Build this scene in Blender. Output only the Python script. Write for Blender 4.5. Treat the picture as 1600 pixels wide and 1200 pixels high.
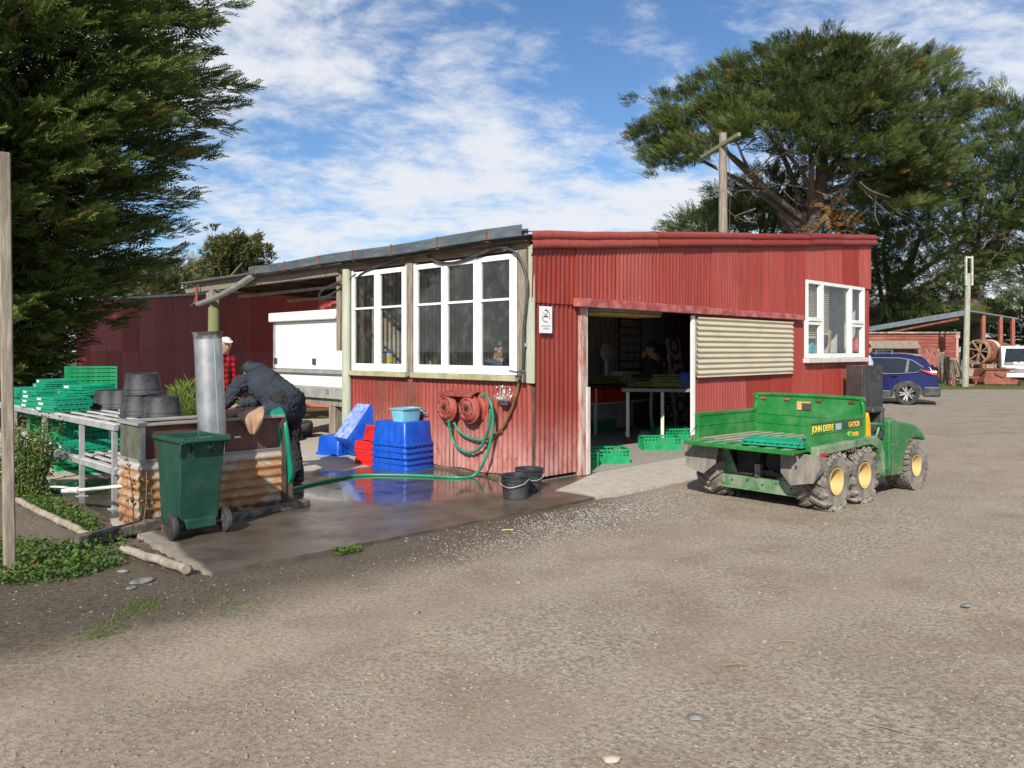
import bpy, math, random
import numpy as np
from mathutils import Vector, Matrix, Euler
random.seed(7); RNG = np.random.default_rng(7)
for o in list(bpy.data.objects): bpy.data.objects.remove(o)
S = bpy.context.scene; COL = S.collection
R = math.radians
# ---------------------------------------------------------------- camera
F, H, V0 = 1244.4, 1.5, 548.0            # focal length in photo pixels, eye height, horizon row
cam = bpy.data.cameras.new('camera'); cam.lens = 28; cam.sensor_width = 36
cam.shift_y = -52/1600; cam.clip_end = 2000; cam.clip_start = .05
co = bpy.data.objects.new('camera', cam); COL.objects.link(co)
co.location = (0, 0, H); co.rotation_euler = (R(90), 0, 0); S.camera = co
# ---------------------------------------------------------------- sky and sun
SUN_EL = R(33); SUN_H = Vector((-.25, -.968, 0)).normalized()
SUN_V = Vector((SUN_H.x*math.cos(SUN_EL), SUN_H.y*math.cos(SUN_EL), math.sin(SUN_EL)))
W = bpy.data.worlds.new('World'); S.world = W; W.use_nodes = True
nt = W.node_tree; N = nt.nodes; L = nt.links; N.clear()
def nd(t, **k):
    n = N.new(t)
    for a, b in k.items(): setattr(n, a, b)
    return n
out = nd('ShaderNodeOutputWorld'); bg = nd('ShaderNodeBackground'); bg.inputs[1].default_value = .09
sky = nd('ShaderNodeTexSky', sky_type='NISHITA', sun_disc=False)
sky.sun_elevation = SUN_EL; sky.sun_rotation = math.atan2(SUN_H.x, SUN_H.y)
sky.air_density = 1.0; sky.dust_density = .35; sky.ozone_density = 2.5; sky.altitude = 0
tc = nd('ShaderNodeTexCoord'); sp = nd('ShaderNodeSeparateXYZ'); L.new(tc.outputs['Generated'], sp.inputs[0])
def M(op, a, b=None, c=None, clamp=False):
    n = nd('ShaderNodeMath', operation=op); n.use_clamp = clamp
    for i, x in enumerate((a, b, c)):
        if x is None: continue
        if isinstance(x, (int, float)): n.inputs[i].default_value = x
        else: L.new(x, n.inputs[i])
    return n.outputs[0]
zz = M('ADD', M('MAXIMUM', sp.outputs[2], 0.0), .20)
cv = nd('ShaderNodeCombineXYZ'); L.new(M('DIVIDE', sp.outputs[0], zz), cv.inputs[0]); L.new(M('DIVIDE', sp.outputs[1], zz), cv.inputs[1])
cv.inputs[2].default_value = 3.1
mp = nd('ShaderNodeMapping'); mp.inputs['Rotation'].default_value = (0, 0, R(-18)); mp.inputs['Scale'].default_value = (1.0, 1.15, 1)
mp.inputs['Location'].default_value = (2.3, .9, 0)
L.new(cv.outputs[0], mp.inputs[0])
n1 = nd('ShaderNodeTexNoise'); n1.inputs['Scale'].default_value = 1.25; n1.inputs['Detail'].default_value = 8; n1.inputs['Roughness'].default_value = .6; n1.inputs['Distortion'].default_value = .3
n2 = nd('ShaderNodeTexNoise'); n2.inputs['Scale'].default_value = 6.5; n2.inputs['Detail'].default_value = 7; n2.inputs['Roughness'].default_value = .65; n2.inputs['Distortion'].default_value = .25
L.new(mp.outputs[0], n1.inputs[0]); L.new(mp.outputs[0], n2.inputs[0])
cl = M('ADD', M('MULTIPLY', n1.outputs[0], .66), M('MULTIPLY', n2.outputs[0], .36))
hz = M('MULTIPLY', M('SUBTRACT', .36, sp.outputs[2], clamp=True), .30)       # more cloud toward the horizon
cl = M('ADD', cl, hz)
cr = nd('ShaderNodeMapRange'); cr.interpolation_type = 'SMOOTHSTEP'
cr.inputs[1].default_value = .455; cr.inputs[2].default_value = .645; cr.inputs[3].default_value = 0; cr.inputs[4].default_value = .94
L.new(cl, cr.inputs[0])
mx = nd('ShaderNodeMixRGB'); L.new(cr.outputs[0], mx.inputs[0]); mx.inputs[2].default_value = (8.0, 8.25, 8.7, 1)
tint = nd('ShaderNodeMixRGB', blend_type='MULTIPLY'); tint.inputs[0].default_value = 1; tint.inputs[2].default_value = (.80, 1.0, 1.2, 1)
L.new(sky.outputs[0], tint.inputs[1]); L.new(tint.outputs[0], mx.inputs[1])
L.new(mx.outputs[0], bg.inputs[0]); L.new(bg.outputs[0], out.inputs[0])
sl = bpy.data.lights.new('sun', 'SUN'); sl.energy = 5.0; sl.angle = R(.53); sl.color = (1, .93, .82)
so = bpy.data.objects.new('sun', sl); COL.objects.link(so); so.rotation_euler = SUN_V.to_track_quat('Z', 'Y').to_euler()
S.render.engine = 'CYCLES'; S.cycles.max_bounces = 5; S.cycles.diffuse_bounces = 2; S.cycles.glossy_bounces = 3; S.cycles.transmission_bounces = 3; S.cycles.transparent_max_bounces = 10
S.view_settings.view_transform = 'Standard'; S.view_settings.look = 'None'
S.view_settings.exposure = .24; S.view_settings.gamma = 1; S.view_settings.use_curve_mapping = False
S.render.resolution_x = 1024; S.render.resolution_y = 768
# ---------------------------------------------------------------- helpers
def G(u, v, z=0.0):
    Y = (H-z)*F/(v-V0); return Vector(((u-800)/F*Y, Y, z))
def AT(u, v, Y): return Vector(((u-800)/F*Y, Y, H-(v-V0)/F*Y))
def I3(): return Matrix.Identity(4)
def T(x, y, z): return Matrix.Translation((x, y, z))
def RX(a): return Matrix.Rotation(R(a), 4, 'X')
def RY(a): return Matrix.Rotation(R(a), 4, 'Y')
def RZ(a): return Matrix.Rotation(R(a), 4, 'Z')
class MB:
    def __init__(s): s.v = []; s.f = []
    def add(s, vs, fs, M=None):
        b = len(s.v)
        s.v += [tuple(M @ Vector(p)) for p in vs] if M is not None else [tuple(p) for p in vs]
        s.f += [tuple(i+b for i in f) for f in fs]; return s
    def box(s, c, d, M=None, taper=1.0):
        x, y, z = c; a, b, h = d[0]/2, d[1]/2, d[2]/2; t = taper
        vs = [(x-a, y-b, z-h), (x+a, y-b, z-h), (x+a, y+b, z-h), (x-a, y+b, z-h), (x-a*t, y-b*t, z+h), (x+a*t, y-b*t, z+h), (x+a*t, y+b*t, z+h), (x-a*t, y+b*t, z+h)]
        return s.add(vs, [(3, 2, 1, 0), (4, 5, 6, 7), (0, 1, 5, 4), (1, 2, 6, 5), (2, 3, 7, 6), (3, 0, 4, 7)], M)
    def b2(s, lo, hi, M=None):
        return s.box([(lo[i]+hi[i])/2 for i in range(3)], [abs(hi[i]-lo[i]) for i in range(3)], M)
    def bar(s, p, q, w, h=None, up=(0, 0, 1), M=None):
        p, q = Vector(p), Vector(q); h = h or w; d = q-p; x = d.normalized(); u = Vector(up)
        if abs(x.dot(u)) > .98: u = Vector((1, 0, 0))
        y = u.cross(x).normalized(); z = x.cross(y)
        m = Matrix((x, y, z)).transposed().to_4x4(); m.translation = (p+q)/2
        return s.box((0, 0, 0), (d.length, w, h), (M @ m) if M is not None else m)
    def tube(s, pts, r, n=8, M=None, cap=True):
        pts = [Vector(p) for p in pts]; k = len(pts)
        rs = r if isinstance(r, (list, tuple)) else [r]*k
        vs = []; fs = []; up = None
        for i, p in enumerate(pts):
            d = (pts[min(i+1, k-1)]-pts[max(i-1, 0)]).normalized()
            if up is None:
                up = Vector((0, 0, 1)) if abs(d.z) < .9 else Vector((1, 0, 0))
            y = up.cross(d).normalized(); z = d.cross(y).normalized(); up = z
            for j in range(n):
                a = 2*math.pi*j/n; vs.append(p+(y*math.cos(a)+z*math.sin(a))*rs[i])
        for i in range(k-1):
            for j in range(n):
                fs.append((i*n+j, i*n+(j+1) % n, (i+1)*n+(j+1) % n, (i+1)*n+j))
        if cap: fs.append(tuple(range(n))[::-1]); fs.append(tuple((k-1)*n+j for j in range(n)))
        return s.add(vs, fs, M)
    def lathe(s, prof, n=24, M=None, cap=(False, False)):
        vs = []; fs = []; k = len(prof)
        for r, z in prof:
            for j in range(n):
                a = 2*math.pi*j/n; vs.append((r*math.cos(a), r*math.sin(a), z))
        for i in range(k-1):
            for j in range(n): fs.append((i*n+j, i*n+(j+1) % n, (i+1)*n+(j+1) % n, (i+1)*n+j))
        if cap[0]: fs.append(tuple(range(n))[::-1])
        if cap[1]: fs.append(tuple((k-1)*n+j for j in range(n)))
        return s.add(vs, fs, M)
    def prism(s, poly, y0, y1, M=None):
        n = len(poly)
        vs = [(x, y0, z) for x, z in poly]+[(x, y1, z) for x, z in poly]
        fs = [tuple(range(n)), tuple(range(2*n-1, n-1, -1))]+[(i, n+i, n+(i+1) % n, (i+1) % n) for i in range(n)]
        return s.add(vs, fs, M)
    def ell(s, c, r, n=12, m=8, M=None):
        vs = [(c[0], c[1], c[2]-r[2])]; fs = []
        for i in range(1, m):
            t = math.pi*i/m
            for j in range(n):
                a = 2*math.pi*j/n; vs.append((c[0]+r[0]*math.sin(t)*math.cos(a), c[1]+r[1]*math.sin(t)*math.sin(a), c[2]-r[2]*math.cos(t)))
        vs.append((c[0], c[1], c[2]+r[2])); e = len(vs)-1
        for j in range(n): fs.append((0, 1+(j+1) % n, 1+j)); fs.append((e, e-n+j, e-n+(j+1) % n))
        for i in range(m-2):
            for j in range(n): b = 1+i*n; fs.append((b+j, b+(j+1) % n, b+n+(j+1) % n, b+n+j))
        return s.add(vs, fs, M)
    def caps(s, p, q, r0, r1, n=12, M=None):
        p, q = Vector(p), Vector(q); d = q-p
        if d.length < 1e-4: d = Vector((0, 0, 1e-3))
        m = d.to_track_quat('Z', 'Y').to_matrix().to_4x4(); m.translation = p; l = d.length
        pr = [(max(r0*math.sin(t), 1e-4), -r0*math.cos(t)) for t in (0.02, .5, 1.0, 1.5)]+[(max(r1*math.cos(t), 1e-4), l+r1*math.sin(t)) for t in (.07, .57, 1.07, 1.55)]
        return s.lathe(pr, n, (M @ m) if M is not None else m, (True, True))
    def obj(s, name, mat, parent=None, smooth=False, bevel=0, loc=None, rz=0, ang=40, seg=1):
        me = bpy.data.meshes.new(name); me.from_pydata(s.v, [], s.f); me.validate()
        if mat is not None:
            for m_ in (mat if isinstance(mat, list) else [mat]): me.materials.append(m_)
        if smooth:
            me.shade_smooth(); me.set_sharp_from_angle(angle=R(ang))
        o = bpy.data.objects.new(name, me); COL.objects.link(o)
        if parent is not None: o.parent = parent
        if loc is not None: o.location = loc
        if rz: o.rotation_euler.z = R(rz)
        if bevel:
            m = o.modifiers.new('bevel', 'BEVEL'); m.width = bevel; m.segments = seg; m.limit_method = 'ANGLE'; m.angle_limit = R(35)
        return o
def tag(o, label=None, cat=None, group=None, kind=None):
    if label: o['label'] = label
    if cat: o['category'] = cat
    if group: o['group'] = group
    if kind: o['kind'] = kind
    return o
def empty(name, loc=(0, 0, 0), rz=0, label=None, cat=None, group=None, parent=None):
    o = bpy.data.objects.new(name, None); COL.objects.link(o); o.location = loc; o.rotation_euler.z = R(rz); o.empty_display_size = .1
    if parent is not None: o.parent = parent
    return tag(o, label, cat, group)
def copy_tree(o, parent=None, loc=None, rz=None, label=None, rot=None):
    c = o.copy(); COL.objects.link(c); c.parent = parent
    if loc is not None: c.location = loc
    if rz is not None: c.rotation_euler = (0, 0, R(rz))
    if rot is not None: c.rotation_euler = rot
    if label: c['label'] = label
    for ch in list(o.children): copy_tree(ch, c)
    return c
# ---------------------------------------------------------------- materials
MATS = {}
class NT:
    def __init__(s, name):
        s.m = bpy.data.materials.new(name); s.m.use_nodes = True; s.t = s.m.node_tree; s.t.nodes.clear()
        s.out = s.n('ShaderNodeOutputMaterial'); s.b = s.n('ShaderNodeBsdfPrincipled'); s.l(s.b.outputs[0], s.out.inputs[0])
        s.tc = s.n('ShaderNodeTexCoord'); s.co = s.tc.outputs['Object']
    def n(s, t, **k):
        n = s.t.nodes.new(t)
        for a, b in k.items(): setattr(n, a, b)
        return n
    def l(s, a, b): s.t.links.new(a, b)
    def put(s, sock, x):
        if isinstance(x, (int, float)): sock.default_value = x
        elif isinstance(x, (tuple, list)): sock.default_value = tuple(x) if len(x) != 3 or sock.type == 'VECTOR' else (*x, 1)
        else: s.l(x, sock)
    def math(s, op, a, b=0.0, clamp=False):
        n = s.n('ShaderNodeMath', operation=op); n.use_clamp = clamp; s.put(n.inputs[0], a); s.put(n.inputs[1], b); return n.outputs[0]
    def noise(s, scale, detail=4, rough=.55, vec=None, dist=0.0, sc=None):
        v = vec or s.co
        if sc is not None:
            m = s.n('ShaderNodeMapping'); m.inputs['Scale'].default_value = sc; s.l(v, m.inputs[0]); v = m.outputs[0]
        n = s.n('ShaderNodeTexNoise'); n.inputs['Scale'].default_value = scale; n.inputs['Detail'].default_value = detail; n.inputs['Roughness'].default_value = rough
        n.inputs['Distortion'].default_value = dist; s.l(v, n.inputs[0]); return n.outputs[0]
    def voro(s, scale, out=0, feat='F1', rnd=1.0):
        n = s.n('ShaderNodeTexVoronoi', feature=feat); n.inputs['Scale'].default_value = scale; n.inputs['Randomness'].default_value = rnd; s.l(s.co, n.inputs[0]); return n.outputs[out]
    def ramp(s, x, lo, hi, a=0.0, b=1.0, smooth=True):
        n = s.n('ShaderNodeMapRange'); n.interpolation_type = 'SMOOTHSTEP' if smooth else 'LINEAR'
        s.put(n.inputs[0], x); n.inputs[1].default_value = lo; n.inputs[2].default_value = hi; n.inputs[3].default_value = a; n.inputs[4].default_value = b; return n.outputs[0]
    def mix(s, fac, a, b, mode='MIX'):
        n = s.n('ShaderNodeMixRGB', blend_type=mode); s.put(n.inputs[0], fac); s.put(n.inputs[1], a); s.put(n.inputs[2], b); return n.outputs[0]
    def bump(s, hgt, st=.3, d=.01):
        n = s.n('ShaderNodeBump'); n.inputs['Strength'].default_value = st; n.inputs['Distance'].default_value = d; s.l(hgt, n.inputs['Height']); s.l(n.outputs[0], s.b.inputs['Normal'])
    def xyz(s):
        n = s.n('ShaderNodeSeparateXYZ'); s.l(s.co, n.inputs[0]); return n.outputs
    def fin(s, col=None, rough=None, metal=None, spec=None):
        if col is not None: s.put(s.b.inputs['Base Color'], col)
        if rough is not None: s.put(s.b.inputs['Roughness'], rough)
        if metal is not None: s.put(s.b.inputs['Metallic'], metal)
        if spec is not None: s.put(s.b.inputs['Specular IOR Level'], spec)
        return s.m
def pm(name, col, rough=.6,  metal=0.0, var=.25, scale=6.0, bump=.15, bscale=60, dirt=None, damt=.35, dscale=3.0, spec=.5, stretch=None):
    """general painted/plastic/wood surface: tone drift, blotchy dirt, fine relief"""
    if name in MATS: return MATS[name]
    t = NT(name)
    n = t.noise(scale, 6, .6, sc=stretch)
    c = t.mix(t.ramp(n, .3, .7), tuple(x*(1-var) for x in col), tuple(min(1, x*(1+var)) for x in col))
    r = rough
    if dirt is not None:
        d = t.ramp(t.noise(dscale, 8, .7, sc=stretch), .52-damt*.35, .78-damt*.25, 0, min(1, damt*1.6))
        c = t.mix(d, c, dirt); r = t.math('ADD', t.math('MULTIPLY', d, .25), rough, True)
    if bump: t.bump(t.noise(bscale, 5, .6, sc=stretch), bump, .004)
    MATS[name] = t.fin(c, r, metal, spec); return MATS[name]
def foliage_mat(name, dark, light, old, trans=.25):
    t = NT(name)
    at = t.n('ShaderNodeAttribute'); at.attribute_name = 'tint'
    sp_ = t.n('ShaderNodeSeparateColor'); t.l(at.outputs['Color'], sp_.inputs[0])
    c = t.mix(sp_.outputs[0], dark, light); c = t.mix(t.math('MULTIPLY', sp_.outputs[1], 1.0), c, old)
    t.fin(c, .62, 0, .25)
    tr = t.n('ShaderNodeBsdfTranslucent'); t.l(c, tr.inputs[0]); mxs = t.n('ShaderNodeMixShader'); mxs.inputs[0].default_value = trans
    t.l(t.b.outputs[0], mxs.inputs[1]); t.l(tr.outputs[0], mxs.inputs[2]); t.l(mxs.outputs[0], t.out.inputs[0])
    return t.m
def glass_mat(name, tintc=(.85, .9, .9), base=.04, dirt=.05):
    t = NT(name); t.t.nodes.remove(t.b)
    tr = t.n('ShaderNodeBsdfTransparent'); tr.inputs[0].default_value = (*tintc, 1)
    gl = t.n('ShaderNodeBsdfGlossy'); gl.inputs['Roughness'].default_value = .02
    ge = t.n('ShaderNodeNewGeometry'); vd = t.n('ShaderNodeVectorMath', operation='DOT_PRODUCT'); t.l(ge.outputs['Normal'], vd.inputs[0]); t.l(ge.outputs['Incoming'], vd.inputs[1])
    fr = t.math('ADD', .045, t.math('MULTIPLY', .9, t.math('POWER', t.math('SUBTRACT', 1.0, t.math('ABSOLUTE', vd.outputs['Value'])), 5.0)))
    mxs = t.n('ShaderNodeMixShader'); t.l(t.math('ADD', fr, base, True), mxs.inputs[0]); t.l(tr.outputs[0], mxs.inputs[1]); t.l(gl.outputs[0], mxs.inputs[2])
    df = t.n('ShaderNodeBsdfDiffuse'); df.inputs[0].default_value = (.55, .55, .5, 1)
    m2 = t.n('ShaderNodeMixShader'); t.l(t.ramp(t.noise(5, 8, .75), .45, .8, dirt*.3, dirt*3), m2.inputs[0]); t.l(mxs.outputs[0], m2.inputs[1]); t.l(df.outputs[0], m2.inputs[2])  # dirt film whose paleness also stands in for reflections on the panes
    t.l(m2.outputs[0], t.out.inputs[0]); return t.m
def red_iron(name, base=(.36, .062, .052), fade=(.46, .17, .145), pale_low=0.0, zpale=.5):
    """red painted corrugated iron: streaks run down the sheet, flaked spots, chalky foot where water splashes"""
    t = NT(name); x = t.xyz()
    st = t.noise(3.0, 7, .65, sc=(7, 7, .35)); st2 = t.noise(14, 4, .6, sc=(6, 6, .5))
    c = t.mix(t.ramp(st, .35, .72), tuple(v*.84 for v in base), tuple(min(1, v*1.18) for v in base))
    c = t.mix(t.ramp(st2, .55, .8, 0, .32), c, fade)
    c = t.mix(t.ramp(t.noise(1.3, 5, .6), .5, .75, 0, .35), c, tuple(v*.68 for v in base))
    fl = t.ramp(t.noise(26, 5, .75, sc=(1.6, 1.6, .45)), .67, .74, 0, .65); c = t.mix(fl, c, (.52, .42, .38))
    ru0 = t.ramp(t.noise(6, 5, .7, sc=(5, 5, .25)), .66, .74, 0, .6); c = t.mix(ru0, c, (.20, .075, .04))
    oi = t.n('ShaderNodeObjectInfo'); hs = t.n('ShaderNodeHueSaturation'); t.put(hs.inputs['Value'], t.ramp(oi.outputs['Random'], 0, 1, .84, 1.14, False)); t.put(hs.inputs['Saturation'], t.ramp(oi.outputs['Random'], 0, 1, 1.03, .90, False)); t.put(hs.inputs['Color'], c); c = hs.outputs[0]
    if pale_low:
        lo = t.math('MULTIPLY', t.ramp(x[2], zpale, 0.02), t.ramp(t.noise(4, 6, .7, sc=(2, 2, .8)), .25, .6)); c = t.mix(t.math('MULTIPLY', lo, pale_low), c, (.55, .33, .31))
        ru = t.math('MULTIPLY', t.ramp(x[2], .28, 0.02), t.ramp(t.noise(5, 5, .6, sc=(4, 4, .6)), .5, .62)); c = t.mix(t.math('MULTIPLY', ru, .75), c, (.33, .09, .045))
    t.bump(t.noise(30, 5, .6), .12, .004)
    return t.fin(c, t.ramp(st, .3, .7, .42, .62), 0, .4)
wood_grey = pm('weathered_wood', (.27, .23, .18), .8, var=.4, scale=5, bump=.5, bscale=14, dirt=(.12, .1, .075), damt=.4, stretch=(6, 6, .6))
wood_greyx = pm('weathered_wood_long', (.25, .215, .17), .8, var=.45, scale=5, bump=.5, bscale=14, dirt=(.09, .075, .055), damt=.4, stretch=(.6, 7, 7))
wood_dark = pm('dark_rafter_wood', (.13, .09, .06), .85, var=.4, scale=4, bump=.4, bscale=20)
wood_mossy = pm('mossy_post_wood', (.26, .25, .17), .85, var=.4, scale=6, bump=.5, bscale=20, dirt=(.16, .19, .06), damt=.6, stretch=(3, 3, .6))
paint_green = pm('faded_green_paint', (.42, .47, .36), .7, var=.2, scale=6, bump=.3, bscale=30, dirt=(.33, .29, .22), damt=.4, stretch=(4, 4, .6))
paint_sill = pm('olive_sill_paint', (.34, .33, .18), .7, var=.25, scale=6, bump=.25, bscale=30, dirt=(.42, .4, .3), damt=.4)
paint_white = pm('white_window_paint', (.80, .80, .77), .5, var=.06, scale=6, bump=.15, bscale=40, dirt=(.5, .47, .4), damt=.22, dscale=9)
paint_jamb = pm('flaking_white_jamb', (.60, .57, .52), .75, var=.2, scale=8, bump=.4, bscale=30, dirt=(.33, .13, .1), damt=.35, dscale=5, stretch=(2, 2, .5))
paint_redwood = pm('red_painted_wood', (.36, .07, .06), .6, var=.25, scale=5, bump=.2, bscale=30, dirt=(.5, .32, .3), damt=.3, dscale=5)
galv = pm('galvanised_steel', (.50, .53, .56), .38, .85, var=.22, scale=5, bump=.08, bscale=40, dirt=(.34, .34, .33), damt=.3)
galv_dull = pm('dull_galvanised', (.48, .49, .49), .55, .5, var=.2, scale=6, bump=.1, bscale=40, dirt=(.35, .32, .28), damt=.3)
gutter_m = pm('grey_gutter_paint', (.085, .108, .128), .45, .1, var=.2, scale=4, bump=.08, dirt=(.28, .28, .27), damt=.25, stretch=(.6, .6, 3))
rust_m = pm('rusty_iron', (.28, .10, .045), .85, .1, var=.5, scale=9, bump=.4, bscale=50, dirt=(.10, .045, .03), damt=.5)
rust_red = pm('rusty_red_paint', (.27, .085, .06), .75, 0, var=.35, scale=5, bump=.2, dirt=(.18, .08, .05), damt=.4)
black_pl = pm('black_plastic', (.028, .030, .033), .45, var=.3, scale=8, bump=.1, bscale=40, dirt=(.13, .13, .13), damt=.35, dscale=7)
black_rub = pm('black_rubber', (.022, .022, .023), .7, var=.3, bump=.1, dirt=(.12, .11, .1), damt=.3)
tub_m = pm('grey_black_tub_rubber', (.022, .024, .027), .55, var=.35, scale=6, bump=.15, bscale=30, dirt=(.075, .078, .082), damt=.4, dscale=6)
blue_pl = pm('blue_plastic', (.004, .072, .47), .35, var=.14, scale=4, bump=.05, dirt=(.03, .14, .5), damt=.22, dscale=5)
blue_worn = pm('scuffed_blue_plastic', (.06, .16, .55), .5, var=.3, scale=12, bump=.2, bscale=40, dirt=(.35, .42, .7), damt=.6, dscale=11)
blue_light = pm('pale_blue_plastic', (.20, .52, .63), .4, var=.1, bump=.03, dirt=(.35, .55, .6), damt=.2)
red_pl = pm('red_plastic', (.62, .02, .018), .4, var=.15, bump=.05, dirt=(.4, .08, .06), damt=.2)
green_pl = pm('green_crate_plastic', (.005, .30, .105), .42, var=.18, scale=5, bump=.06, dirt=(.06, .33, .18), damt=.25, dscale=5)
green_pl2 = pm('teal_crate_plastic', (.004, .27, .15), .42, var=.18, scale=5, bump=.06, dirt=(.03, .3, .2), damt=.25, dscale=5)
green_bin = pm('bottle_green_plastic', (.007, .052, .033), .45, var=.15, scale=5, bump=.08, bscale=90, dirt=(.03, .075, .055), damt=.35, dscale=6)
hose_m = pm('green_hose_rubber', (.012, .24, .13), .4, var=.15, bump=.02, dirt=(.03, .2, .12), damt=.2)
white_tag = pm('white_label', (.8, .8, .8), .5, var=.05, bump=0)
white_panel = pm('white_panel_paint', (.80, .80, .775), .45, var=.04, scale=2, bump=.03, dirt=(.62, .6, .55), damt=.18, dscale=3, stretch=(1, 1, .4))
conc_old = pm('old_concrete', (.42, .39, .34), .85, var=.2, scale=8, bump=.35, bscale=50, dirt=(.25, .22, .17), damt=.35)
glass = glass_mat('window_glass'); glass_dark = glass_mat('dark_vehicle_glass', (.12, .14, .15), .04, .01)
wall_red = red_iron('red_painted_iron', base=(.285, .036, .024)); wall_red_low = red_iron('red_iron_faded_foot', base=(.28, .048, .034), pale_low=.62, zpale=.9)
barn_red = red_iron('dark_red_barn_iron', base=(.50, .062, .045), fade=(.36, .10, .09))
liner_dark = pm('dark_liner_iron', (.36, .29, .24), .7, .0, var=.3, scale=5, bump=.1, stretch=(4, 4, .4))
liner_pale = pm('pale_liner_iron', (.46, .46, .45), .7, var=.15, scale=5, bump=.1)
# beige hatch iron
beige_iron = pm('beige_iron_paint', (.53, .485, .355), .6, var=.13, scale=4, bump=.12, dirt=(.42, .36, .25), damt=.3, dscale=4, stretch=(.7, 1, 2))
# rusting corrugated skirt
t = NT('rust_streaked_iron'); x = t.xyz(); a_ = t.noise(4.5, 8, .68, dist=.4, sc=(1, 1, 2.2)); b_ = t.noise(11, 8, .7)
c = t.mix(t.ramp(a_, .36, .57), (.44, .385, .30), (.37, .18, .07)); c = t.mix(t.ramp(b_, .54, .68, 0, .8), c, (.21, .08, .035))
c = t.mix(t.math('MULTIPLY', t.ramp(x[2], .46, .54), .8), c, (.42, .42, .41)); c = t.mix(t.math('MULTIPLY', t.ramp(x[2], .16, .0), t.ramp(b_, .4, .55)), c, (.07, .028, .018))
t.bump(b_, .18, .004); rust_sheet = t.fin(c, .75, .15, .3)
# ------------------------------------------------- ground
def pq(t):
    s_ = t.xyz(); X = t.math('ADD', s_[0], 2.03); Y = t.math('ADD', s_[1], -5.38)
    p = t.math('ADD', t.math('MULTIPLY', X, .7202), t.math('MULTIPLY', Y, .6938)); q = t.math('ADD', t.math('MULTIPLY', X, -.6938), t.math('MULTIPLY', Y, .7202)); return s_, p, q
t = NT('gravel_yard'); s_, p, q = pq(t)
big = t.noise(.35, 4, .6); mid = t.noise(1.6, 6, .65); fine = t.noise(38, 5, .75); vor = t.voro(70); vor2 = t.voro(26); cells = None
soil = t.mix(t.ramp(mid, .32, .68), (.262, .20, .130), (.40, .32, .218)); soil = t.mix(t.ramp(fine, .36, .60, .55, 0), soil, (.115, .09, .064))
grav = t.mix(t.ramp(fine, .34, .64), (.140, .116, .087), (.415, .365, .288))
gm = t.math('ADD', t.math('MULTIPLY', big, .5), t.math('MULTIPLY', mid, .5)); gm = t.math('ADD', gm, t.ramp(s_[0], -3, 4, -.05, .06))
gm = t.ramp(gm, .45, .63, .15, .80)
for w0 in (-1.55, -2.95):                                            # compacted wheel tracks passing in front of the slab
    tw = t.math('ABSOLUTE', t.math('ADD', t.math('SUBTRACT', q, w0), t.math('ADD', t.math('MULTIPLY', t.math('SINE', t.math('MULTIPLY', p, .55)), .22), t.math('MULTIPLY', t.math('SUBTRACT', mid, .5), .5))))
    tk_ = t.ramp(tw, .34, .05, 0, .55); gm = t.math('MULTIPLY', gm, t.math('SUBTRACT', 1.0, tk_)); soil = t.mix(t.math('MULTIPLY', tk_, .45), soil, (.345, .285, .21))
gm = t.math('ADD', gm, 0.0); c = t.mix(gm, soil, grav)
stone = t.math('MULTIPLY', t.ramp(vor, .34, .2), t.ramp(t.noise(9, 3, .6), .46, .62)); c = t.mix(t.math('MULTIPLY', t.math('MULTIPLY', stone, gm), .7), c, t.mix(t.ramp(t.noise(60, 2), .35, .65), (.22, .205, .19), (.44, .42, .395)))
sat = t.n('ShaderNodeHueSaturation'); t.put(sat.inputs['Saturation'], .9); t.put(sat.inputs['Color'], c); c = sat.outputs[0]
c = t.mix(t.math('MULTIPLY', t.ramp(t.noise(.8, 5, .6), .52, .70), .45), c, (.20, .155, .115))
# damp mud along the slab edge and bare earth at the left
qn = t.math('ADD', q, t.math('MULTIPLY', t.math('SUBTRACT', mid, .5), 1.0)); damp = t.math('MULTIPLY', t.ramp(qn, -1.15, -.40), t.math('MULTIPLY', t.ramp(p, 5.0, 3.2), t.ramp(q, 1.8, .9)))
left = t.math('MULTIPLY', t.ramp(t.math('ADD', s_[0], t.math('MULTIPLY', mid, 1.6)), -.6, -2.2), t.ramp(s_[1], 3.2, 4.4)); left = t.math('MULTIPLY', left, t.ramp(s_[1], 16, 11))
wetm = t.math('MAXIMUM', damp, t.math('MULTIPLY', left, .75)); c = t.mix(t.math('MULTIPLY', wetm, .82), c, t.mix(t.ramp(fine, .3, .7), (.030, .023, .017), (.10, .078, .058)))
# green verge far behind
gz = t.math('MULTIPLY', t.ramp(t.math('ADD', s_[1], t.math('MULTIPLY', mid, 1.5)), 31.6, 32.6), t.ramp(s_[0], 6, 9)); c = t.mix(gz, c, t.mix(t.ramp(fine, .3, .7), (.05, .075, .02), (.13, .16, .05)))
gl_ = t.math('MULTIPLY', t.ramp(s_[1], 15.5, 17), t.ramp(s_[0], -2, -4)); c = t.mix(gl_, c, (.07, .1, .03))
hgt = t.math('MULTIPLY', t.math('ADD', .35, t.math('MULTIPLY', gm, .65)), t.math('ADD', t.math('MULTIPLY', fine, .55), t.math('ADD', t.math('MULTIPLY', t.ramp(vor, .5, .0), .5), t.math('MULTIPLY', t.ramp(vor2, .5, .1), .35))))
t.bump(hgt, .55, .016); gravel_m = t.fin(c, t.math('SUBTRACT', .92, t.math('MULTIPLY', damp, .4)), 0, .3)
PAD = [(-2.03, 5.38), (.67, 7.98), (2.14, 9.33), (3.6, 10.74), (2.0, 14), (-3, 18), (-9, 16), (-9, 12.4), (-5.3, 9.0)]
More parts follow.
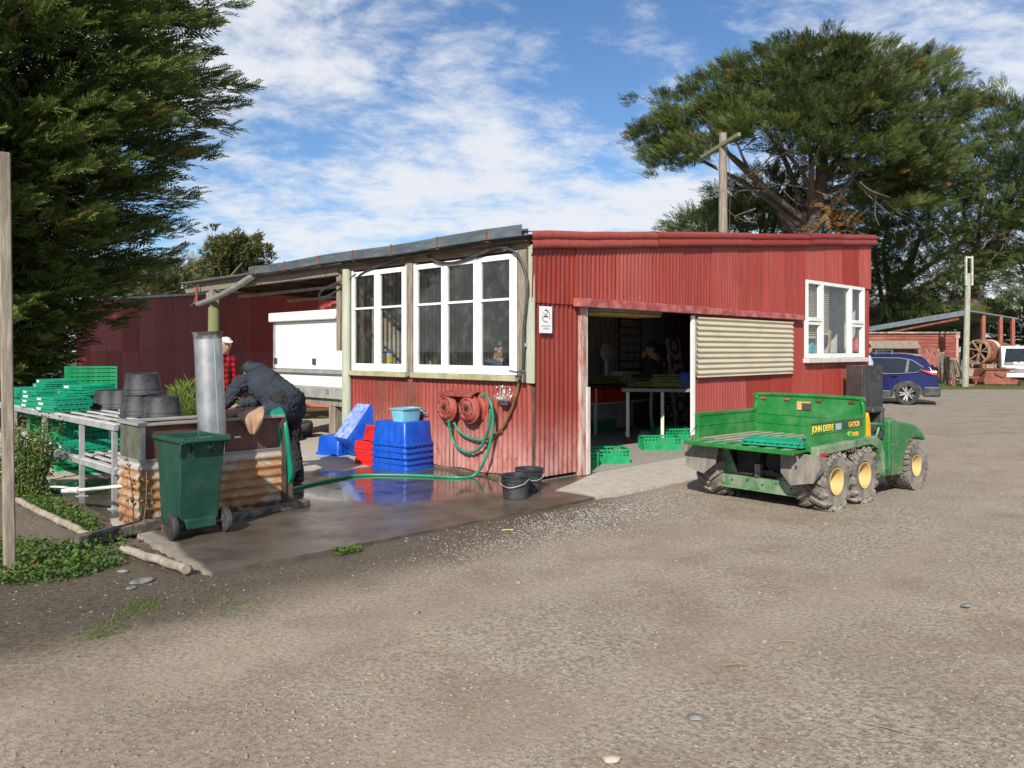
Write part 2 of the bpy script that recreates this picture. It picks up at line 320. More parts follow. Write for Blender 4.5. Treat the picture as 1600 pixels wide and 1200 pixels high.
def inpad(x, y, grow=0.0):
    ins = False; n = len(PAD); dm = 1e9
    for i in range(n):
        x1, y1 = PAD[i]; x2, y2 = PAD[(i+1) % n]
        if (y1 > y) != (y2 > y) and x < (x2-x1)*(y-y1)/(y2-y1)+x1: ins = not ins
        dx, dy = x2-x1, y2-y1; k = max(0, min(1, ((x-x1)*dx+(y-y1)*dy)/(dx*dx+dy*dy))); dm = min(dm, math.hypot(x-x1-k*dx, y-y1-k*dy))
    return dm if ins else -dm
from mathutils import noise as mn
def gz_at(x, y):
    d = inpad(x, y)
    z = -.022+.016*mn.noise((x*.55, y*.55, 1.3))+.009*mn.noise((x*2.1, y*2.1, 7.7))
    if d > .03: return -.07
    return min(z, -.012) if d > -.3 else z
def lines(lo, hi, step, far):
    a = list(np.arange(lo, hi, step)); g = step; b = hi; r = []
    while b < far: r.append(b); g *= 1.35; b += g
    r.append(far); g = step; b = lo; l_ = []
    while b > -far: b -= g; g *= 1.35; l_.append(max(b, -far))
    return sorted(set(l_))+a+r
xs = lines(-9, 13, .12, 900); ys = [y for y in lines(1.2, 14, .12, 900) if y > -60]
g = MB(); nx = len(xs)
for y in ys:
    for x in xs: g.v.append((x, y, gz_at(x, y) if (-12 < x < 16 and 0 < y < 19) else -.02))
g.f = [(j*nx+i, j*nx+i+1, (j+1)*nx+i+1, (j+1)*nx+i) for j in range(len(ys)-1) for i in range(nx-1)]
ground = g.obj('ground', gravel_m, smooth=True, ang=180); tag(ground, 'brown and grey gravel yard running to the horizon', 'ground', kind='structure')
# loose stones lying in the gravel (far too many to count)
def ico():
    f_ = (1+5**.5)/2; v = [(-1, f_, 0), (1, f_, 0), (-1, -f_, 0), (1, -f_, 0), (0, -1, f_), (0, 1, f_), (0, -1, -f_), (0, 1, -f_), (f_, 0, -1), (f_, 0, 1), (-f_, 0, -1), (-f_, 0, 1)]
    fs = [(0, 11, 5), (0, 5, 1), (0, 1, 7), (0, 7, 10), (0, 10, 11), (1, 5, 9), (5, 11, 4), (11, 10, 2), (10, 7, 6), (7, 1, 8), (3, 9, 4), (3, 4, 2), (3, 2, 6), (3, 6, 8), (3, 8, 9), (4, 9, 5), (2, 4, 11), (6, 2, 10), (8, 6, 7), (9, 8, 1)]
    return np.array(v)/math.hypot(1, f_), np.array(fs)
IV, IF = ico()
def np_mesh(name, V, Fc, mat, parent=None, tint=None, smooth=False):
    me = bpy.data.meshes.new(name); nv, nf, k = len(V), len(Fc), Fc.shape[1]
    me.vertices.add(nv); me.vertices.foreach_set('co', V.astype(np.float32).ravel())
    me.loops.add(nf*k); me.loops.foreach_set('vertex_index', Fc.astype(np.int32).ravel())
    me.polygons.add(nf); me.polygons.foreach_set('loop_start', np.arange(0, nf*k, k, dtype=np.int32)); me.polygons.foreach_set('loop_total', np.full(nf, k, dtype=np.int32))
    me.update(calc_edges=True)
    if tint is not None:
        a = me.color_attributes.new('tint', 'FLOAT_COLOR', 'POINT'); a.data.foreach_set('color', tint.astype(np.float32).ravel())
    if smooth: me.shade_smooth()
    me.materials.append(mat); o = bpy.data.objects.new(name, me); COL.objects.link(o)
    if parent is not None: o.parent = parent
    return o
def stones(name, pts, sizes, mat, tone):
    n = len(pts); Vv = IV[None]*(1+RNG.uniform(-.3, .3, (n, 12, 1)))
    ang = RNG.uniform(0, 6.28, n); ca, sa = np.cos(ang), np.sin(ang)
    sc = np.stack([sizes*RNG.uniform(.8, 1.5, n), sizes*RNG.uniform(.6, 1.1, n), sizes*RNG.uniform(.35, .7, n)], 1); Vv = Vv*sc[:, None]
    X = Vv[..., 0]*ca[:, None]-Vv[..., 1]*sa[:, None]; Y = Vv[..., 0]*sa[:, None]+Vv[..., 1]*ca[:, None]
    P = np.stack([X+pts[:, 0:1], Y+pts[:, 1:2], Vv[..., 2]+pts[:, 2:3]+.15*sc[:, 2:3]], 2).reshape(-1, 3)
    Fc = (IF[None]+12*np.arange(n)[:, None, None]).reshape(-1, 3)
    tn = np.repeat(tone, 12, 0); tn = np.concatenate([tn, np.ones((len(tn), 2))], 1)
    return np_mesh(name, P, Fc, mat, tint=np.concatenate([tn[:, :2], tn[:, :2]], 1))
t = NT('loose_stone'); at = t.n('ShaderNodeAttribute'); at.attribute_name = 'tint'; s2 = t.n('ShaderNodeSeparateColor'); t.l(at.outputs['Color'], s2.inputs[0])
c = t.mix(s2.outputs[0], (.19, .17, .15), (.40, .385, .365)); c = t.mix(t.math('MULTIPLY', s2.outputs[1], .55), c, (.33, .265, .205)); c = t.mix(t.ramp(t.noise(90, 4), .3, .7, 0, .3), c, (.1, .09, .08)); stone_m = t.fin(c, .85, 0, .3)
pts = []; sz = []
for i in range(28000):
    y = 2.4+11*random.random()**1.7; x = random.uniform(-.75, .95)*y
    if inpad(x, y) > -.03: continue
    if mn.noise((x*.9, y*.9, 4.2)) < random.uniform(-.65, .3) : continue
    if x < -1.2 and random.random() < .55: continue
    pts.append((x, y, gz_at(x, y))); sz.append((.0032+.0075*random.random()**3)+(.018*random.random() if random.random() < .003 else 0))
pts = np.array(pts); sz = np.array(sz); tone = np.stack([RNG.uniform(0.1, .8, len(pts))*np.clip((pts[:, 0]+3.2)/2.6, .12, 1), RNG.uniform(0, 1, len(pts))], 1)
o = stones('loose_gravel', pts, sz, stone_m, tone); tag(o, 'small loose grey and tan stones scattered over the yard', 'gravel', kind='stuff')
pts = []; sz = []
for i in range(6500):   # paler washed stones beside the slab
    p_ = random.gauss(3.5, 1.0); q_ = -.58+random.gauss(0, .24)+.06*(p_-3.5)
    x = -2.03+p_*.7202-q_*-.6938*-1; y = 5.38+p_*.6938+q_*.7202; x = -2.03+p_*.7202+q_*-.6938
    if p_ < 1.2 or q_ > -.12 or inpad(x, y) > -.04: continue
    pts.append((x, y, gz_at(x, y))); sz.append(.004+.006*random.random()**2)
pts = np.array(pts); tone = np.stack([RNG.uniform(.1, 1, len(pts)), RNG.uniform(0, .5, len(pts))], 1)
o = stones('washed_gravel', pts, np.array(sz), stone_m, tone); tag(o, 'pale washed stones lying along the front edge of the wet slab', 'gravel', kind='stuff')
# ------------------------------------------------- concrete slab, partly under water
t = NT('wet_and_dry_concrete'); s_, p, q = pq(t)
nn = t.noise(1.1, 7, .6); n3 = t.noise(9, 8, .7); n4 = t.noise(45, 6, .7)
qn = t.math('ADD', q, t.math('MULTIPLY', t.math('SUBTRACT', nn, .5), 2.2)); pn = t.math('ADD', p, t.math('MULTIPLY', t.math('SUBTRACT', nn, .5), .3))
wet = t.math('MULTIPLY', t.ramp(qn, 3.75, 3.5), t.math('MULTIPLY', t.ramp(t.math('ADD', pn, t.math('MULTIPLY', q, -.12)), -.02, .05), t.ramp(t.math('SUBTRACT', pn, t.math('MULTIPLY', t.math('MAXIMUM', t.math('SUBTRACT', q, .55), 0.0), 2.5)), 4.05, 3.95)))
def ellm(cx, cy, rx, ry): # distance field of a puddle
    a = t.math('POWER', t.math('DIVIDE', t.math('ADD', s_[0], -cx), rx), 2.0); b = t.math('POWER', t.math('DIVIDE', t.math('ADD', s_[1], -cy), ry), 2.0)
    return t.math('ADD', t.math('ADD', a, b), t.math('MULTIPLY', t.math('SUBTRACT', nn, .5), .8))
wet = t.math('MAXIMUM', wet, t.ramp(ellm(-4.4, 8.2, 1.5, 1.25), 1.05, .95))
pud = t.math('MULTIPLY', wet, t.math('MAXIMUM', t.ramp(t.math('ADD', ellm(-1.5, 9.0, 1.6, 1.15), t.math('MULTIPLY', n3, .3)), 1.35, .85), t.ramp(ellm(-4.4, 8.2, 1.4, 1.1), 1.05, .9)))
pud = t.math('MAXIMUM', pud, t.math('MULTIPLY', wet, t.ramp(ellm(-2.6, 9.1, .9, .35), 1.1, .9)))
dry = t.mix(t.ramp(n3, .3, .7), (.37, .335, .28), (.50, .46, .39)); dry = t.mix(t.ramp(t.noise(3, 8, .75), .5, .7, 0, .55), dry, (.29, .25, .20)); dry = t.mix(t.ramp(n4, .6, .75, 0, .4), dry, (.2, .17, .14))
wc = t.mix(t.ramp(t.noise(2.2, 6, .65), .3, .7), (.062, .050, .038), (.125, .105, .082)); wc = t.mix(t.ramp(n4, .55, .8, 0, .3), wc, (.04, .033, .027))
dry = t.mix(t.math('MULTIPLY', t.math('MULTIPLY', t.ramp(p, 1.2, .5), t.ramp(q, 2.0, 1.2)), t.ramp(n3, .25, .6, .35, .8)), dry, (.17, .14, .11)); c = t.mix(wet, dry, wc)
rgh = t.math('ADD', t.math('MULTIPLY', wet, -.50), .82); rgh = t.math('ADD', rgh, t.math('MULTIPLY', pud, -.27)); rgh = t.math('ADD', rgh, t.math('MULTIPLY', t.math('SUBTRACT', n3, .5), .14))
rgh = t.math('MAXIMUM', t.math('ADD', rgh, t.math('MULTIPLY', t.ramp(t.noise(3.5, 5, .7), .42, .62), .10)), .045)
bp = t.n('ShaderNodeBump'); bp.inputs['Distance'].default_value = .006; t.l(t.math('ADD', t.math('MULTIPLY', n4, .5), n3), bp.inputs['Height']); t.l(t.math('ADD', .32, t.math('MULTIPLY', t.math('MAXIMUM', pud, t.math('MULTIPLY', wet, .55)), -.30)), bp.inputs['Strength']); t.l(bp.outputs[0], t.b.inputs['Normal'])
slab_m = t.fin(c, rgh, 0, .55)
m = MB(); k = []
for i in range(len(PAD)):                                           # worn, uneven slab edge
    x1, y1 = PAD[i]; x2, y2 = PAD[(i+1) % len(PAD)]; n_ = max(2, int(math.hypot(x2-x1, y2-y1)/.12))
    for j in range(n_):
        f_ = j/n_; w = .022*mn.noise((x1+(x2-x1)*f_*3, y1*3+(y2-y1)*f_*3, 2))+(.02*mn.noise((x1+(x2-x1)*f_*14, (y2-y1)*f_*14, 5)))
        dx, dy = y2-y1, -(x2-x1); l_ = math.hypot(dx, dy); k.append((x1+(x2-x1)*f_+dx/l_*w, y1+(y2-y1)*f_+dy/l_*w))
n_ = len(k); m.v = [(x, y, 0) for x, y in k]+[(x, y, -.09) for x, y in k]; m.f = [tuple(range(n_))]+[(i, n_+i, n_+(i+1) % n_, (i+1) % n_) for i in range(n_)]
o = m.obj('concrete_slab', slab_m); tag(o, 'concrete slab, dark and wet in front of the hose, dry by the doorway', 'slab', kind='structure')
# ------------------------------------------------- the red shed (local x = long wall, local y = window wall)
C0 = Vector((.246, 9.006, 0)); D1 = Vector((.7071, .7071, 0)); D2 = Vector((-.7071, .7071, 0))
def SH(a, b, z=0): return C0+D1*a+D2*b+Vector((0, 0, z))
shed = empty('red_shed', C0, 45, 'red corrugated iron packing shed with white windows and a wide open doorway', 'shed')
LEN, DEP = 9.72, 3.8
def roofz(a): return 2.80+.098*(a+.15)
def corr(mb, x0, x1, zb, zt, pitch=.08, amp=.0095, seg=6, M=None, rows=1, ph=0.0, wob=0.0):
    """upright corrugated sheet in the xz plane facing -y; zb, zt may be functions of x"""
    n = max(2, int(round((x1-x0)/pitch*seg))); vs = []; fs = []
    f0 = zb if callable(zb) else (lambda x: zb); f1 = zt if callable(zt) else (lambda x: zt); sd = random.random()*50
    for j in range(rows+1):
        for i in range(n+1):
            x = x0+(x1-x0)*i/n; z = f0(x)+(f1(x)-f0(x))*j/rows
            vs.append((x, -amp*math.cos(2*math.pi*(x-ph)/pitch)+(wob*mn.noise((x*1.1+sd, z*1.3, sd)) if wob else 0), z))
    for j in range(rows):
        for i in range(n): fs.append((j*(n+1)+i, j*(n+1)+i+1, (j+1)*(n+1)+i+1, (j+1)*(n+1)+i))
    return mb.add(vs, fs, M)
def sheets(parent, x0, x1, zb, zt, mat, w=.76, name='corrugated_sheet', M=None, y=0.0, rows=2, wob=.012, pitch=.08, amp=.0095):
    k = 0; x = x0
    while x < x1-1e-3:
        e = min(x+w, x1); e = x1 if x1-e < .16 else e
        mb = MB(); yy = y-.004*(k % 2)+random.uniform(-.002, .002); dz = random.uniform(-.012, .012)
        f0 = (lambda q_, z=zb, d=dz: (z(q_) if callable(z) else z)+d)
        mm = T(0, yy, 0) @ Matrix.Rotation(R(random.uniform(-.12, .12)), 4, 'X')
        corr(mb, x, e+(.02 if e < x1 else 0), f0, zt, M=(M @ mm) if M is not None else mm, rows=rows, wob=wob, pitch=pitch, amp=amp)
        mb.obj(name, mat, parent, smooth=True, ang=80); x = e; k += 1
ML = Matrix(((0, 1, 0, 0), (-1, 0, 0, 0), (0, 0, 1, 0), (0, 0, 0, 1)))     # sheet x -> -y ; used for the window wall
ML = RZ(-90)                                                               # x axis -> -y axis, facing -y -> facing -x
# long wall
ft = lambda a: roofz(a)-.04
sheets(shed, .02, .78, .05, 2.09, wall_red_low, y=0)
sheets(shed, 3.29, 6.83, .03, 2.09, wall_red, y=0)
sheets(shed, 6.83, 9.40, .03, 1.33, wall_red, y=0)
sheets(shed, 9.40, LEN, .03, 2.74, wall_red, w=.4, y=0)
sheets(shed, -.06, 6.83, 2.055, ft, wall_red, y=-.028)
sheets(shed, 6.83, LEN+.02, 2.735, ft, wall_red, y=-.028)
# window wall below the sills and the end/back walls
for b0, b1 in ((.03, .62), (.62, 1.32), (1.32, 2.04), (2.04, 2.78), (2.78, 3.78)):
    mb = MB(); corr(mb, -b1-.015, -b0, lambda x: .045+.01*math.sin(x*9), 1.15, M=T(0, 0, 0) @ RZ(-90) @ T(0, -.004*random.random(), 0), rows=3, wob=.02)
    mb.obj('corrugated_sheet', wall_red_low, shed, smooth=True, ang=80)
mb = MB(); mb.b2((.012, .02, 0), (.06, 3.78, 1.15)); mb.obj('wall_lining', wood_dark, shed)
sheets(shed, 0, LEN, .0, lambda x: roofz(x)-.06, liner_dark, w=1.6, name='back_wall_sheet', y=DEP, rows=1)
mb = MB(); corr(mb, -DEP, 0, 0, roofz(LEN)-.06, M=T(LEN, 0, 0) @ RZ(-90)); mb.obj('end_wall_sheet', wall_red, shed, smooth=True, ang=80)
mb = MB(); mb.b2((0.1, 3.80, 0), (LEN, 3.9, roofz(0)-.05)); mb.obj('back_wall_lining', wood_dark, shed)
mb = MB(); mb.b2((.02, .03, .004), (LEN-.02, 3.79, .012)); o = mb.obj('shed_floor', pm('indoor_concrete', (.38, .35, .30), .75, var=.2, scale=3, bump=.1, dirt=(.15, .13, .11), damt=.4), shed)
# inner partition that closes the right-hand room
mb = MB(); mb.b2((6.55, .05, 0), (6.6, 1.88, 3.0)); mb.obj('partition', pm('partition_board', (.30, .29, .27), .8), shed)
# door frame and lintel
mb = MB(); mb.b2((.775, -.035, .0), (.885, .09, 2.03)); mb.obj('door_jamb', pm('jamb_red_flaked', (.36, .07, .055), .7, var=.2, dirt=(.52, .47, .4), damt=.55, dscale=5, stretch=(3, 3, .6)), shed, bevel=.006)
mb = MB(); mb.b2((.887, -.045, .0), (.955, .09, 1.06)); mb.b2((.887, -.02, 1.06), (.935, .08, 2.03)); mb.obj('door_jamb', paint_jamb, shed, bevel=.006)
mb = MB(); mb.b2((3.20, -.05, 0), (3.28, -.012, 2.0)); mb.obj('door_jamb', paint_white, shed, bevel=.006)
mb = MB(); mb.b2((.64, -.115, 2.02), (3.6, -.035, 2.125)); mb.obj('lintel', paint_redwood, shed, bevel=.006)
mb = MB(); mb.b2((3.605, -.11, 2.022), (6.60, -.035, 2.115)); mb.obj('lintel', paint_redwood, shed, bevel=.006)
mb = MB(); mb.b2((.9, .0, 2.13), (6.5, .1, 2.3)); mb.obj('lintel_beam', wood_dark, shed)
# beige corrugated hatch, ridges level
mb = MB(); corr(mb, -1.98, -1.12, 0, 2.97, pitch=.0785, amp=.012, seg=10, M=T(3.29, -.075, 0) @ Matrix(((0, 0, 1, 0), (0, 1, 0, 0), (-1, 0, 0, 0), (0, 0, 0, 1))))
mb.obj('hatch_panel', beige_iron, shed, smooth=True, ang=80)
mb = MB(); mb.b2((3.30, -.058, 1.15), (3.36, -.012, 1.96)); mb.obj('hatch_batten', wood_grey, shed); mb = MB(); mb.b2((6.2, -.058, 1.15), (6.25, -.012, 1.96)); mb.obj('hatch_batten', wood_grey, shed)
# rolled ridge cap along the sloping top
prof = [(-.03, 2*.0-.02), (-.085, -.03), (-.105, .0), (-.105, .05), (-.085, .085), (-.075, .10), (-.09, .118), (-.10, .15), (-.095, .19), (-.07, .22), (-.03, .232), (.15, .25), (.15, .235)]
segs = [-.12, 2.3, 4.75, 6.9, 8.2, LEN+.12]
for i in range(5):
    mb = MB(); x0, x1 = segs[i], segs[i+1]+.04; d = .008*(i % 2); n_ = 7; vs = []
    for j in range(n_+1):
        x = x0+(x1-x0)*j/n_; sag = .012*mn.noise((x*1.7, i, 0))
        for y, z in prof: vs.append((x, y-d, z*.80+roofz(x)-.145+sag+d))
    k = len(prof); mb.add(vs, [(j*k+a, j*k+a+1, (j+1)*k+a+1, (j+1)*k+a) for j in range(n_) for a in range(k-1)]); mb.obj('ridge_cap', wall_red, shed, smooth=True, ang=60)
# roof sheets, rafters, purlins
BE = 9.25
b = -.06; i = 0
while b < BE:
    e = min(b+.84, BE); mb = MB()
    lo = MB(); corr(lo, b, e+.03, -.17, LEN+.1, amp=.009)
    mb.v = [(z, x, roofz(z)-.005-y+.003*(i % 2)) for x, y, z in lo.v]; mb.f = lo.f
    if b > 3.7: mb.v = [(min(x, 5.6), y, 2.81-.035*min(x, 5.6)+(z-roofz(x))) for x, y, z in mb.v]
    mb.obj('roof_sheet', galv_dull, shed, smooth=True, ang=80); b = e; i += 1
for bb in np.arange(.45, BE, .9):
    mb = MB(); rz_ = roofz(5.9) if bb < 3.8 else 2.81-.035*5.5; mb.bar((.06, bb, roofz(0)-.08), (5.5 if bb > 3.8 else 5.9, bb, rz_-.08), .05, .12); mb.obj('rafter', wood_dark, shed)
for aa in (1.0, 2.1, 3.2, 4.3):
    mb = MB(); mb.b2((aa-.03, 3.85, 2.81-.035*aa-.20), (aa+.03, BE-.05, 2.81-.035*aa-.15)); mb.obj('purlin', pm('pale_batten', (.42, .40, .36), .8), shed)
mb = MB(); mb.b2((-.02, .05, 2.665), (.055, 3.95, 2.785)); mb.obj('top_plate', pm('brown_top_plate', (.20, .14, .09), .85, var=.35, scale=4, bump=.4, bscale=20, stretch=(4, .5, 4)), shed, bevel=.004)
mb = MB(); mb.b2((-.03, 3.97, 2.62), (.05, BE+.12, 2.78)); mb.obj('veranda_beam', wood_greyx, shed, bevel=.006)
# gutter with brackets and the length of it that has come down
mb = MB(); gp = [(-.205, 2.86), (-.20, 2.985), (-.19, 2.985), (-.192, 2.868), (-.10, 2.868), (-.10, 2.95), (-.09, 2.95), (-.09, 2.86)]
n_ = 10; vs = []
for j in range(n_+1):
    y = .0+6.42*j/n_; dz = .010*math.sin(j*1.3)-.078
    vs += [(x, y, z+dz) for x, z in gp]
k = len(gp); mb.add(vs, [(j*k+a, j*k+(a+1) % k, (j+1)*k+(a+1) % k, (j+1)*k+a) for j in range(n_) for a in range(k)]+[tuple(range(k)), tuple(n_*k+a for a in range(k))[::-1]])
gut = mb.obj('gutter', gutter_m, shed)
for y in (.55, 1.45, 2.4, 3.3, 4.2, 5.2, 6.2):
    mb = MB(); mb.b2((-.214, y, 2.79), (-.206, y+.02, 2.915)); mb.b2((-.212, y, 2.758), (-.02, y+.02, 2.768)); mb.obj('gutter_bracket', rust_m, gut)
mb = MB(); p0, p1 = Vector((-.12, 6.35, 2.80)), Vector((-.10, 8.62, 2.40))
d = (p1-p0); mm = d.to_track_quat('X', 'Z').to_matrix().to_4x4(); mm.translation = p0; l_ = d.length
arc = [(.07*math.cos(a), .07*math.sin(a)) for a in np.linspace(math.pi, 2*math.pi, 9)]
arc2 = [(.062*math.cos(a), .062*math.sin(a)) for a in np.linspace(2*math.pi, math.pi, 9)]; pf = arc+arc2; k = len(pf)
vs = [(l_*f_, y, z-.05*math.sin(math.pi*f_)) for f_ in np.linspace(0, 1, 7) for y, z in pf]
mb.add(vs, [(j*k+a, j*k+(a+1) % k, (j+1)*k+(a+1) % k, (j+1)*k+a) for j in range(6) for a in range(k)], mm); mb.obj('fallen_gutter_length', galv_dull, shed, smooth=True)
mb = MB(); mb.tube([(-.1, 8.62, 2.74), (-.1, 8.68, 2.6), (-.14, 8.6, 2.42), (-.12, 8.9, 2.36)], .018, 6); mb.tube([(-.08, 8.84, 2.72), (-.1, 8.7, 2.55), (-.12, 8.8, 2.36)], .015, 6); mb.obj('bent_bracket', rust_red, shed)
# posts on the window wall and under the veranda
mb = MB(); mb.tube([(-.045, 3.70, 0.0), (-.045, 3.70, 2.68)], [.075, .068], 14); mb.obj('wall_post', paint_green, shed, smooth=True)
mb = MB(); mb.b2((-.05, 2.17, 1.16), (.05, 2.29, 2.68)); mb.obj('wall_post', wood_grey, shed, bevel=.006)
mb = MB(); mb.b2((-.035, .085, 1.14), (.05, .24, 2.66)); mb.obj('wall_post', wood_grey, shed, bevel=.005)
mb = MB(); mb.b2((-.045, -.035, 1.13), (-.012, .075, 2.10)); mb.b2((-.028, -.03, 2.1), (-.012, .06, 2.70)); mb.obj('corner_board', paint_green, shed, bevel=.004)
mb = MB(); mb.tube([(.02, 8.21, 0), (.02, 8.21, 2.30)], [.115, .105], 16); mb.obj('veranda_post', wood_mossy, shed, smooth=True)
mb = MB(); mb.b2((-.05, 8.14, 2.30), (.09, 8.28, 2.618)); mb.b2((.0, 8.28, 2.42), (.07, 8.52, 2.6)); mb.obj('post_head', wood_grey, shed, bevel=.008)
mb = MB(); mb.bar((.02, 4.0, 1.5), (.02, 4.0, 2.68), .1, .04); mb.obj('wall_post', wood_grey, shed)
# windows ------------------------------------------------------------------
def win_left(b0, b1, cols, name):
    w = MB(); z0, z1 = 1.215, 2.625
    e = empty(name, (0, 0, 0), 0, parent=shed)
    for b in (b0, b1): pass
    cw = (b1-b0)/cols
    for c_ in range(cols):
        s0, s1 = b0+c_*cw+.004, b0+(c_+1)*cw-.004; dx = -.02-.008*(c_ % 2)
        st = .058; mb = MB()
        mb.b2((dx-.022, s0, z0), (dx+.022, s0+st, z1)); mb.b2((dx-.022, s1-st, z0), (dx+.022, s1, z1))
        mb.b2((dx-.0215, s0+st, z0), (dx+.0215, s1-st, z0+.105)); mb.b2((dx-.0215, s0+st, z1-.065), (dx+.0215, s1-st, z1)); mb.b2((dx-.018, s0+st, 2.085), (dx+.018, s1-st, 2.115))
        mb.obj('sash', paint_white, e, bevel=.003)
        for za, zb_ in ((z0+.105, 2.085), (2.115, z1-.065)):
            g_ = MB(); g_.add([(dx, s0+st, za), (dx, s0+st, zb_), (dx, s1-st, zb_), (dx, s1-st, za)], [(0, 1, 2, 3)]); g_.obj('pane', glass, e)
    mb = MB(); mb.b2((-.03, b0-.045, z0), (.05, b0-.001, z1+.03)); mb.b2((-.03, b1+.001, z0), (.05, b1+.028, z1+.03)); mb.obj('window_frame', paint_white, e, bevel=.003)
    mb = MB(); mb.b2((-.085, b0-.06, 1.145), (.04, b1+.04, 1.212)); mb.obj('sill', paint_sill, e, bevel=.006)
win_left(.29, 2.13, 3, 'window'); win_left(2.34, 3.58, 2, 'window')
e = empty('window', (0, 0, 0), 0, parent=shed); z0, z1 = 1.37, 2.735
mb = MB()
for a0, a1 in ((6.84, 6.91), (7.43, 7.53), (8.68, 8.79), (9.32, 9.395)): mb.b2((a0, -.045, z0), (a1, .04, z1))
mb.b2((6.911, -.042, z0+.0), (7.429, .04, z0+.08)); mb.b2((7.531, -.042, z0), (8.679, .04, z0+.08)); mb.b2((8.791, -.042, z0), (9.319, .04, z0+.08))
for a0, a1 in ((6.911, 7.429), (7.531, 8.679), (8.791, 9.319)): mb.b2((a0, -.041, z1-.06), (a1, .04, z1))
mb.obj('window_frame', paint_white, e, bevel=.004)
mb = MB()
for a0, a1 in ((6.911, 7.429), (8.791, 9.319)): mb.b2((a0, -.055, 2.02), (a1, .03, 2.085)); mb.b2((a0, -.04, 1.955), (a1, .03, 2.012)); mb.b2((a1-.05, -.03, z0+.08), (a1, .02, z1-.06))
mb.obj('transom', paint_white, e, bevel=.003)
for a0, a1, za, zb_ in ((6.911, 7.429, z0+.08, 1.955), (6.911, 7.429, 2.085, z1-.06), (7.531, 8.679, z0+.08, z1-.06), (8.791, 9.319, z0+.08, 1.955), (8.791, 9.319, 2.085, z1-.06)):
    g_ = MB(); g_.add([(a0, .01, za), (a1, .01, za), (a1, .01, zb_), (a0, .01, zb_)], [(0, 1, 2, 3)]); g_.obj('pane', glass, e)
mb = MB(); mb.b2((6.78, -.10, 1.285), (9.47, .03, 1.365)); mb.obj('sill', pm('white_flaked_sill', (.66, .63, .56), .6, var=.12, bump=.3, dirt=(.38, .33, .26), damt=.4, dscale=6), e, bevel=.008)
bl = MB()
for a0, a1, zl in ((6.92, 7.42, 1.75), (7.54, 7.98, 1.82)):
    z = 2.66
    while z > zl: bl.box((0, 0, 0), (a1-a0, .042, .004), T((a0+a1)/2, .07, z) @ RX(35)); z -= .036
    bl.b2((a0, .055, zl-.03), (a1, .085, zl-.005))
bl.obj('venetian_blind', pm('cream_blind', (.62, .54, .38), .6, var=.1, bump=0), e)
mb = MB(); corr(mb, 6.62, LEN-.05, .0, 3.0, pitch=.16, amp=.015, M=T(0, 1.9, 0)); mb.b2((LEN-.07, .06, 0), (LEN-.03, 1.88, 3.2)); mb.obj('office_back_wall', pm('pale_office_wall', (.55, .55, .53), .8), shed, smooth=True)
# window-ledge goods seen through the glass
for i, (a, b, z, dx, dz, col, nm, lb) in enumerate([(8.32, .2, 1.46, .3, .34, (.42, .26, .12), 'cardboard_sheet', 'bent brown cardboard sheet standing on the office window ledge'), (9.40, .12, 1.46, .3, .42, (.6, .03, .02), 'red_bag', 'red plastic bag bunched on the ledge behind the right pane'), (7.45, .16, 1.46, .26, .12, (.1, .45, .6), 'blue_box', 'small blue carton on the ledge behind the left office pane')]):
    mb = MB()
    if i == 0: mb.prism([(-.14, 0), (.05, 0), (.12, .30), (.13, .42), (-.02, .43), (-.03, .3), (-.04, .18)], -.012, .012)
    elif i == 1: mb.lathe([(.02, 0), (.09, .03), (.10, .12), (.06, .24), (.02, .30), (.035, .38), (.0, .37)], 9)
    else: mb.b2((-.13, -.06, 0), (.13, .06, .15)); mb.b2((-.11, -.05, .15), (.02, .05, .2))
    o = mb.obj(nm, pm(nm+'_m', col, .6), None, smooth=(i == 1)); o.location = SH(a, b, z); o.rotation_euler.z = R(45+(12 if i == 0 else 0)); tag(o, lb, ['cardboard', 'bag', 'box'][i])
mb = MB(); mb.b2((6.62, .06, 1.40), (LEN-.05, .32, 1.455)); mb.obj('window_ledge', wood_grey, shed)
mb = MB(); mb.b2((.06, .1, 1.20), (.36, 3.7, 1.235)); mb.obj('window_ledge', wood_grey, shed)
mb = MB(); mb.b2((1.7, .42, 2.02), (3.15, .9, 2.06)); mb.obj('ceiling_panel', pm('grey_light_tray', (.3, .3, .28), .6), shed)
mb = MB(); mb.b2((1.75, .45, 1.985), (3.15, .88, 2.012)); mb.obj('yellow_ceiling_panel', pm('yellow_panel', (.62, .42, .10), .5), shed)

# soffit strip above the windows and nail rows on the long wall
mb = MB(); mb.b2((-.10, .02, 2.735), (-.022, 6.42, 2.756)); mb.obj('soffit_board', wood_dark, shed)
nm_ = pm('rusty_nail', (.16, .07, .045), .8, .3, bump=0); mb = MB()
for zf in (lambda a: .32, lambda a: 1.08, lambda a: 1.86, lambda a: 2.28, lambda a: roofz(a)-.30):
    a = .0
    while a < LEN:
        z = zf(a); ok = not (.78 < a < 3.29 and z < 2.06) and not (3.25 < a < 6.3 and 1.1 < z < 2.02) and not (6.8 < a < 9.45 and 1.3 < z < 2.76)
        if ok and random.random() < .85: mb.lathe([(.001, -.004), (.007, -.001), (.008, .004)], 5, T(a, -.013-(.028 if z > 2.06 else 0), z+random.uniform(-.01, .01)) @ RX(90))
        a += .16
o = mb.obj('nail_heads', nm_, shed); o['kind'] = 'stuff'
mb = MB()
for z in (.25, .66, 1.05):
    for b in np.arange(.1, 3.7, .16): mb.lathe([(.001, -.004), (.007, -.001), (.008, .004)], 5, T(-.015, b, z+random.uniform(-.01, .01)) @ RY(-90))
o = mb.obj('nail_heads', nm_, shed); o['kind'] = 'stuff'
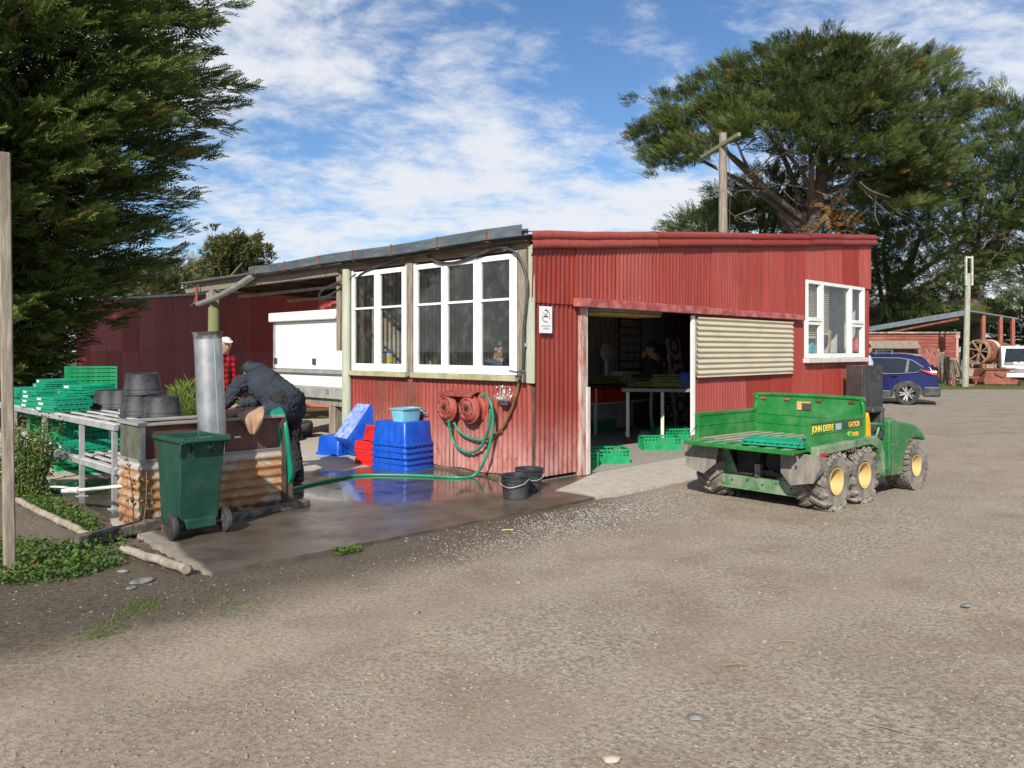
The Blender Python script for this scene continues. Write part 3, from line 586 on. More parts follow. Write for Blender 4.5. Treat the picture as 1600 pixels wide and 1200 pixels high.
# ================================================================ things on the shed walls
def text_mesh(name, body, size, mat, parent, M, extrude=.0015, align='LEFT', sx=1.0, bold=0.0):
    cu = bpy.data.curves.new(name, 'FONT'); cu.body = body; cu.size = size; cu.extrude = extrude; cu.align_x = align; cu.offset = bold
    ob = bpy.data.objects.new(name, cu); COL.objects.link(ob); bpy.context.view_layer.update()
    me = bpy.data.meshes.new_from_object(ob.evaluated_get(bpy.context.evaluated_depsgraph_get())); bpy.data.objects.remove(ob)
    me.transform(M @ Matrix.Diagonal((sx, 1, 1, 1))); me.materials.clear(); me.materials.append(mat)
    o = bpy.data.objects.new(name, me); COL.objects.link(o); o.parent = parent; return o
ink = pm('dark_ink', (.03, .03, .03), .6, bump=0); ink_g = pm('grey_ink', (.42, .47, .45), .6, bump=0)
e = empty('notice_sign', SH(.04, -.045, 1.70), 45, 'white no smoking notice screwed to the red wall by the corner', 'sign')
mb = MB(); mb.b2((0, -.006, 0), (.215, 0, .305)); mb.obj('board', white_tag, e, bevel=.002)
mb = MB()
def arc_pts(c, r, a0, a1, n): return [(c[0]+r*math.cos(R(a)), -.009, c[1]+r*math.sin(R(a))) for a in np.linspace(a0, a1, n)]
mb.tube(arc_pts((.107, .195), .066, 190, 290, 10), .0035, 5); mb.tube(arc_pts((.107, .195), .066, -30, 95, 10), .003, 5)
mb.b2((.06, -.011, .185), (.14, -.007, .196)); mb.tube([(.065, -.009, .232), (.1, -.009, .2)], .003, 5); mb.tube([(.1, -.009, .2), (.13, -.009, .24), (.115, -.009, .262), (.107, -.009, .28)], .0025, 5); mb.b2((.085, -.011, .258), (.125, -.007, .266))
mb.obj('pictogram', ink, e)
mb = MB()
for r_, (x0, x1, z) in enumerate(((.03, .185, .075), (.06, .155, .045))):
    x_ = x0
    while x_ < x1: mb.b2((x_, -.0085, z), (x_+.011, -.006, z+.017)); x_ += .0155
mb.obj('small_print', ink_g, e)
# two steel wheel rims used as hose hangers
def rim_mesh(Mx):
    m = MB(); m.lathe([(.03, .16), (.034, .165), (.075, .165), (.10, .15), (.125, .165), (.145, .15), (.155, .11), (.162, .10), (.178, .105), (.183, .095), (.178, .085), (.16, .085), (.145, .05), (.145, .0), (.16, -.03), (.18, -.035), (.183, -.045), (.165, -.05)], 32, Mx @ Matrix.Diagonal((1, 1, .8, 1)))
    return m
hh = empty('hose_hanger', SH(0, 1.12, .80), 45, 'two red painted steel wheel rims bolted to the red wall as hose hangers', 'hose hanger')
rim_paint = pm('faded_red_rim_paint', (.28, .048, .036), .6, .05, var=.3, scale=9, bump=.15, dirt=(.36, .13, .1), damt=.35, dscale=8)
for b in (.24, -.17):
    mm = T(-.05, b, 0) @ RY(-90)
    rim_o = rim_mesh(mm).obj('wheel_rim', rim_paint, hh, smooth=True, ang=50)
    hd = pm('hole_shade', (.012, .01, .01), .9, bump=0)  # flat dark discs, painted shade standing in for the rim's openings
    for a in range(0, 360, 60): m = MB(); m.lathe([(.001, .002), (.014, .002), (.014, -.001), (.001, -.001)], 10, mm @ RZ(a) @ T(.116, 0, .129) @ RY(6)); m.obj('vent_hole_disc', hd, rim_o)
    m = MB(); m.lathe([(.001, .135), (.032, .135)], 16, mm); m.obj('hub_hole_disc', hd, rim_o)
    for a in range(0, 360, 72): m = MB(); m.lathe([(.001, .002), (.009, .002), (.009, -.001), (.001, -.001)], 8, mm @ RZ(a+20) @ T(.055, 0, .1335)); m.obj('bolt_hole_disc', hd, rim_o)
m = MB(); m.add([(-.19, .36, .165), (-.19, -.28, .165), (-.02, -.24, .215), (-.02, .30, .215)], [(0, 1, 2, 3)]); m.add([(-.19, .36, .165), (-.19, -.28, .165), (-.186, -.28, .145), (-.186, .36, .145)], [(0, 1, 2, 3)])
m.obj('cover_plate', rim_paint, hh)
# hose: from the tap down, round the rims, then along the slab
def sm(pts, n=8):
    pts = [Vector(p) for p in pts]; out_ = []
    for i in range(len(pts)-1):
        p0, p1, p2, p3 = pts[max(i-1, 0)], pts[i], pts[i+1], pts[min(i+2, len(pts)-1)]
        for j in range(n):
            t_ = j/n; out_.append(.5*((2*p1)+(p2-p0)*t_+(2*p0-5*p1+4*p2-p3)*t_*t_+(3*p1-p0-3*p2+p3)*t_**3))
    return out_+[pts[-1]]
def Lw(u, v, off): # point on the window wall plane shifted off the wall by `off` metres
    r_ = (u-800)/F; c = C0-D1*off; b = (c.x-r_*c.y)/(.7071*(1+r_)); p_ = c+D2*b; p_.z = H-(v-V0)/F*p_.y; return p_
hose_pts = [Lw(769, 640, .16), Lw(770, 668, .14), Lw(764, 700, .15), Lw(757, 720, .17), Lw(750, 733, .17), G(738, 744, .02), G(715, 746, .014), G(665, 743.5, .014), G(610, 742, .014), G(560, 743, .014), G(510, 751, .014), G(455, 764, .014), G(430, 768, .014), G(415, 764, .014)]
hose_up = [Lw(752, 620, .26), Lw(758, 616, .2), Lw(765, 626, .17)]
m = MB(); m.tube(sm(hose_up+hose_pts), .0175, 8)
m.tube(sm([Lw(701, 655, .13), Lw(703, 672, .10), Lw(710, 692, .08), Lw(722, 704, .08), Lw(736, 707, .08), Lw(750, 700, .09), Lw(759, 684, .11), Lw(765, 660, .14), Lw(766, 640, .16)]), .0165, 8)
m.tube(sm([Lw(709, 660, .12), Lw(718, 674, .09), Lw(733, 684, .07), Lw(750, 688, .07), Lw(763, 686, .07)]), .0155, 8)
ho = m.obj('garden_hose', hose_m, smooth=True, ang=180); tag(ho, 'green garden hose looped over the wheel rims and trailing across the wet slab', 'hose')
m = MB(); m.tube(sm([Lw(763, 686, .07), Lw(782, 672, .05), Lw(796, 648, .045), Lw(806, 620, .05), Lw(812, 590, .06)]), .0165, 8)
o = m.obj('supply_hose', pm('brown_stained_hose', (.16, .10, .04), .6, var=.4, scale=8), smooth=True, ang=180); tag(o, 'brown stained supply hose curving from the wall tap to the rims', 'hose')
e = empty('water_pipe', SH(0, 0, 0), 45, 'black plastic water pipe running from the eaves down the corner to a tap', 'pipe')
def toloc(p): return (RZ(-45) @ (Vector(p)-C0).to_4d()).to_3d()
m = MB(); m.tube([toloc(p) for p in sm([Lw(560, 432, .05), Lw(580, 420, .06), Lw(640, 396, .1), Lw(660, 395, .06), Lw(682, 409, .07), Lw(710, 410, .07), Lw(745, 399, .08), Lw(775, 387, .08), Lw(795, 389, .08), Lw(810, 400, .08), Lw(822, 430, .07), Lw(824, 450, .08), Lw(822, 480, .08), Lw(819, 510, .08), Lw(818, 540, .08), Lw(817, 578, .08)])], .0165, 8); m.obj('pipe_run', black_pl, e, smooth=True, ang=180)
m = MB(); m.tube([toloc(p) for p in sm([Lw(530, 440, .05), Lw(515, 447, .0), Lw(502, 455, .0), Lw(499, 463, .0), Lw(508, 464, .0), Lw(530, 452, .0), Lw(556, 428, .05)])], .016, 8); m.obj('pipe_loop', black_pl, e, smooth=True, ang=180)
m = MB(); c = toloc(Lw(817, 585, .08)); m.tube([c+Vector((0, 0, .05)), c+Vector((0, 0, -.09))], .024, 10); m.tube([c, c+Vector((-.09, .02, -.02))], .017, 8); m.tube([c+Vector((-.04, .05, .03)), c+Vector((-.04, -.05, .03))], .008, 6); m.tube([c+Vector((-.06, .16, .04)), c+Vector((-.03, .05, .02))], .01, 6); m.obj('tap', pm('tarnished_brass', (.2, .19, .2), .4, .8), e, smooth=True)
for u, v in ((790, 388), (819, 539)):
    m = MB(); c = toloc(Lw(u, v, .07)); m.b2(c-Vector((.012, .03, .022)), c+Vector((.06, .03, .022))); m.obj('pipe_clip', galv, e, bevel=.004)
e = empty('soap_rack', SH(0, .43, .95), 45, 'small wire soap rack on the wall splashed with white lime', 'soap rack')
m = MB()
for y in np.linspace(-.1, .1, 6): m.tube(sm([(-.01, y, .13), (-.02, y, .02), (-.10, y*.9, -.03), (-.13, y*.9, .03)], 3), .004, 5)
m.tube([(-.13, -.09, .03), (-.13, .09, .03)], .004, 5); m.tube([(-.01, -.1, .13), (-.01, .1, .13)], .004, 5); m.obj('wire_frame', galv_dull, e)
m = MB(); m.ell((-.08, .01, .0), (.05, .07, .035), 10, 7); m.obj('soap', pm('old_soap', (.5, .46, .36), .6), e, smooth=True)
m = MB(); m.b2((-.10, -.09, -.09), (-.02, .03, -.035)); m.obj('scrubbing_brush', black_pl, e, bevel=.01)
m = MB()
for i in range(34):
    y, z = random.gauss(0, .06), random.gauss(.06, .05); m.lathe([(.002, 0), (.004+.012*random.random()**2, -.001), (.001, -.003)], 6, T(-.014, y, z) @ RY(90))
m.obj('lime_splash', pm('white_lime', (.75, .72, .68), .8), e)['kind'] = 'stuff'
# ================================================================ crates and tubs
def bin_solid(name, l, w, h, mat, label, group=None, inv=True, rimt=.035):
    """solid tapered plastic bin, upside down when inv: open mouth with its rim at z=0"""
    e = empty(name, label=label, cat='crate', group=group); k = .90; m = MB()
    def ring(s, z, c=.03):
        a, b = l/2*s, w/2*s; r_ = []
        for cx, cy, a0 in ((a-c, b-c, 0), (-a+c, b-c, 90), (-a+c, -b+c, 180), (a-c, -b+c, 270)):
            for q_ in (0, 45, 90): r_.append((cx+c*math.cos(R(a0+q_)), cy+c*math.sin(R(a0+q_)), z))
        return r_
    zs = [(1.0, 0), (1.0, .0), (k+.02, h*.97), (k, h), (k-.04, h)]
    vs = [p_ for s_, z in zs for p_ in ring(s_, z)]; n = 12
    fs = [(i*n+j, i*n+(j+1) % n, (i+1)*n+(j+1) % n, (i+1)*n+j) for i in range(len(zs)-1) for j in range(n)]+[tuple((len(zs)-1)*n+j for j in range(n))]
    m.add(vs, fs); m.add([p_ for s_, z in ((.97, .0), (k-.03, h-.012)) for p_ in ring(s_, z)], [(j, n+j, n+(j+1) % n, (j+1) % n) for j in range(n)]+[tuple(n+j for j in range(n))[::-1]])
    m.obj('body', mat, e, smooth=True, ang=50)
    m = MB(); rs = [(1.0, rimt), (1.06, rimt), (1.07, rimt-.008), (1.07, 0), (.98, 0)]
    m.add([p_ for s_, z in rs for p_ in ring(s_, z, .035)], [(i*n+j, i*n+(j+1) % n, (i+1)*n+(j+1) % n, (i+1)*n+j) for i in range(4) for j in range(n)]); m.obj('rim', mat, e, smooth=True, ang=50)
    m = MB()
    for sx in (-1, 1):
        for y in (-.12, -.04, .04, .12): m.b2((sx*l*.5*.985-.006, y-.012, rimt), (sx*l*.5*.985+.006, y+.012, rimt+.055))
        m.b2((sx*l*.515-.004, -.09, .006), (sx*l*.515+.012, .09, rimt-.006))
    m.obj('handle_rib', mat, e)
    for s_ in (-1, 1):
        for x in np.linspace(-l*.36, l*.36, 5): m = MB(); m.add([(x-.012, s_*w*.5, rimt), (x+.012, s_*w*.5, rimt), (x+.011, s_*w*.455, h*.9), (x-.011, s_*w*.455, h*.9), (x-.012, s_*(w*.5+.008), rimt), (x+.012, s_*(w*.5+.008), rimt), (x+.011, s_*(w*.455+.008), h*.88), (x-.011, s_*(w*.455+.008), h*.88)], [(4, 5, 6, 7), (0, 4, 7, 3), (1, 2, 6, 5), (3, 7, 6, 2)]); m.obj('wall_rib', mat, e)
    return e
# stack of five nested blue bins, mouth down; axes follow the shed
bp_ = G(617, 736); gname = 'blue bins nested upside down by the red wall'
L_, W_ = .60, .50
orig = bin_solid('blue_bin', L_, W_, .30, blue_pl, 'bottom blue bin of the upside-down stack under the pale blue bucket', gname)
ctr = bp_+D1*(W_/2+.02)+D2*(L_/2-.1); 
names = ['bottom', 'second from bottom', 'middle', 'second from top', 'topmost']
for i in range(5):
    o = orig if i == 0 else copy_tree(orig, label=names[i]+' blue bin of the upside-down stack under the pale blue bucket')
    o.location = ctr+Vector((random.uniform(-.006, .006), random.uniform(-.006, .006), .075*i)); o.rotation_euler.z = R(90+45+random.uniform(-1, 1)+8)
pe = empty('pale_blue_bucket', ctr+Vector((0.05, -.02, .60)), 50, 'pale blue rectangular bucket on top of the blue bin stack', 'bucket')
m = MB()
def rr(l, w, z, c=.03):
    r_ = []
    for cx, cy, a0 in ((l-c, w-c, 0), (-l+c, w-c, 90), (-l+c, -w+c, 180), (l-c, -w+c, 270)):
        for q_ in (0, 45, 90): r_.append((cx+c*math.cos(R(a0+q_)), cy+c*math.sin(R(a0+q_)), z))
    return r_
def rings(m, rs, cap0=True, cap1=False):
    n = 12; m.add([p_ for r_ in rs for p_ in r_], [(i*n+j, i*n+(j+1) % n, (i+1)*n+(j+1) % n, (i+1)*n+j) for i in range(len(rs)-1) for j in range(n)]+([tuple(range(n))[::-1]] if cap0 else [])+([tuple((len(rs)-1)*n+j for j in range(n))] if cap1 else []))
rings(m, [rr(.15, .10, 0), rr(.17, .12, .15), rr(.185, .135, .152), rr(.187, .137, .168), rr(.165, .115, .168), rr(.145, .095, .01)], True, True); m.obj('body', blue_light, pe, smooth=True, ang=40)
m = MB(); m.tube(sm([(.1, -.14, .15), (.15, -.165, .11), (.19, -.165, .085), (.21, -.05, .075), (.2, .06, .08), (.14, .14, .15)]), .006, 6); m.obj('handle', blue_light, pe)
# blue bin on the floor, and one tipped against it
o = bin_solid('blue_bin', .5, .42, .27, blue_pl, 'blue bin standing upside down on the slab, leftmost of the blue ones'); o.location = G(515, 712)+D2*.12+D1*.24; o.rotation_euler.z = R(60)
tb = bin_solid('blue_bin', .66, .46, .34, blue_pl, 'blue bin tipped on edge with its scuffed base turned to the light'); tb.location = G(571, 716)+Vector((.0, .30, .30)); tb.rotation_euler = Euler((0, R(-52), R(38)), 'XYZ')
m = MB(); m.b2((-.29, -.2, .341), (.29, .2, .347)); m.obj('scuffed_base', blue_worn, tb)['label'] = 'scuffed pale blue base'
# red crates
def lattice(m, l, h, ax, off, bars=9, rows=2, th=.012, web=True):
    """one lattice wall: rim, foot, ribs and rungs around a thin recessed web"""
    def bx(x0, x1, z0, z1, t0, t1):
        if ax == 'x': m.b2((x0, off+t0, z0), (x1, off+t1, z1))
        else: m.b2((off+t0, x0, z0), (off+t1, x1, z1))
    bx(-l/2, l/2, h-.022, h, -th, th); bx(-l/2, l/2, 0, .018, -th*.9, th*.9)
    for i in range(bars+1):
        x = -l/2+.008+(l-.016)*i/bars; bx(x-.007, x+.007, .018, h-.022, -th*.8, th*.8)
    for r_ in range(1, rows+1):
        z = .018+(h-.04)*r_/(rows+1); bx(-l/2+.015, l/2-.015, z-.006, z+.006, -th*.7, th*.7)
    if web: bx(-l/2+.004, l/2-.004, .018, h*.42, -.003, .003)
def lat_crate(name, l, w, h, mat, label, group=None, rows=2):
    e = empty(name, label=label, cat='crate', group=group)
    m = MB(); m.b2((-l/2+.013, -w/2+.013, .004), (l/2-.013, w/2-.013, .016))
    for x in np.linspace(-l/2+.05, l/2-.05, 8): m.b2((x-.006, -w/2+.014, .016), (x+.006, w/2-.014, .022))
    m.obj('base', mat, e)
    for s_ in (-1, 1):
        m = MB(); lattice(m, l, h, 'x', s_*(w/2-.012), 11, rows); m.obj('long_wall', mat, e)
        m = MB(); lattice(m, w-.05, h, 'y', s_*(l/2-.012), 7, rows); m.obj('end_wall', mat, e)
    return e
rc = lat_crate('red_crate', .42, .32, .075, red_pl, 'bottom red crate of the low stack beside the blue bins', 'red crates beside the blue bins', rows=1)
rpos = G(584, 729)+D2*.22+D1*.16
for i, nm in enumerate(('bottom', 'second from bottom', 'third from bottom', 'top')):
    o = rc if i == 0 else copy_tree(rc, label=nm+' red crate of the low stack beside the blue bins')
    o.location = rpos+Vector((.012*(i % 2), 0, .078*i)); o.rotation_euler.z = R(135+2*i)
m = MB(); lattice(m, .36, .2, 'x', 0, 10, 0)
for x in np.linspace(-.1, .1, 6): m.b2((x-.008, -.006, .06), (x+.008, .006, .13))
o = m.obj('loose_red_panel', red_pl); o.location = rpos+Vector((-.02, -.06, .31)); o.rotation_euler = Euler((R(-14), 0, R(-45)), 'XYZ'); tag(o, 'slotted red crate side leaning on top of the red stack', 'crate panel')
# black buckets on the slab
def bucket(label):
    e = empty('black_bucket', label=label, cat='bucket', group='black buckets by the shed corner'); m = MB()
    m.lathe([(.001, .006), (.118, .006), (.122, .0), (.128, .004), (.146, .215), (.158, .218), (.160, .235), (.152, .238), (.140, .228), (.122, .02), (.001, .016)], 28); m.lathe([(.146, .175), (.153, .177), (.153, .19), (.146, .192)], 28); m.obj('pail', tub_m, e, smooth=True, ang=45)
    m = MB(); m.tube(sm([(-.155, 0, .205), (-.13, -.11, .16), (0, -.172, .125), (.13, -.11, .16), (.155, 0, .205)]), .004, 6); m.obj('bail_handle', galv_dull, e, smooth=True)
    m = MB()
    for s_ in (-1, 1): m.ell((s_*.155, 0, .205), (.012, .014, .014), 8, 6)
    m.obj('ear', tub_m, e, smooth=True); return e
b1_ = bucket('nearer black bucket with a wire handle on the wet slab'); b1_.location = G(806, 779)+Vector((0, .06, 0)); b1_.rotation_euler.z = R(-25)
b2_ = copy_tree(b1_, label='farther black bucket half behind the other, closest to the corner'); b2_.location = G(824, 768)+Vector((.02, .1, 0)); b2_.rotation_euler.z = R(20)
# ================================================================ wheelie bin
wb = empty('wheelie_bin', G(281, 846)+D1*.0, 45, 'dark green two wheeled rubbish bin without a lid beside the rusty trough', 'bin'); wb.scale = (.85, 1, 1); m = MB()
# local x along the axle, y away from the camera, near bottom-left corner at origin
def q4(x0, x1, y0, y1, z): return [(x0, y0, z), (x1, y0, z), (x1, y1, z), (x0, y1, z)]
wB = .44; rs = [q4(.045, .395, .10, .43, .045), q4(.03, .41, .075, .45, .12), q4(.02, .42, .035, .47, .50), q4(.0, .44, .0, .50, .765), q4(-.025, .465, -.03, .525, .77), q4(-.025, .465, -.03, .525, .81), q4(.015, .425, .02, .485, .81), q4(.03, .41, .05, .46, .45), q4(.05, .39, .1, .42, .07)]
vs = [p_ for r_ in rs for p_ in r_]; m.add(vs, [(3, 2, 1, 0)]+[(i*4+j, i*4+(j+1) % 4, i*4+4+(j+1) % 4, i*4+4+j) for i in range(8) for j in range(4)]+[(32, 33, 34, 35)]); m.obj('body', green_bin, wb, bevel=.012, seg=3)
m = MB(); m.b2((.07, .03, .07), (.37, .10, .155)); m.obj('foot_panel', green_bin, wb, bevel=.012, seg=2)
m = MB(); m.tube([(-.0, -.075, .785), (.44, -.075, .785)], .017, 10)
m.obj('handle_bar', green_bin, wb, smooth=True)
for x in (.0, .12, .32, .44):
    m = MB(); m.prism([(-.085, .80), (-.04, .825), (.0, .80), (.0, .66), (-.015, .68), (-.03, .75), (-.06, .765)], -.008, .008, T(x, 0, 0) @ RZ(90)); m.obj('handle_bracket', green_bin, wb, bevel=.003)
m = MB(); m.tube([(-.04, .075, .10), (.48, .075, .10)], .013, 8); m.obj('axle', black_pl, wb)
for x in (-.035, .475):
    w_ = MB(); w_.lathe([(.045, -.026), (.085, -.03), (.102, -.018), (.104, 0), (.102, .018), (.085, .03), (.045, .026)], 28, T(x, .075, .104) @ RY(90)); o = w_.obj('wheel', black_rub, wb, smooth=True)
    w_ = MB(); w_.lathe([(.001, .022), (.04, .024), (.078, .018), (.08, -.018), (.04, -.024), (.001, -.022)], 20, T(x, .075, .104) @ RY(90))
    for a in range(0, 360, 45): w_.b2((-.004, .02, -.027), (.004, .078, .027), T(x, .075, .104) @ RY(90) @ RZ(a))
    w_.obj('hub', black_pl, o, smooth=True)
# ================================================================ wash trough
TR = Vector((-3.12, 6.71, 0))
tr = empty('wash_trough', TR, 45, 'brown steel wash trough with a rusty corrugated skirt under it', 'trough'); TL, TD = 1.30, .52
brown_steel = pm('brown_painted_steel', (.105, .038, .026), .5, var=.3, scale=4, bump=.1, dirt=(.19, .09, .06), damt=.35, dscale=4)
m = MB(); m.b2((.012, .012, .57), (TL-.012, .03, .86)); m.obj('front_panel', brown_steel, tr)
m = MB(); m.b2((.006, .012, .57), (.02, TD, .86)); m.obj('end_panel', pm('green_grey_steel', (.10, .105, .075), .45, var=.25, dirt=(.2, .19, .16), damt=.3), tr)
m = MB(); m.b2((TL-.02, .031, .57), (TL-.006, TD, .86)); m.obj('end_panel', brown_steel, tr)
m = MB(); m.b2((.021, TD-.02, .57), (TL-.021, TD, .86)); m.obj('back_panel', brown_steel, tr)
m = MB(); m.b2((.03, .03, .60), (TL-.03, TD-.02, .625)); m.obj('trough_floor', galv_dull, tr)
m = MB(); m.b2((-.02, -.03, .861), (TL+.01, .085, .885)); m.b2((-.02, TD-.08, .861), (TL+.01, TD+.02, .885)); m.b2((-.02, .086, .8615), (.09, TD-.081, .8845)); m.b2((TL-.08, .086, .8615), (TL+.01, TD-.081, .8845)); m.obj('rim', pm('zinc_rim', (.42, .41, .39), .5, .3, var=.2, dirt=(.22, .17, .12), damt=.5), tr, bevel=.004)
m = MB(); m.b2((-.004, -.004, .55), (.03, .012, .862)); m.obj('corner_angle', galv_dull, tr)
m = MB(); corr(m, -.58, .0, 0, TL, pitch=.083, amp=.010, seg=8, M=T(0, -.004, 0) @ Matrix(((0, 0, 1, 0), (0, 1, 0, 0), (-1, 0, 0, 0), (0, 0, 0, 1))), rows=10, wob=.012); m.obj('corrugated_skirt', rust_sheet, tr, smooth=True, ang=80)
m = MB(); corr(m, -.58, .0, -TD, 0.0, pitch=.083, amp=.010, seg=8, M=T(-.004, 0, 0) @ RZ(-90) @ Matrix(((0, 0, 1, 0), (0, 1, 0, 0), (-1, 0, 0, 0), (0, 0, 0, 1))), rows=6, wob=.012); m.obj('corrugated_skirt', rust_sheet, tr, smooth=True, ang=80)
m = MB(); m.b2((TL-.015, -.02, 0), (TL+.03, .02, .86)); m.obj('corner_post', pm('rusty_angle', (.09, .05, .035), .8, var=.4), tr)
m = MB(); m.b2((TL+.031, .0, 0), (TL+.11, .05, .34)); m.obj('timber_stub', wood_dark, tr)
m = MB(); m.b2((.82, -.0015, .70), (.88, .012, .715)); m.obj('paper_label', white_tag, tr)
fl = empty('flue_pipe', TR+D1*.545+D2*-.16+Vector((0, 0, .60)), 45, 'tall galvanised flue pipe standing against the front of the trough', 'pipe'); fl.rotation_euler = Euler((0, R(-2.6), R(45)), 'XYZ')
m = MB(); m.lathe([(.118, 0), (.118, 1.06), (.112, 1.06), (.112, 0)], 36); m.obj('pipe_body', galv, fl, smooth=True, ang=50)
m = MB(); m.lathe([(.119, 1.005), (.121, 1.045), (.134, 1.062), (.136, 1.068), (.128, 1.068), (.113, 1.05)], 36); m.obj('collar', pm('blotched_zinc', (.34, .34, .34), .5, .6, var=.6, scale=14, bump=.2, dirt=(.1, .09, .08), damt=.6, dscale=16), fl, smooth=True)
m = MB(); m.b2((-.002, -.121, 0), (.006, -.1165, 1.0))
for z in np.arange(.03, 1.0, .045): m.ell((.004, -.121, z), (.004, .003, .004), 6, 4)
m.obj('riveted_seam', galv_dull, fl)
m = MB(); m.b2((-.14, -.02, .12), (.14, .17, .15)); m.obj('strap', galv_dull, fl)
def cloth(name, pts, mat, label, thick=.008, cat='cloth', sub=2):
    """pts: rows of world points"""
    m = MB(); r_ = len(pts); c_ = len(pts[0]); m.v = [tuple(p_) for row in pts for p_ in row]; m.f = [(i*c_+j, i*c_+j+1, (i+1)*c_+j+1, (i+1)*c_+j) for i in range(r_-1) for j in range(c_-1)]
    o = m.obj(name, mat, smooth=True, ang=180); s_ = o.modifiers.new('s', 'SUBSURF'); s_.levels = s_.render_levels = sub
    s_ = o.modifiers.new('t', 'SOLIDIFY'); s_.thickness = thick; tag(o, label, cat); return o
def TW(x, y, z): return TR+D1*x+D2*y+Vector((0, 0, z))
def clothpx(name, rows, Y, mat, label, cat, amp=.03, sub=2, th=.006):
    pts = []
    for k_, (u0, v0_, u1, v1_) in enumerate(rows):
        n_ = 6; pts.append([AT(u0+(u1-u0)*q_/(n_-1), v0_+(v1_-v0_)*q_/(n_-1), Y[k_]+amp*math.sin(q_*2.3+k_*.5)*(1 if k_ else .3)) for q_ in range(n_)])
    return cloth(name, pts, mat, label, th, cat, sub)
clothpx('green_apron', [(408, 640, 434, 634), (416, 638, 444, 641), (424, 652, 449, 660), (430, 674, 453, 690), (436, 702, 457, 720), (438, 728, 461, 742), (440, 748, 458, 750), (440, 764, 452, 760)], [7.95, 7.72, 7.63, 7.62, 7.64, 7.66, 7.68, 7.7], pm('green_pvc', (.004, .20, .125), .35, var=.12, bump=.05), 'green waterproof apron hanging over the end of the trough', 'apron', .035)
clothpx('brown_rag', [(372, 640, 410, 636), (368, 646, 414, 640), (371, 651, 412, 650), (378, 658, 410, 660), (385, 668, 406, 668), (388, 674, 402, 675), (392, 678, 399, 679)], [7.55, 7.36, 7.30, 7.28, 7.30, 7.31, 7.32], pm('tan_leather', (.34, .215, .13), .85, var=.3, scale=9, bump=.3), 'tan leather rag draped over the trough rim', 'rag', .03)
m = MB()
for i, (p0, p1, r0, r1) in enumerate([((.85, .1, .92), (1.0, .06, .94), .045, .035), ((1.0, .06, .94), (1.13, .05, .955), .03, .02), ((.98, .08, .93), (1.12, .1, .945), .028, .016), ((.78, .08, .91), (.87, .1, .925), .04, .045)]): m.caps(TW(*p0), TW(*p1), r0, r1, 9)
o = m.obj('work_glove', pm('grey_brown_glove', (.20, .135, .095), .9, var=.3, bump=.3), smooth=True); tag(o, 'dirty brown work glove lying on the trough rim', 'glove')
# ================================================================ slatted rack with tubs and folded crates
RK = Vector((-4.44, 8.22, 0)); rack = empty('slatted_rack', RK, 45, 'galvanised slatted two tier rack at the left of the trough', 'rack')
RL0, RL1, RW = -1.0, 3.6, .72          # local y runs along the rack, x is its depth
for z, nm in ((.765, 'top'), (.35, 'lower')):
    m = MB()
    for x in (0, RW): m.b2((x-.018, RL0, z-.02), (x+.018, RL1, z+.03))
    m.obj('rail', galv_dull, rack)
    sm_ = pm('pale_slat', (.52, .51, .48), .6, var=.1, dirt=(.35, .32, .28), damt=.3)
    for x in (np.linspace(.02, RW-.02, 5) if z > .5 else np.linspace(.02, RW-.02, 6)):
        s_ = MB(); s_.b2((x-.024, RL0, z+.0315), (x+.024, RL1, z+.044)); s_.obj('slat', sm_, rack)
    for y in np.arange(RL0+.1, RL1, .65):
        s_ = MB(); s_.b2((.019, y, z-.012), (RW-.019, y+.04, z+.0305)); s_.obj('cross_bearer', galv_dull, rack)
for y in (0.0, 1.32, 2.6, RL0+.05):
    for x in (0, RW):
        s_ = MB(); s_.b2((x-.021, y-.021, 0), (x+.021, y+.021, .735)); s_.b2((x-.05, y-.05, 0), (x+.05, y+.05, .006)); s_.obj('leg', galv_dull, rack)
def RKW(y, x, z): return RK+D2*y+D1*x+Vector((0, 0, z))
def tub(): 
    e = empty('black_tub', cat='tub', group='black tubs upturned on the rack'); m = MB()
    m.lathe([(.001, .225), (.148, .225), (.163, .215), (.187, .03), (.19, .024), (.2, .02), (.203, .004), (.195, 0), (.178, .004), (.15, .2), (.001, .205)], 32); m.obj('shell', tub_m, e, smooth=True, ang=45)
    m = MB(); m.lathe([(.184, .055), (.1875, .056), (.1875, .062), (.183, .063)], 32); m.obj('bead', tub_m, e, smooth=True); return e
tp = [(G(243, 655, .81)+Vector((0, .15, 0)), 'upturned black tub at the right end of the rack, nearest the trough'), (G(203, 652, .81)+Vector((0.02, .17, 0)), 'upturned black tub under the top one, middle of the row'), (G(193, 640, .81)+Vector((-.12, .22, 0)), 'upturned black tub mostly hidden behind the middle one'), (G(172, 640, .81)+Vector((-.1, .2, 0)), 'leftmost upturned black tub, beside the folded crates')]
t0 = tub()
for i, (p_, lb) in enumerate(tp):
    o = t0 if i == 0 else copy_tree(t0); o.location = p_; o['label'] = lb
o = copy_tree(t0, label='black tub on top, perched on the other upturned tubs'); o.location = tp[1][0]+Vector((.02, .03, .229)); o.rotation_euler = (R(2), R(-1), 0)
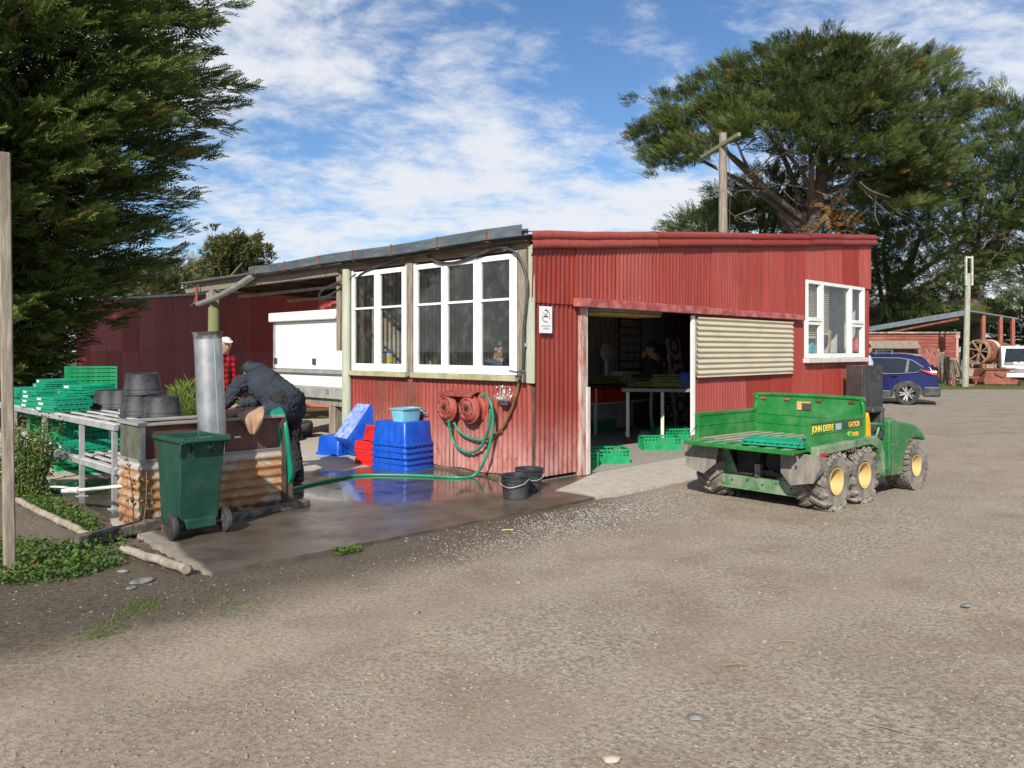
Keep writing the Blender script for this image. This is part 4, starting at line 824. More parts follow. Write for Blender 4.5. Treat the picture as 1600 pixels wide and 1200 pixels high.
def folded(mat, name='folded_crate'):
    e = empty(name, cat='crate'); l, w, h = .58, .39, .052; m = MB(); m.b2((-l/2+.012, -w/2+.012, .004), (l/2-.012, w/2-.012, .014)); m.obj('base', mat, e)
    for s_ in (-1, 1):
        m = MB(); lattice(m, l, h, 'x', s_*(w/2-.012), 9, 0, .012, False); m.obj('long_edge', mat, e)
        m = MB(); lattice(m, w-.05, h, 'y', s_*(l/2-.012), 6, 0, .012, False); m.obj('short_edge', mat, e)
    m = MB()
    for x in np.linspace(-l/2+.04, l/2-.04, 13): m.b2((x-.008, -w/2+.026, .03), (x+.008, w/2-.026, .038))
    for y in np.linspace(-w/2+.05, w/2-.05, 7): m.b2((-l/2+.026, y-.007, .0385), (l/2-.026, y+.007, .046))
    m.obj('folded_walls', mat, e); return e
fc = folded(green_pl2); fcg = folded(green_pl)
def tagstrip(o, side=-1):
    m = MB(); m.b2((.09, side*.198-.003, .014), (.22, side*.198+.001, .038)); m.obj('white_label_strip', white_tag, o)
stk = [(1.22, .16, 3, 2, 'nearest stack, touching the tubs'), (2.75, .20, 4, 3, 'rack stack behind the post'), (1.55, .42, 4, -3, 'stack beside the tubs'), (1.95, .20, 4, 4, 'middle rack stack'), (2.45, .42, 6, -2, 'rack stack beside the post'), (1.75, .62, 5, 6, 'rack stack at the back')]
first = True
ordn = ['lowest', 'second', 'third', 'fourth', 'fifth', 'sixth', 'seventh', 'eighth', 'ninth', 'tenth', 'eleventh', 'twelfth', 'thirteenth', 'fourteenth', 'fifteenth', 'sixteenth', 'seventeenth', 'eighteenth', 'nineteenth', 'twentieth', 'twenty-first', 'twenty-second', 'twenty-third', 'twenty-fourth']
for (y, x, n_, rz, lb) in stk:
    for i in range(n_):
        o = fc if first else copy_tree(fc); first = False; o['group'] = 'folded green crates on the rack'
        o.location = RKW(y+random.uniform(-.025, .025), x+random.uniform(-.02, .02), .811+.054*i); o.rotation_euler.z = R(135+rz+random.uniform(-3, 3)); o['label'] = 'folded teal crate, %s up in the %s' % (ordn[i], lb)
        if (i+int(y*10)) % 2 == 0: tagstrip(o, 1)
# tall stack of folded crates behind the rack, a second short one
first = True
for (u, Y, n_, nm) in ((142, 10.9, 24, 'tall column behind the rack'), (236, 11.2, 15, 'column behind the black tubs'), (124, 10.2, 10, 'low column under the rack'), (168, 10.0, 13, 'column under the tubs'), (84, 10.6, 15, 'column left of the tall one')):
    for i in range(n_):
        o = fcg if first else copy_tree(fcg); first = False; o['group'] = 'folded green crates in columns on the ground'
        o.location = Vector(((u-800)/F*Y+random.uniform(-.004, .004), Y, .002+.0535*i)); o.rotation_euler.z = R(38+random.uniform(-1, 1))
        o['label'] = 'folded green crate, %s from the ground in the %s' % (ordn[i], nm)
for j, (y, x, z, rot, lb) in enumerate([(.75, .25, .395, (0, 0, 132), 'folded green crate lying flat on the lower shelf, nearest the trough'), (1.28, .3, .395, (0, 0, 140), 'folded green crate lying flat on the lower shelf beside the leg'), (.9, .62, .396, (0, 0, 128), 'folded green crate at the back of the lower shelf')]):
    o = copy_tree(fc, label=lb); o['group'] = 'folded green crates on the lower shelf'; o.location = RKW(y, x, z); o.rotation_euler = Euler([R(a) for a in rot], 'XYZ')
for j in range(11):
    o = copy_tree(fc, label='folded green crate, %s of the slumped pile leaning at the far end of the rack' % ordn[j]); o['group'] = 'slumped folded crates'
    o.location = RKW(1.62+.09*j, .80-.025*j, .22+.012*j); o.rotation_euler = Euler((R(0), R(58-2*j), R(135)), 'XYZ')
# open crates in the doorway
oc = lat_crate('open_crate', .58, .38, .19, green_pl, 'green lattice crate just inside the left door jamb', 'open green crates on the shed floor', 3)
oc.location = G(918, 733)+D1*.10+D2*.30; oc.rotation_euler.z = R(45+70)
for (p_, rz, lb) in [(G(960, 727)+D1*.08+D2*.22, 10, 'green lattice crate in the doorway beside the left one'), (G(1035, 703)+D2*.05, 4, 'green lattice crate standing in the doorway in front of the table'), (G(1046, 690)+D2*.15+D1*.25, 8, 'green lattice crate behind the one at the table'), (SH(5.2, 3.25, .012), 45, 'green lattice crate in the dark under the back bench'), (SH(6.9, 2.9, .012), 48, 'green lattice crate on the floor behind the woman')]:
    o = copy_tree(oc, label=lb); o.location = Vector((p_[0], p_[1], .013)); o.rotation_euler.z = R(rz)
oc.location.z = .013
# ================================================================ inside the shed
white_leg = pm('white_leg_paint', (.62, .60, .55), .5, var=.1, bump=.05)
def stem_bundle(name, loc, rz, n, L0, spread, label):
    m = MB()
    for i in range(n):
        x0 = random.uniform(-L0*.5, -L0*.3); y = random.gauss(0, spread); z = abs(random.gauss(0, spread*.55))+.012; y2 = y+random.gauss(0, .02)
        m.tube([(x0, y, z), (x0+L0*.6, y2, z+.004), (x0+L0*.92, y2*1.05, z+.002), (x0+L0, y2*1.05, z)], [.007, .007, .008, .002], 5)
    o = m.obj(name, pm('asparagus_green', (.24, .30, .055), .6, var=.4, scale=20, bump=.05), smooth=True); o.location = loc; o.rotation_euler.z = R(rz); tag(o, label, 'asparagus'); return o
TBL = Vector((1.87, 12.87, 0)); tb_ = empty('packing_table', TBL, -8, 'grey topped packing table on white castor legs in the doorway', 'table')
m = MB(); m.b2((-.10, -.10, .84), (1.35, .52, .90)); m.obj('table_top', pm('grey_table_steel', (.20, .20, .20), .5, .3, var=.2), tb_, bevel=.008)
for x, y in ((0, 0), (.55, 0), (0, .42), (1.25, .42)):
    m = MB(); m.b2((x-.025, y-.025, .11), (x+.025, y+.025, .84)); o = m.obj('leg', white_leg, tb_); m = MB(); m.lathe([(.001, -.015), (.045, -.015), (.05, 0), (.045, .015), (.001, .015)], 16, T(x, y, .05) @ RY(90)); m.b2((x-.03, y-.022, .055), (x+.03, y+.022, .112)); m.obj('castor', pm('red_castor', (.3, .03, .02), .5), o)
m = MB(); m.b2((-.045, .03, .13), (-.027, .39, .15)); m.obj('stretcher', white_leg, tb_)
stem_bundle('asparagus_heap', TBL+Vector((.62, .12, .905)), -8, 120, .45, .11, 'heap of green asparagus spears on the doorway table')
stem_bundle('asparagus_bundle', TBL+Vector((.25, .2, .905)), 20, 40, .42, .08, 'smaller pile of asparagus beside the blue bin on the table')
o = bin_solid('blue_bin', .4, .3, .25, blue_pl, 'blue bin at the right end of the doorway table'); o.location = TBL+Vector((1.03, .10, .90)); o.rotation_euler.z = R(-8)
bn = empty('back_bench', SH(2.6, 2.95, 0), 45, 'long dark sorting bench against the back wall of the shed', 'bench')
m = MB(); m.b2((0, -.35, .84), (3.7, .4, .89)); m.obj('bench_top', pm('dark_bench_steel', (.06, .065, .06), .5, .3), bn)
m = MB(); m.b2((0, -.3, .55), (3.7, .35, .575)); m.obj('shelf', white_leg, bn)
for x in (.05, 1.8, 3.6):
    for y in (-.28, .33): m = MB(); m.b2((x-.02, y-.02, 0), (x+.02, y+.02, .84)); m.obj('leg', white_leg, bn)
m = MB(); corr(m, 0, 3.7, .0, .54, M=T(0, .30, 0)); m.obj('splash_sheet', liner_pale, bn, smooth=True, ang=80)
r0 = lat_crate('red_crate', .55, .38, .24, red_pl, 'red crate on the left of the bench shelf inside the shed', 'red crates on the bench shelf', 2)
r0.location = SH(4.3, 2.85, .577); r0.rotation_euler.z = R(45)
o = copy_tree(r0, label='red crate on the right of the bench shelf inside the shed'); o.location = SH(5.05, 2.9, .577)
stem_bundle('asparagus_row', SH(4.9, 2.9, .895), 45, 70, .5, .09, 'asparagus spears spread on the back bench')
sc = empty('weighing_scale', SH(5.35, 3.05, .89), 45, 'dial weighing scale with a round glass head on the back bench', 'scale')
m = MB(); m.b2((-.16, -.14, 0), (.16, .14, .07)); m.b2((-.2, -.16, .12), (.2, .16, .14)); m.tube([(0, 0, .07), (0, 0, .13)], .04, 10); m.obj('base', galv_dull, sc)
m = MB(); m.tube([(0, .12, .05), (0, .13, .45)], [.05, .035], 12); m.obj('column', galv_dull, sc); m = MB(); m.lathe([(.001, -.04), (.15, -.04), (.165, -.03), (.165, .03), (.15, .04), (.001, .035)], 28, T(0, .12, .58) @ RX(90)); m.obj('dial', pm('scale_dial', (.35, .36, .36), .3, bump=0), sc, smooth=True, ang=40)
o = m = MB(); m.b2((0, -.16, 0), (.6, .16, .22)); o = m.obj('white_tray_box', pm('white_tray', (.6, .6, .58), .5), bevel=.02); o.location = SH(5.6, 3.15, .89); o.rotation_euler.z = R(45); tag(o, 'long white polystyrene box on the back bench', 'box')
# wire grid with papers, posters and boards on the back wall
gr = empty('paper_rack', SH(6.5, 3.72, 1.12), 45, 'wall chart of pale paper squares in a dark grid above the bench', 'wall chart'); m = MB()
m.b2((-.02, 0, -.02), (.70, .02, 1.24)); m.obj('backing', pm('grid_dark', (.03, .03, .03), .7, bump=0), gr)
for i in range(3):
    for j in range(7):
        if j == 6: 
            if i == 0: m = MB(); m.b2((0, -.012, 1.04), (.68, -.001, 1.22)); m.obj('paper', pm('pink_paper', (.42, .36, .35), .8, bump=0), gr)
            continue
        m = MB(); m.b2((.01+i*.232, -.012, .01+j*.172), (.01+i*.232+.2, -.001, .01+j*.172+.15)); m.obj('paper', pm('pink_paper', (.42, .36, .35), .8, bump=0) if j > 1 else pm('grey_paper', (.38, .38, .39), .8, bump=0), gr)
m = MB(); m.b2((0, 0, 0), (.8, .015, .75)); o = m.obj('poster', pm('pale_poster', (.36, .38, .40), .7, var=.3, scale=3, bump=0)); o.location = SH(7.25, 3.70, 1.45); o.rotation_euler.z = R(45); tag(o, 'faded grey poster on the back wall above the woman', 'poster')
def board(loc, rx, rz, w, h, txt, size, label, col=(.42, .37, .36)):
    e = empty('painted_board', loc, label=label, cat='sign'); e.rotation_euler = Euler((R(rx), 0, R(rz)), 'XYZ')
    m = MB(); m.b2((0, -.01, 0), (w, .01, h)); m.obj('board', pm('board_%d' % int(col[0]*100), col, .7, var=.15, bump=.05), e)
    text_mesh('lettering', txt, size, pm('maroon_letters', (.09, .008, .010), .6, bump=0), e, T(w*.84, -.013, .06) @ RY(-90) @ RX(90), bold=.01); return e
m = 0
board(SH(6.12, 2.15, .02), -7, 45, .44, 1.72, 'POTATOES', .42, 'tall pale board painted POTATOES sideways in maroon letters')
board(SH(6.40, 2.6, .02), -6, 45, .33, 1.42, 'TOMATOES', .30, 'smaller painted vegetable board standing behind the woman')
m = MB(); m.b2((0, -.012, 0), (.34, .012, 1.5)); o = m.obj('red_banner', pm('dark_red_cloth', (.16, .012, .016), .8)); o.location = SH(7.85, 3.4, 1.0); o.rotation_euler = Euler((0, R(18), R(45)), 'XYZ'); tag(o, 'dark red banner hanging slanted at the back right of the shed', 'banner')
# things behind the window wall glass
for i, (b, lb) in enumerate(((2.50, 'clear water bottle on the window ledge nearest the post'), (2.66, 'clear water bottle on the window ledge, left of the other'))):
    e = empty('water_bottle', SH(.2, b, 1.236), 0, lb, 'bottle', 'bottles on the window ledge'); m = MB(); m.lathe([(.04, 0), (.043, .01), (.043, .17), (.036, .2), (.016, .24), (.015, .26)], 16, None, (True, True)); m.obj('bottle_body', pm('pale_bottle', (.45, .55, .6), .15, bump=0), e, smooth=True); m = MB(); m.lathe([(.018, .26), (.018, .285)], 12, None, (True, True)); m.obj('cap', blue_pl, e)
e = empty('plastic_tub', SH(.2, 3.05, 1.30), 45, 'small tub with a yellow label and blue lid on the window ledge', 'tub'); m = MB(); m.lathe([(.075, 0), (.085, .17)], 20, None, (True, True)); m.obj('tub_body', pm('tub_pale', (.55, .6, .62), .4, bump=0), e, smooth=True); m = MB(); m.lathe([(.09, .17), (.09, .195)], 20, None, (True, True)); m.obj('lid', blue_pl, e); m = MB(); m.lathe([(.0845, .04), (.087, .12)], 20); m.obj('label', pm('yellow_label', (.75, .5, .04), .5, bump=0), e)
m = MB(); m.b2((-.09, -.09, 0), (.09, .09, .064)); o = m.obj('carton', pm('brown_carton', (.28, .18, .09), .8)); o.location = SH(.2, 3.05, 1.236); o.rotation_euler.z = R(45); tag(o, 'low brown carton under the small tub on the window ledge', 'box')
m = MB()
for i in range(9): m.ell((random.uniform(-.05, .05), random.uniform(-.17, .17), .02+.02*random.random()), (.03, .04, .025), 8, 6)
o = m.obj('shell_pile', pm('dull_shell', (.3, .24, .18), .7), smooth=True); o.location = SH(.16, 1.83, 1.236); o.rotation_euler.z = R(45); tag(o, 'small heap of stones and shells on the ledge in the open sash', 'shells')
# ================================================================ left foreground: post, logs, pipes
pp = Vector((-3.425, 5.43, -.05)); m = MB(); m.b2((-.036, -.03, 0), (.036, .03, 2.90)); o = m.obj('timber_post', wood_grey, bevel=.008); o.location = pp; o.rotation_euler = Euler((R(-.4), R(-.6), R(38)), 'XYZ'); tag(o, 'tall square weathered timber post at the left edge', 'post')
def logp(p, q, r, name, mat, label, n=12, seg=24, wob=.03):
    m = MB(); p, q = Vector(p), Vector(q); sd = random.random()*9
    pts = [p.lerp(q, i/seg)+Vector((mn.noise((i*.2, sd, 0))*.02, 0, mn.noise((i*.2, sd, 4))*.012)) for i in range(seg+1)]
    m.tube(pts, [r*(1+wob*mn.noise((i*.7, sd, 9)))*(.94 if i % 6 == 3 else 1.0) for i in range(seg+1)], n); o = m.obj(name, mat, smooth=True, ang=60); return tag(o, label, 'log' if 'log' in name else 'edging')
def plank(p, q, w, h, name, mat, label):
    m = MB(); p, q = Vector(p), Vector(q); n_ = 8; vs = []; d = (q-p).normalized(); y = Vector((-d.y, d.x, 0)); sd = random.random()*9
    for i in range(n_+1):
        c = p.lerp(q, i/n_)
        for a, b in ((-1, -1), (1, -1), (1, 1), (-1, 1)): vs.append(c+y*(a*w/2*(1+.22*mn.noise((i*.8, a, sd))))+Vector((0, 0, h/2+b*h/2*(1+.3*mn.noise((i*.9, b+a, sd+3))))))
    m.add(vs, [(0, 1, 2, 3)[::-1]]+[(i*4+j, i*4+(j+1) % 4, i*4+4+(j+1) % 4, i*4+4+j) for i in range(n_) for j in range(4)]+[tuple(n_*4+j for j in range(4))])
    o = m.obj(name, mat, bevel=.012, seg=2); return tag(o, label, 'log')
old_w = pm('split_grey_timber', (.15, .13, .11), .9, var=.55, scale=7, bump=.7, bscale=16, dirt=(.05, .04, .035), damt=.5, stretch=(3, 3, 3))
plank(G(118, 852)+Vector((0, 0, -.01)), G(262, 822), .11, .085, 'timber_log', old_w, 'rough split timber lying past the left corner of the trough')
plank(G(335, 818), G(480, 790), .10, .06, 'timber_log', old_w, 'weathered timber lying along the foot of the trough by the bin')
white_edge = pm('white_pipe_edging', (.46, .42, .34), .8, var=.25, scale=9, bump=.5, bscale=26, dirt=(.17, .14, .1), damt=.6, dscale=9)
logp(G(28, 782, .03), G(88, 811, .03), .031, 'edging_pole', white_edge, 'pale round edging pole at the far end of the weeds')
logp(G(89, 811.5, .03), G(150, 841, .03), .031, 'edging_pole', white_edge, 'pale round edging pole ending at the split timber')
logp(G(192, 856, .03), G(290, 890, .03), .031, 'edging_pole', white_edge, 'pale round edging pole in front of the wheelie bin')
e = empty('drain_tap', G(205, 772, 0), 0, 'white plastic drain pipe with a tap handle sticking out left of the trough', 'tap')
o0 = e.location; m = MB(); p0 = AT(195, 759, 7.0)-o0; p1 = AT(122, 766, 7.35)-o0; p2 = AT(100, 766, 7.45)-o0
m.tube([p0, p1], .016, 10); m.obj('pipe', pm('white_pvc', (.62, .62, .6), .4, bump=0), e, smooth=True); m = MB(); m.tube([p1, p2], .03, 10); m.tube([p1+Vector((.02, -.01, 0)), p1], .034, 10); m.obj('valve_body', pm('white_pvc', (.62, .62, .6), .4), e, smooth=True); m = MB(); c_ = AT(104, 761, 7.4)-o0; m.bar(c_, AT(81, 760, 7.45)-o0, .035, .012); m.tube([c_, c_-Vector((0, 0, .03))], .012, 8); m.obj('lever', pm('white_pvc', (.62, .62, .6), .4), e)
for i, (u, v, s_) in enumerate(((222, 908, .07), (205, 918, .035), (192, 892, .035), (178, 870, .035), (160, 856, .04))):
    m = MB(); m.v = [tuple(Vector(p_)*(1+random.uniform(-.25, .25))) for p_ in IV]; m.f = [tuple(f_) for f_ in IF]; m.v = [(x*s_*1.5, y*s_, z*s_*.35) for x, y, z in m.v]
    o = m.obj('flat_stone', pm('grey_slate', (.17, .17, .165), .85, var=.5, scale=14, bump=.6, bscale=40)); q_ = o.modifiers.new('s', 'SUBSURF'); q_.levels = q_.render_levels = 2; o.location = G(u, v, -.012); o.rotation_euler.z = random.random()*3; tag(o, 'flat grey stone in the mud, '+['largest, in front of the bin', 'below the largest one', 'left of the largest one', 'just under the split timber', 'under the far end of the split timber'][i], 'stone')
# two bigger stones and bits of litter in the yard
for i, (u, v, s_, lb) in enumerate(((1085, 1121, .03, 'round grey stone in the foreground gravel'), (955, 1186, .03, 'pale broken lump at the bottom edge of the yard'), (1510, 946, .025, 'dark stone in the gravel right of the utility vehicle'))):
    m = MB(); m.v = [tuple(Vector(p_)*(1+random.uniform(-.15, .15))) for p_ in IV]; m.f = [tuple(f_) for f_ in IF]; m.v = [(x*s_*1.3, y*s_, z*s_*.5) for x, y, z in m.v]
    o = m.obj('yard_stone', pm(('grey_slate', 'pale_lump', 'grey_slate')[i], (.45, .38, .3), .85), smooth=True); o.location = G(u, v, -.015); tag(o, lb, 'stone')
for i, (u, v, l_, a, lb) in enumerate(((1385, 1140, .18, -35, 'dry straw stalk lying in the right foreground'), (1150, 1040, .10, 5, 'short straw stalk in the middle of the yard'), (1230, 1003, .09, 0, 'thin dry stalk left of the longest straw'), (793, 829, .10, 8, 'yellow asparagus end dropped by the slab'), (975, 797, .08, 12, 'yellow stalk dropped near the utility vehicle'))):
    m = MB(); m.tube(sm([(-l_/2, 0, .004), (0, .006, .007), (l_/2, 0, .004)], 4), .0022 if i < 3 else .005, 5); o = m.obj('stalk', pm('straw_yellow', (.30, .22, .11), .8) if i < 3 else pm('fresh_yellow', (.5, .48, .06), .6)); o.location = G(u, v, -.01); o.rotation_euler.z = R(a); tag(o, lb, 'stalk')
# ================================================================ chiller body and the barn behind
cb = empty('chiller_box', SH(.55, 3.95, 0), 45, 'white insulated truck body raised on timber posts under the veranda', 'cold store')
y0, y1 = .05, 3.0
m = MB(); m.b2((.03, y0, 1.10), (2.6, y1, 2.16)); m.b2((.03, y0, .90), (2.6, y1, 1.099)); m.obj('body', white_panel, cb, bevel=.01)
m = MB(); m.b2((0, y0, 1.19), (.028, y1-.06, 2.0)); m.obj('flap_door', white_panel, cb, bevel=.004)
m = MB(); m.b2((-.09, y0-.0, 2.01), (.06, y1+.04, 2.17)); m.obj('head_cover', white_panel, cb, bevel=.02, seg=2)
m = MB(); m.b2((-.03, y0, 1.125), (.026, y1, 1.175)); m.b2((-.012, y1-.055, 1.19), (.027, y1, 2.0)); m.obj('edge_rail', galv_dull, cb)
m = MB(); m.b2((-.05, y0, .72), (.05, y1+.02, .895)); m.obj('chassis_rail', galv_dull, cb, bevel=.006)
for y in (.2, 1.1, 2.0, 2.8): m = MB(); m.b2((-.068, y, .80), (-.051, y+.07, .875)); m.obj('marker_lamp', pm('dull_lamp', (.2, .19, .18), .4), cb)
for y in (1.62, 2.92, .1): m = MB(); m.b2((-.02, y-.05, 1.27), (-.001, y+.05, 1.37)); m.obj('latch', pm('dark_latch', (.06, .06, .06), .5), cb)
for y in (.55, 1.15, 2.5):
    for x in (.12, 2.2): m = MB(); m.b2((x-.09, y-.09, 0), (x+.09, y+.09, .60)); m.obj('support_post', wood_grey, cb, bevel=.012)
m = MB(); m.b2((.02, .2, .60), (2.4, 2.8, .715)); m.obj('bearer', wood_grey, cb)
m = MB(); m.b2((.4, 1.35, .42), (.9, 1.75, .62)); m.obj('underfloor_unit', rust_m, cb)
def tyre(name, ro, ri, w, lugs=0):
    m = MB(); h = w/2; m.lathe([(ri, -h*.8), (ri+.02, -h), (ro*.80, -h*1.04), (ro*.95, -h*.85), (ro, -h*.6), (ro, h*.6), (ro*.95, h*.85), (ro*.80, h*1.04), (ri+.02, h), (ri, h*.8), (ri, -h*.8)], 32); return m
for i, (u, v, z, lb) in enumerate(((447, 688, .06, 'old tyre lying flat, lowest and leftmost under the cold store'), (463, 682, .06, 'old tyre lying flat beneath the upper one by the timber post'), (464, 684, .19, 'old tyre resting on top of the others by the timber post'))):
    m = tyre('t', .27, .16, .13); o = m.obj('old_tyre', black_rub, smooth=True); o.location = G(u, v)+Vector((0, 0, z)); o.rotation_euler = (R(4*i), R(-3*i), 0); tag(o, lb, 'tyre', 'old tyres under the cold store')
m = MB(); m.ell((0, 0, .2), (.26, .2, .24), 12, 8); o = m.obj('white_sack', pm('white_sack_m', (.66, .65, .62), .8, bump=.4, bscale=12), smooth=True); o.location = G(440, 678); tag(o, 'full white sack beside the tyres', 'sack')
m = MB(); m.b2((-.2, -.1, 0), (.2, .1, .14)); m.b2((-.12, -.08, .14), (.1, .08, .24)); o = m.obj('scrap_heap', pm('brown_scrap', (.16, .11, .07), .9, var=.5)); o.location = SH(1.3, 5.4, 0); o.rotation_euler.z = R(30); tag(o, 'brown scrap timber under the cold store', 'scrap')
# barn with long dark red iron wall
bA, bB = AT(120, 470, 27.5), AT(560, 446, 20.5); bA.z = bB.z = 0; bd = (bB-bA); bl_ = bd.length
barn = empty('long_barn', bA, math.degrees(math.atan2(bd.y, bd.x)), 'long dark red corrugated iron barn in the shade of the big cypress', 'barn')
bt = lambda x: 3.20+.0*x
x_ = 0.0; k = 0
while x_ < bl_+4:
    m = MB(); corr(m, x_, x_+.93, 1.48, bt, pitch=.095, seg=4, M=T(0, -.02-.004*(k % 2), 0)); m.obj('upper_sheet', barn_red, barn, smooth=True, ang=80); m = MB(); corr(m, x_, x_+.93, 0, 1.52, pitch=.095, seg=4, M=T(0, -.004*(k % 2), 0)); m.obj('lower_sheet', barn_red, barn, smooth=True, ang=80); x_ += .9; k += 1
m = MB(); m.b2((-.05, -.09, 3.17), (bl_+4, -.03, 3.24)); m.obj('roof_edge', galv_dull, barn)
m = MB(); m.add([(-.1, -.1, 3.25), (bl_+4, -.1, 3.25), (bl_+4, 7, 3.1), (-.1, 7, 3.1)], [(0, 1, 2, 3)]); m.obj('roof', galv_dull, barn); m = MB(); corr(m, 0, 7, 0, 3.2, pitch=.1, seg=4, M=RZ(90)); m.obj('end_wall', barn_red, barn, smooth=True)
# ================================================================ six wheel utility vehicle
GO = Vector((2.62, 8.06, -.025)); gt = empty('utility_vehicle', GO, 41, 'green six wheeled farm utility vehicle with a dropped tailgate and yellow wheels', 'utility vehicle')
dust = (.20, .185, .15)
gp1 = pm('tractor_green_paint', (.012, .19, .035), .38, var=.14, scale=4, bump=.04, dirt=(.15, .24, .13), damt=.30, dscale=4)
gp2 = pm('dusty_green_paint', (.025, .19, .055), .5, var=.2, scale=5, bump=.06, dirt=(.24, .28, .20), damt=.55, dscale=5)
gp_deep = pm('green_moulded_plastic', (.012, .155, .04), .35, var=.12, scale=3, bump=.03, dirt=(.2, .24, .16), damt=.30, dscale=4)
yel = pm('yellow_wheel_paint', (.60, .42, .16), .5, var=.12, scale=6, bump=.06, dirt=(.42, .34, .2), damt=.35, dscale=7)
mudt = pm('muddy_tyre_rubber', (.075, .07, .065), .9, var=.5, scale=7, bump=.35, bscale=30, dirt=(.26, .235, .20), damt=.62, dscale=5)
flapm = pm('grey_mudflap_rubber', (.14, .135, .12), .8, var=.3, scale=5, bump=.2, dirt=(.27, .235, .19), damt=.5, dscale=4, stretch=(3, 3, .7))
dark_m = pm('dark_engine_metal', (.035, .037, .035), .7, .2, var=.5, scale=8, bump=.3, dirt=(.14, .12, .1), damt=.4)
FZ = .62
m = MB(); m.b2((-.375, -.60, FZ-.03), (.69, .60, FZ)); m.obj('bed_floor', gp2, gt)
for i, y in enumerate(np.linspace(-.53, .53, 9)): m = MB(); m.b2((-.37, y-.03, FZ+.001), (.68, y+.03, FZ+.012)); m.obj('floor_rib', pm('worn_bed_floor', (.25, .265, .19), .7, var=.3, dirt=(.33, .30, .22), damt=.6), gt, bevel=.004)
for s_ in (-1, 1):
    y = s_*.615; m = MB(); m.b2((-.385, y-.012, FZ-.02), (.70, y+.012, FZ+.255)); m.b2((-.385, y-.022, FZ+.225), (.70, y+.022, FZ+.26)); m.b2((-.385, y-.018, FZ+.12), (.70, y+.018, FZ+.135)); m.b2((-.40, y-.024, FZ-.03), (-.375, y+.024, FZ+.262)); sd = m.obj('bed_side', gp1, gt, bevel=.004)
    if s_ < 0:
        ML_ = lambda x, z: T(x, y-.0135, z) @ RX(90)
        yl = pm('yellow_lettering', (.82, .66, .05), .5, bump=0); og = pm('orange_lettering', (.80, .42, .04), .5, bump=0)
        m = MB(); m.b2((-.35, y-.0132, FZ+.137), (.655, y-.0121, FZ+.215)); m.obj('decal_band', pm('dark_green_decal', (.008, .085, .045), .4, bump=0), sd)
        text_mesh('lettering', 'JOHN DEERE', .083, yl, sd, ML_(-.345, FZ+.147), sx=.86, bold=.002); text_mesh('lettering', 'GATOR', .07, og, sd, ML_(.36, FZ+.155), sx=.98, bold=.002); text_mesh('lettering', 'DIESEL', .055, og, sd, ML_(.43, FZ+.06), sx=.9, bold=.001)
        m = MB(); m.b2((.10, y-.0155, FZ+.145), (.22, y-.0135, FZ+.205)); m.obj('grey_badge', pm('grey_badge_m', (.32, .34, .34), .4), sd)
        m = MB(); m.prism([(.32, .085), (.36, .115), (.42, .11), (.415, .095), (.38, .09), (.39, .06), (.375, .06), (.355, .08)], y-.0155, y-.0135, T(0, 0, FZ)); m.obj('leaping_emblem', pm('lime_emblem', (.35, .65, .08), .5, bump=0), sd)
m = MB(); m.b2((-.625, -.60, FZ-.035), (-.39, .60, FZ-.008)); m.b2((-.635, -.605, FZ-.045), (-.615, .605, FZ-.002)); tg = m.obj('tailgate', gp1, gt, bevel=.005)
for i, y in enumerate(np.linspace(-.5, .5, 7)): m = MB(); m.b2((-.61, y-.045, FZ-.0075), (-.40, y+.045, FZ+.001)); m.obj('tailgate_rib', gp2, tg, bevel=.003)
for y in (-.6, .6): m = MB(); m.tube([(-.58, y, FZ), (-.385, y, FZ+.17)], .004, 6); m.obj('tailgate_cable', dark_m, tg)
m = MB(); m.tube(sm([(-.56, -.6, FZ-.05), (-.56, -.6, FZ-.08), (-.55, -.6, FZ-.10), (-.54, -.6, FZ-.07)], 4), .005, 6); m.obj('chain_hook', galv, tg)
m = MB(); m.b2((.70, -.60, FZ-.02), (.722, .60, FZ+.405)); m.b2((.692, -.59, FZ+.10), (.70, .59, FZ+.118)); m.b2((.692, -.59, FZ+.20), (.70, .59, FZ+.218)); hb = m.obj('headboard', gp1, gt)
m = MB(); m.tube(sm([(.705, -.615, FZ), (.705, -.615, FZ+.30), (.705, -.595, FZ+.385), (.705, -.53, FZ+.42), (.705, .53, FZ+.42), (.705, .595, FZ+.385), (.705, .615, FZ+.30), (.705, .615, FZ)], 6), .021, 10); m.obj('headboard_rail', gp1, hb, smooth=True)
for y in (-.5, -.15, .22, .5): m = MB(); m.b2((.682, y-.03, FZ+.365), (.70, y+.03, FZ+.395)); m.obj('rail_clamp', rust_m, hb)
m = MB(); m.b2((.686, -.055, FZ+.27), (.694, .045, FZ+.36)); m.obj('warning_sticker', pm('dark_sticker', (.06, .05, .04), .5, bump=0), hb); m = MB(); m.b2((.684, .048, FZ+.27), (.693, .10, FZ+.36)); m.b2((.684, -.055, FZ+.345), (.6855, .045, FZ+.36)); m.obj('warning_sticker', pm('orange_sticker', (.70, .30, .10), .5, bump=0), hb)
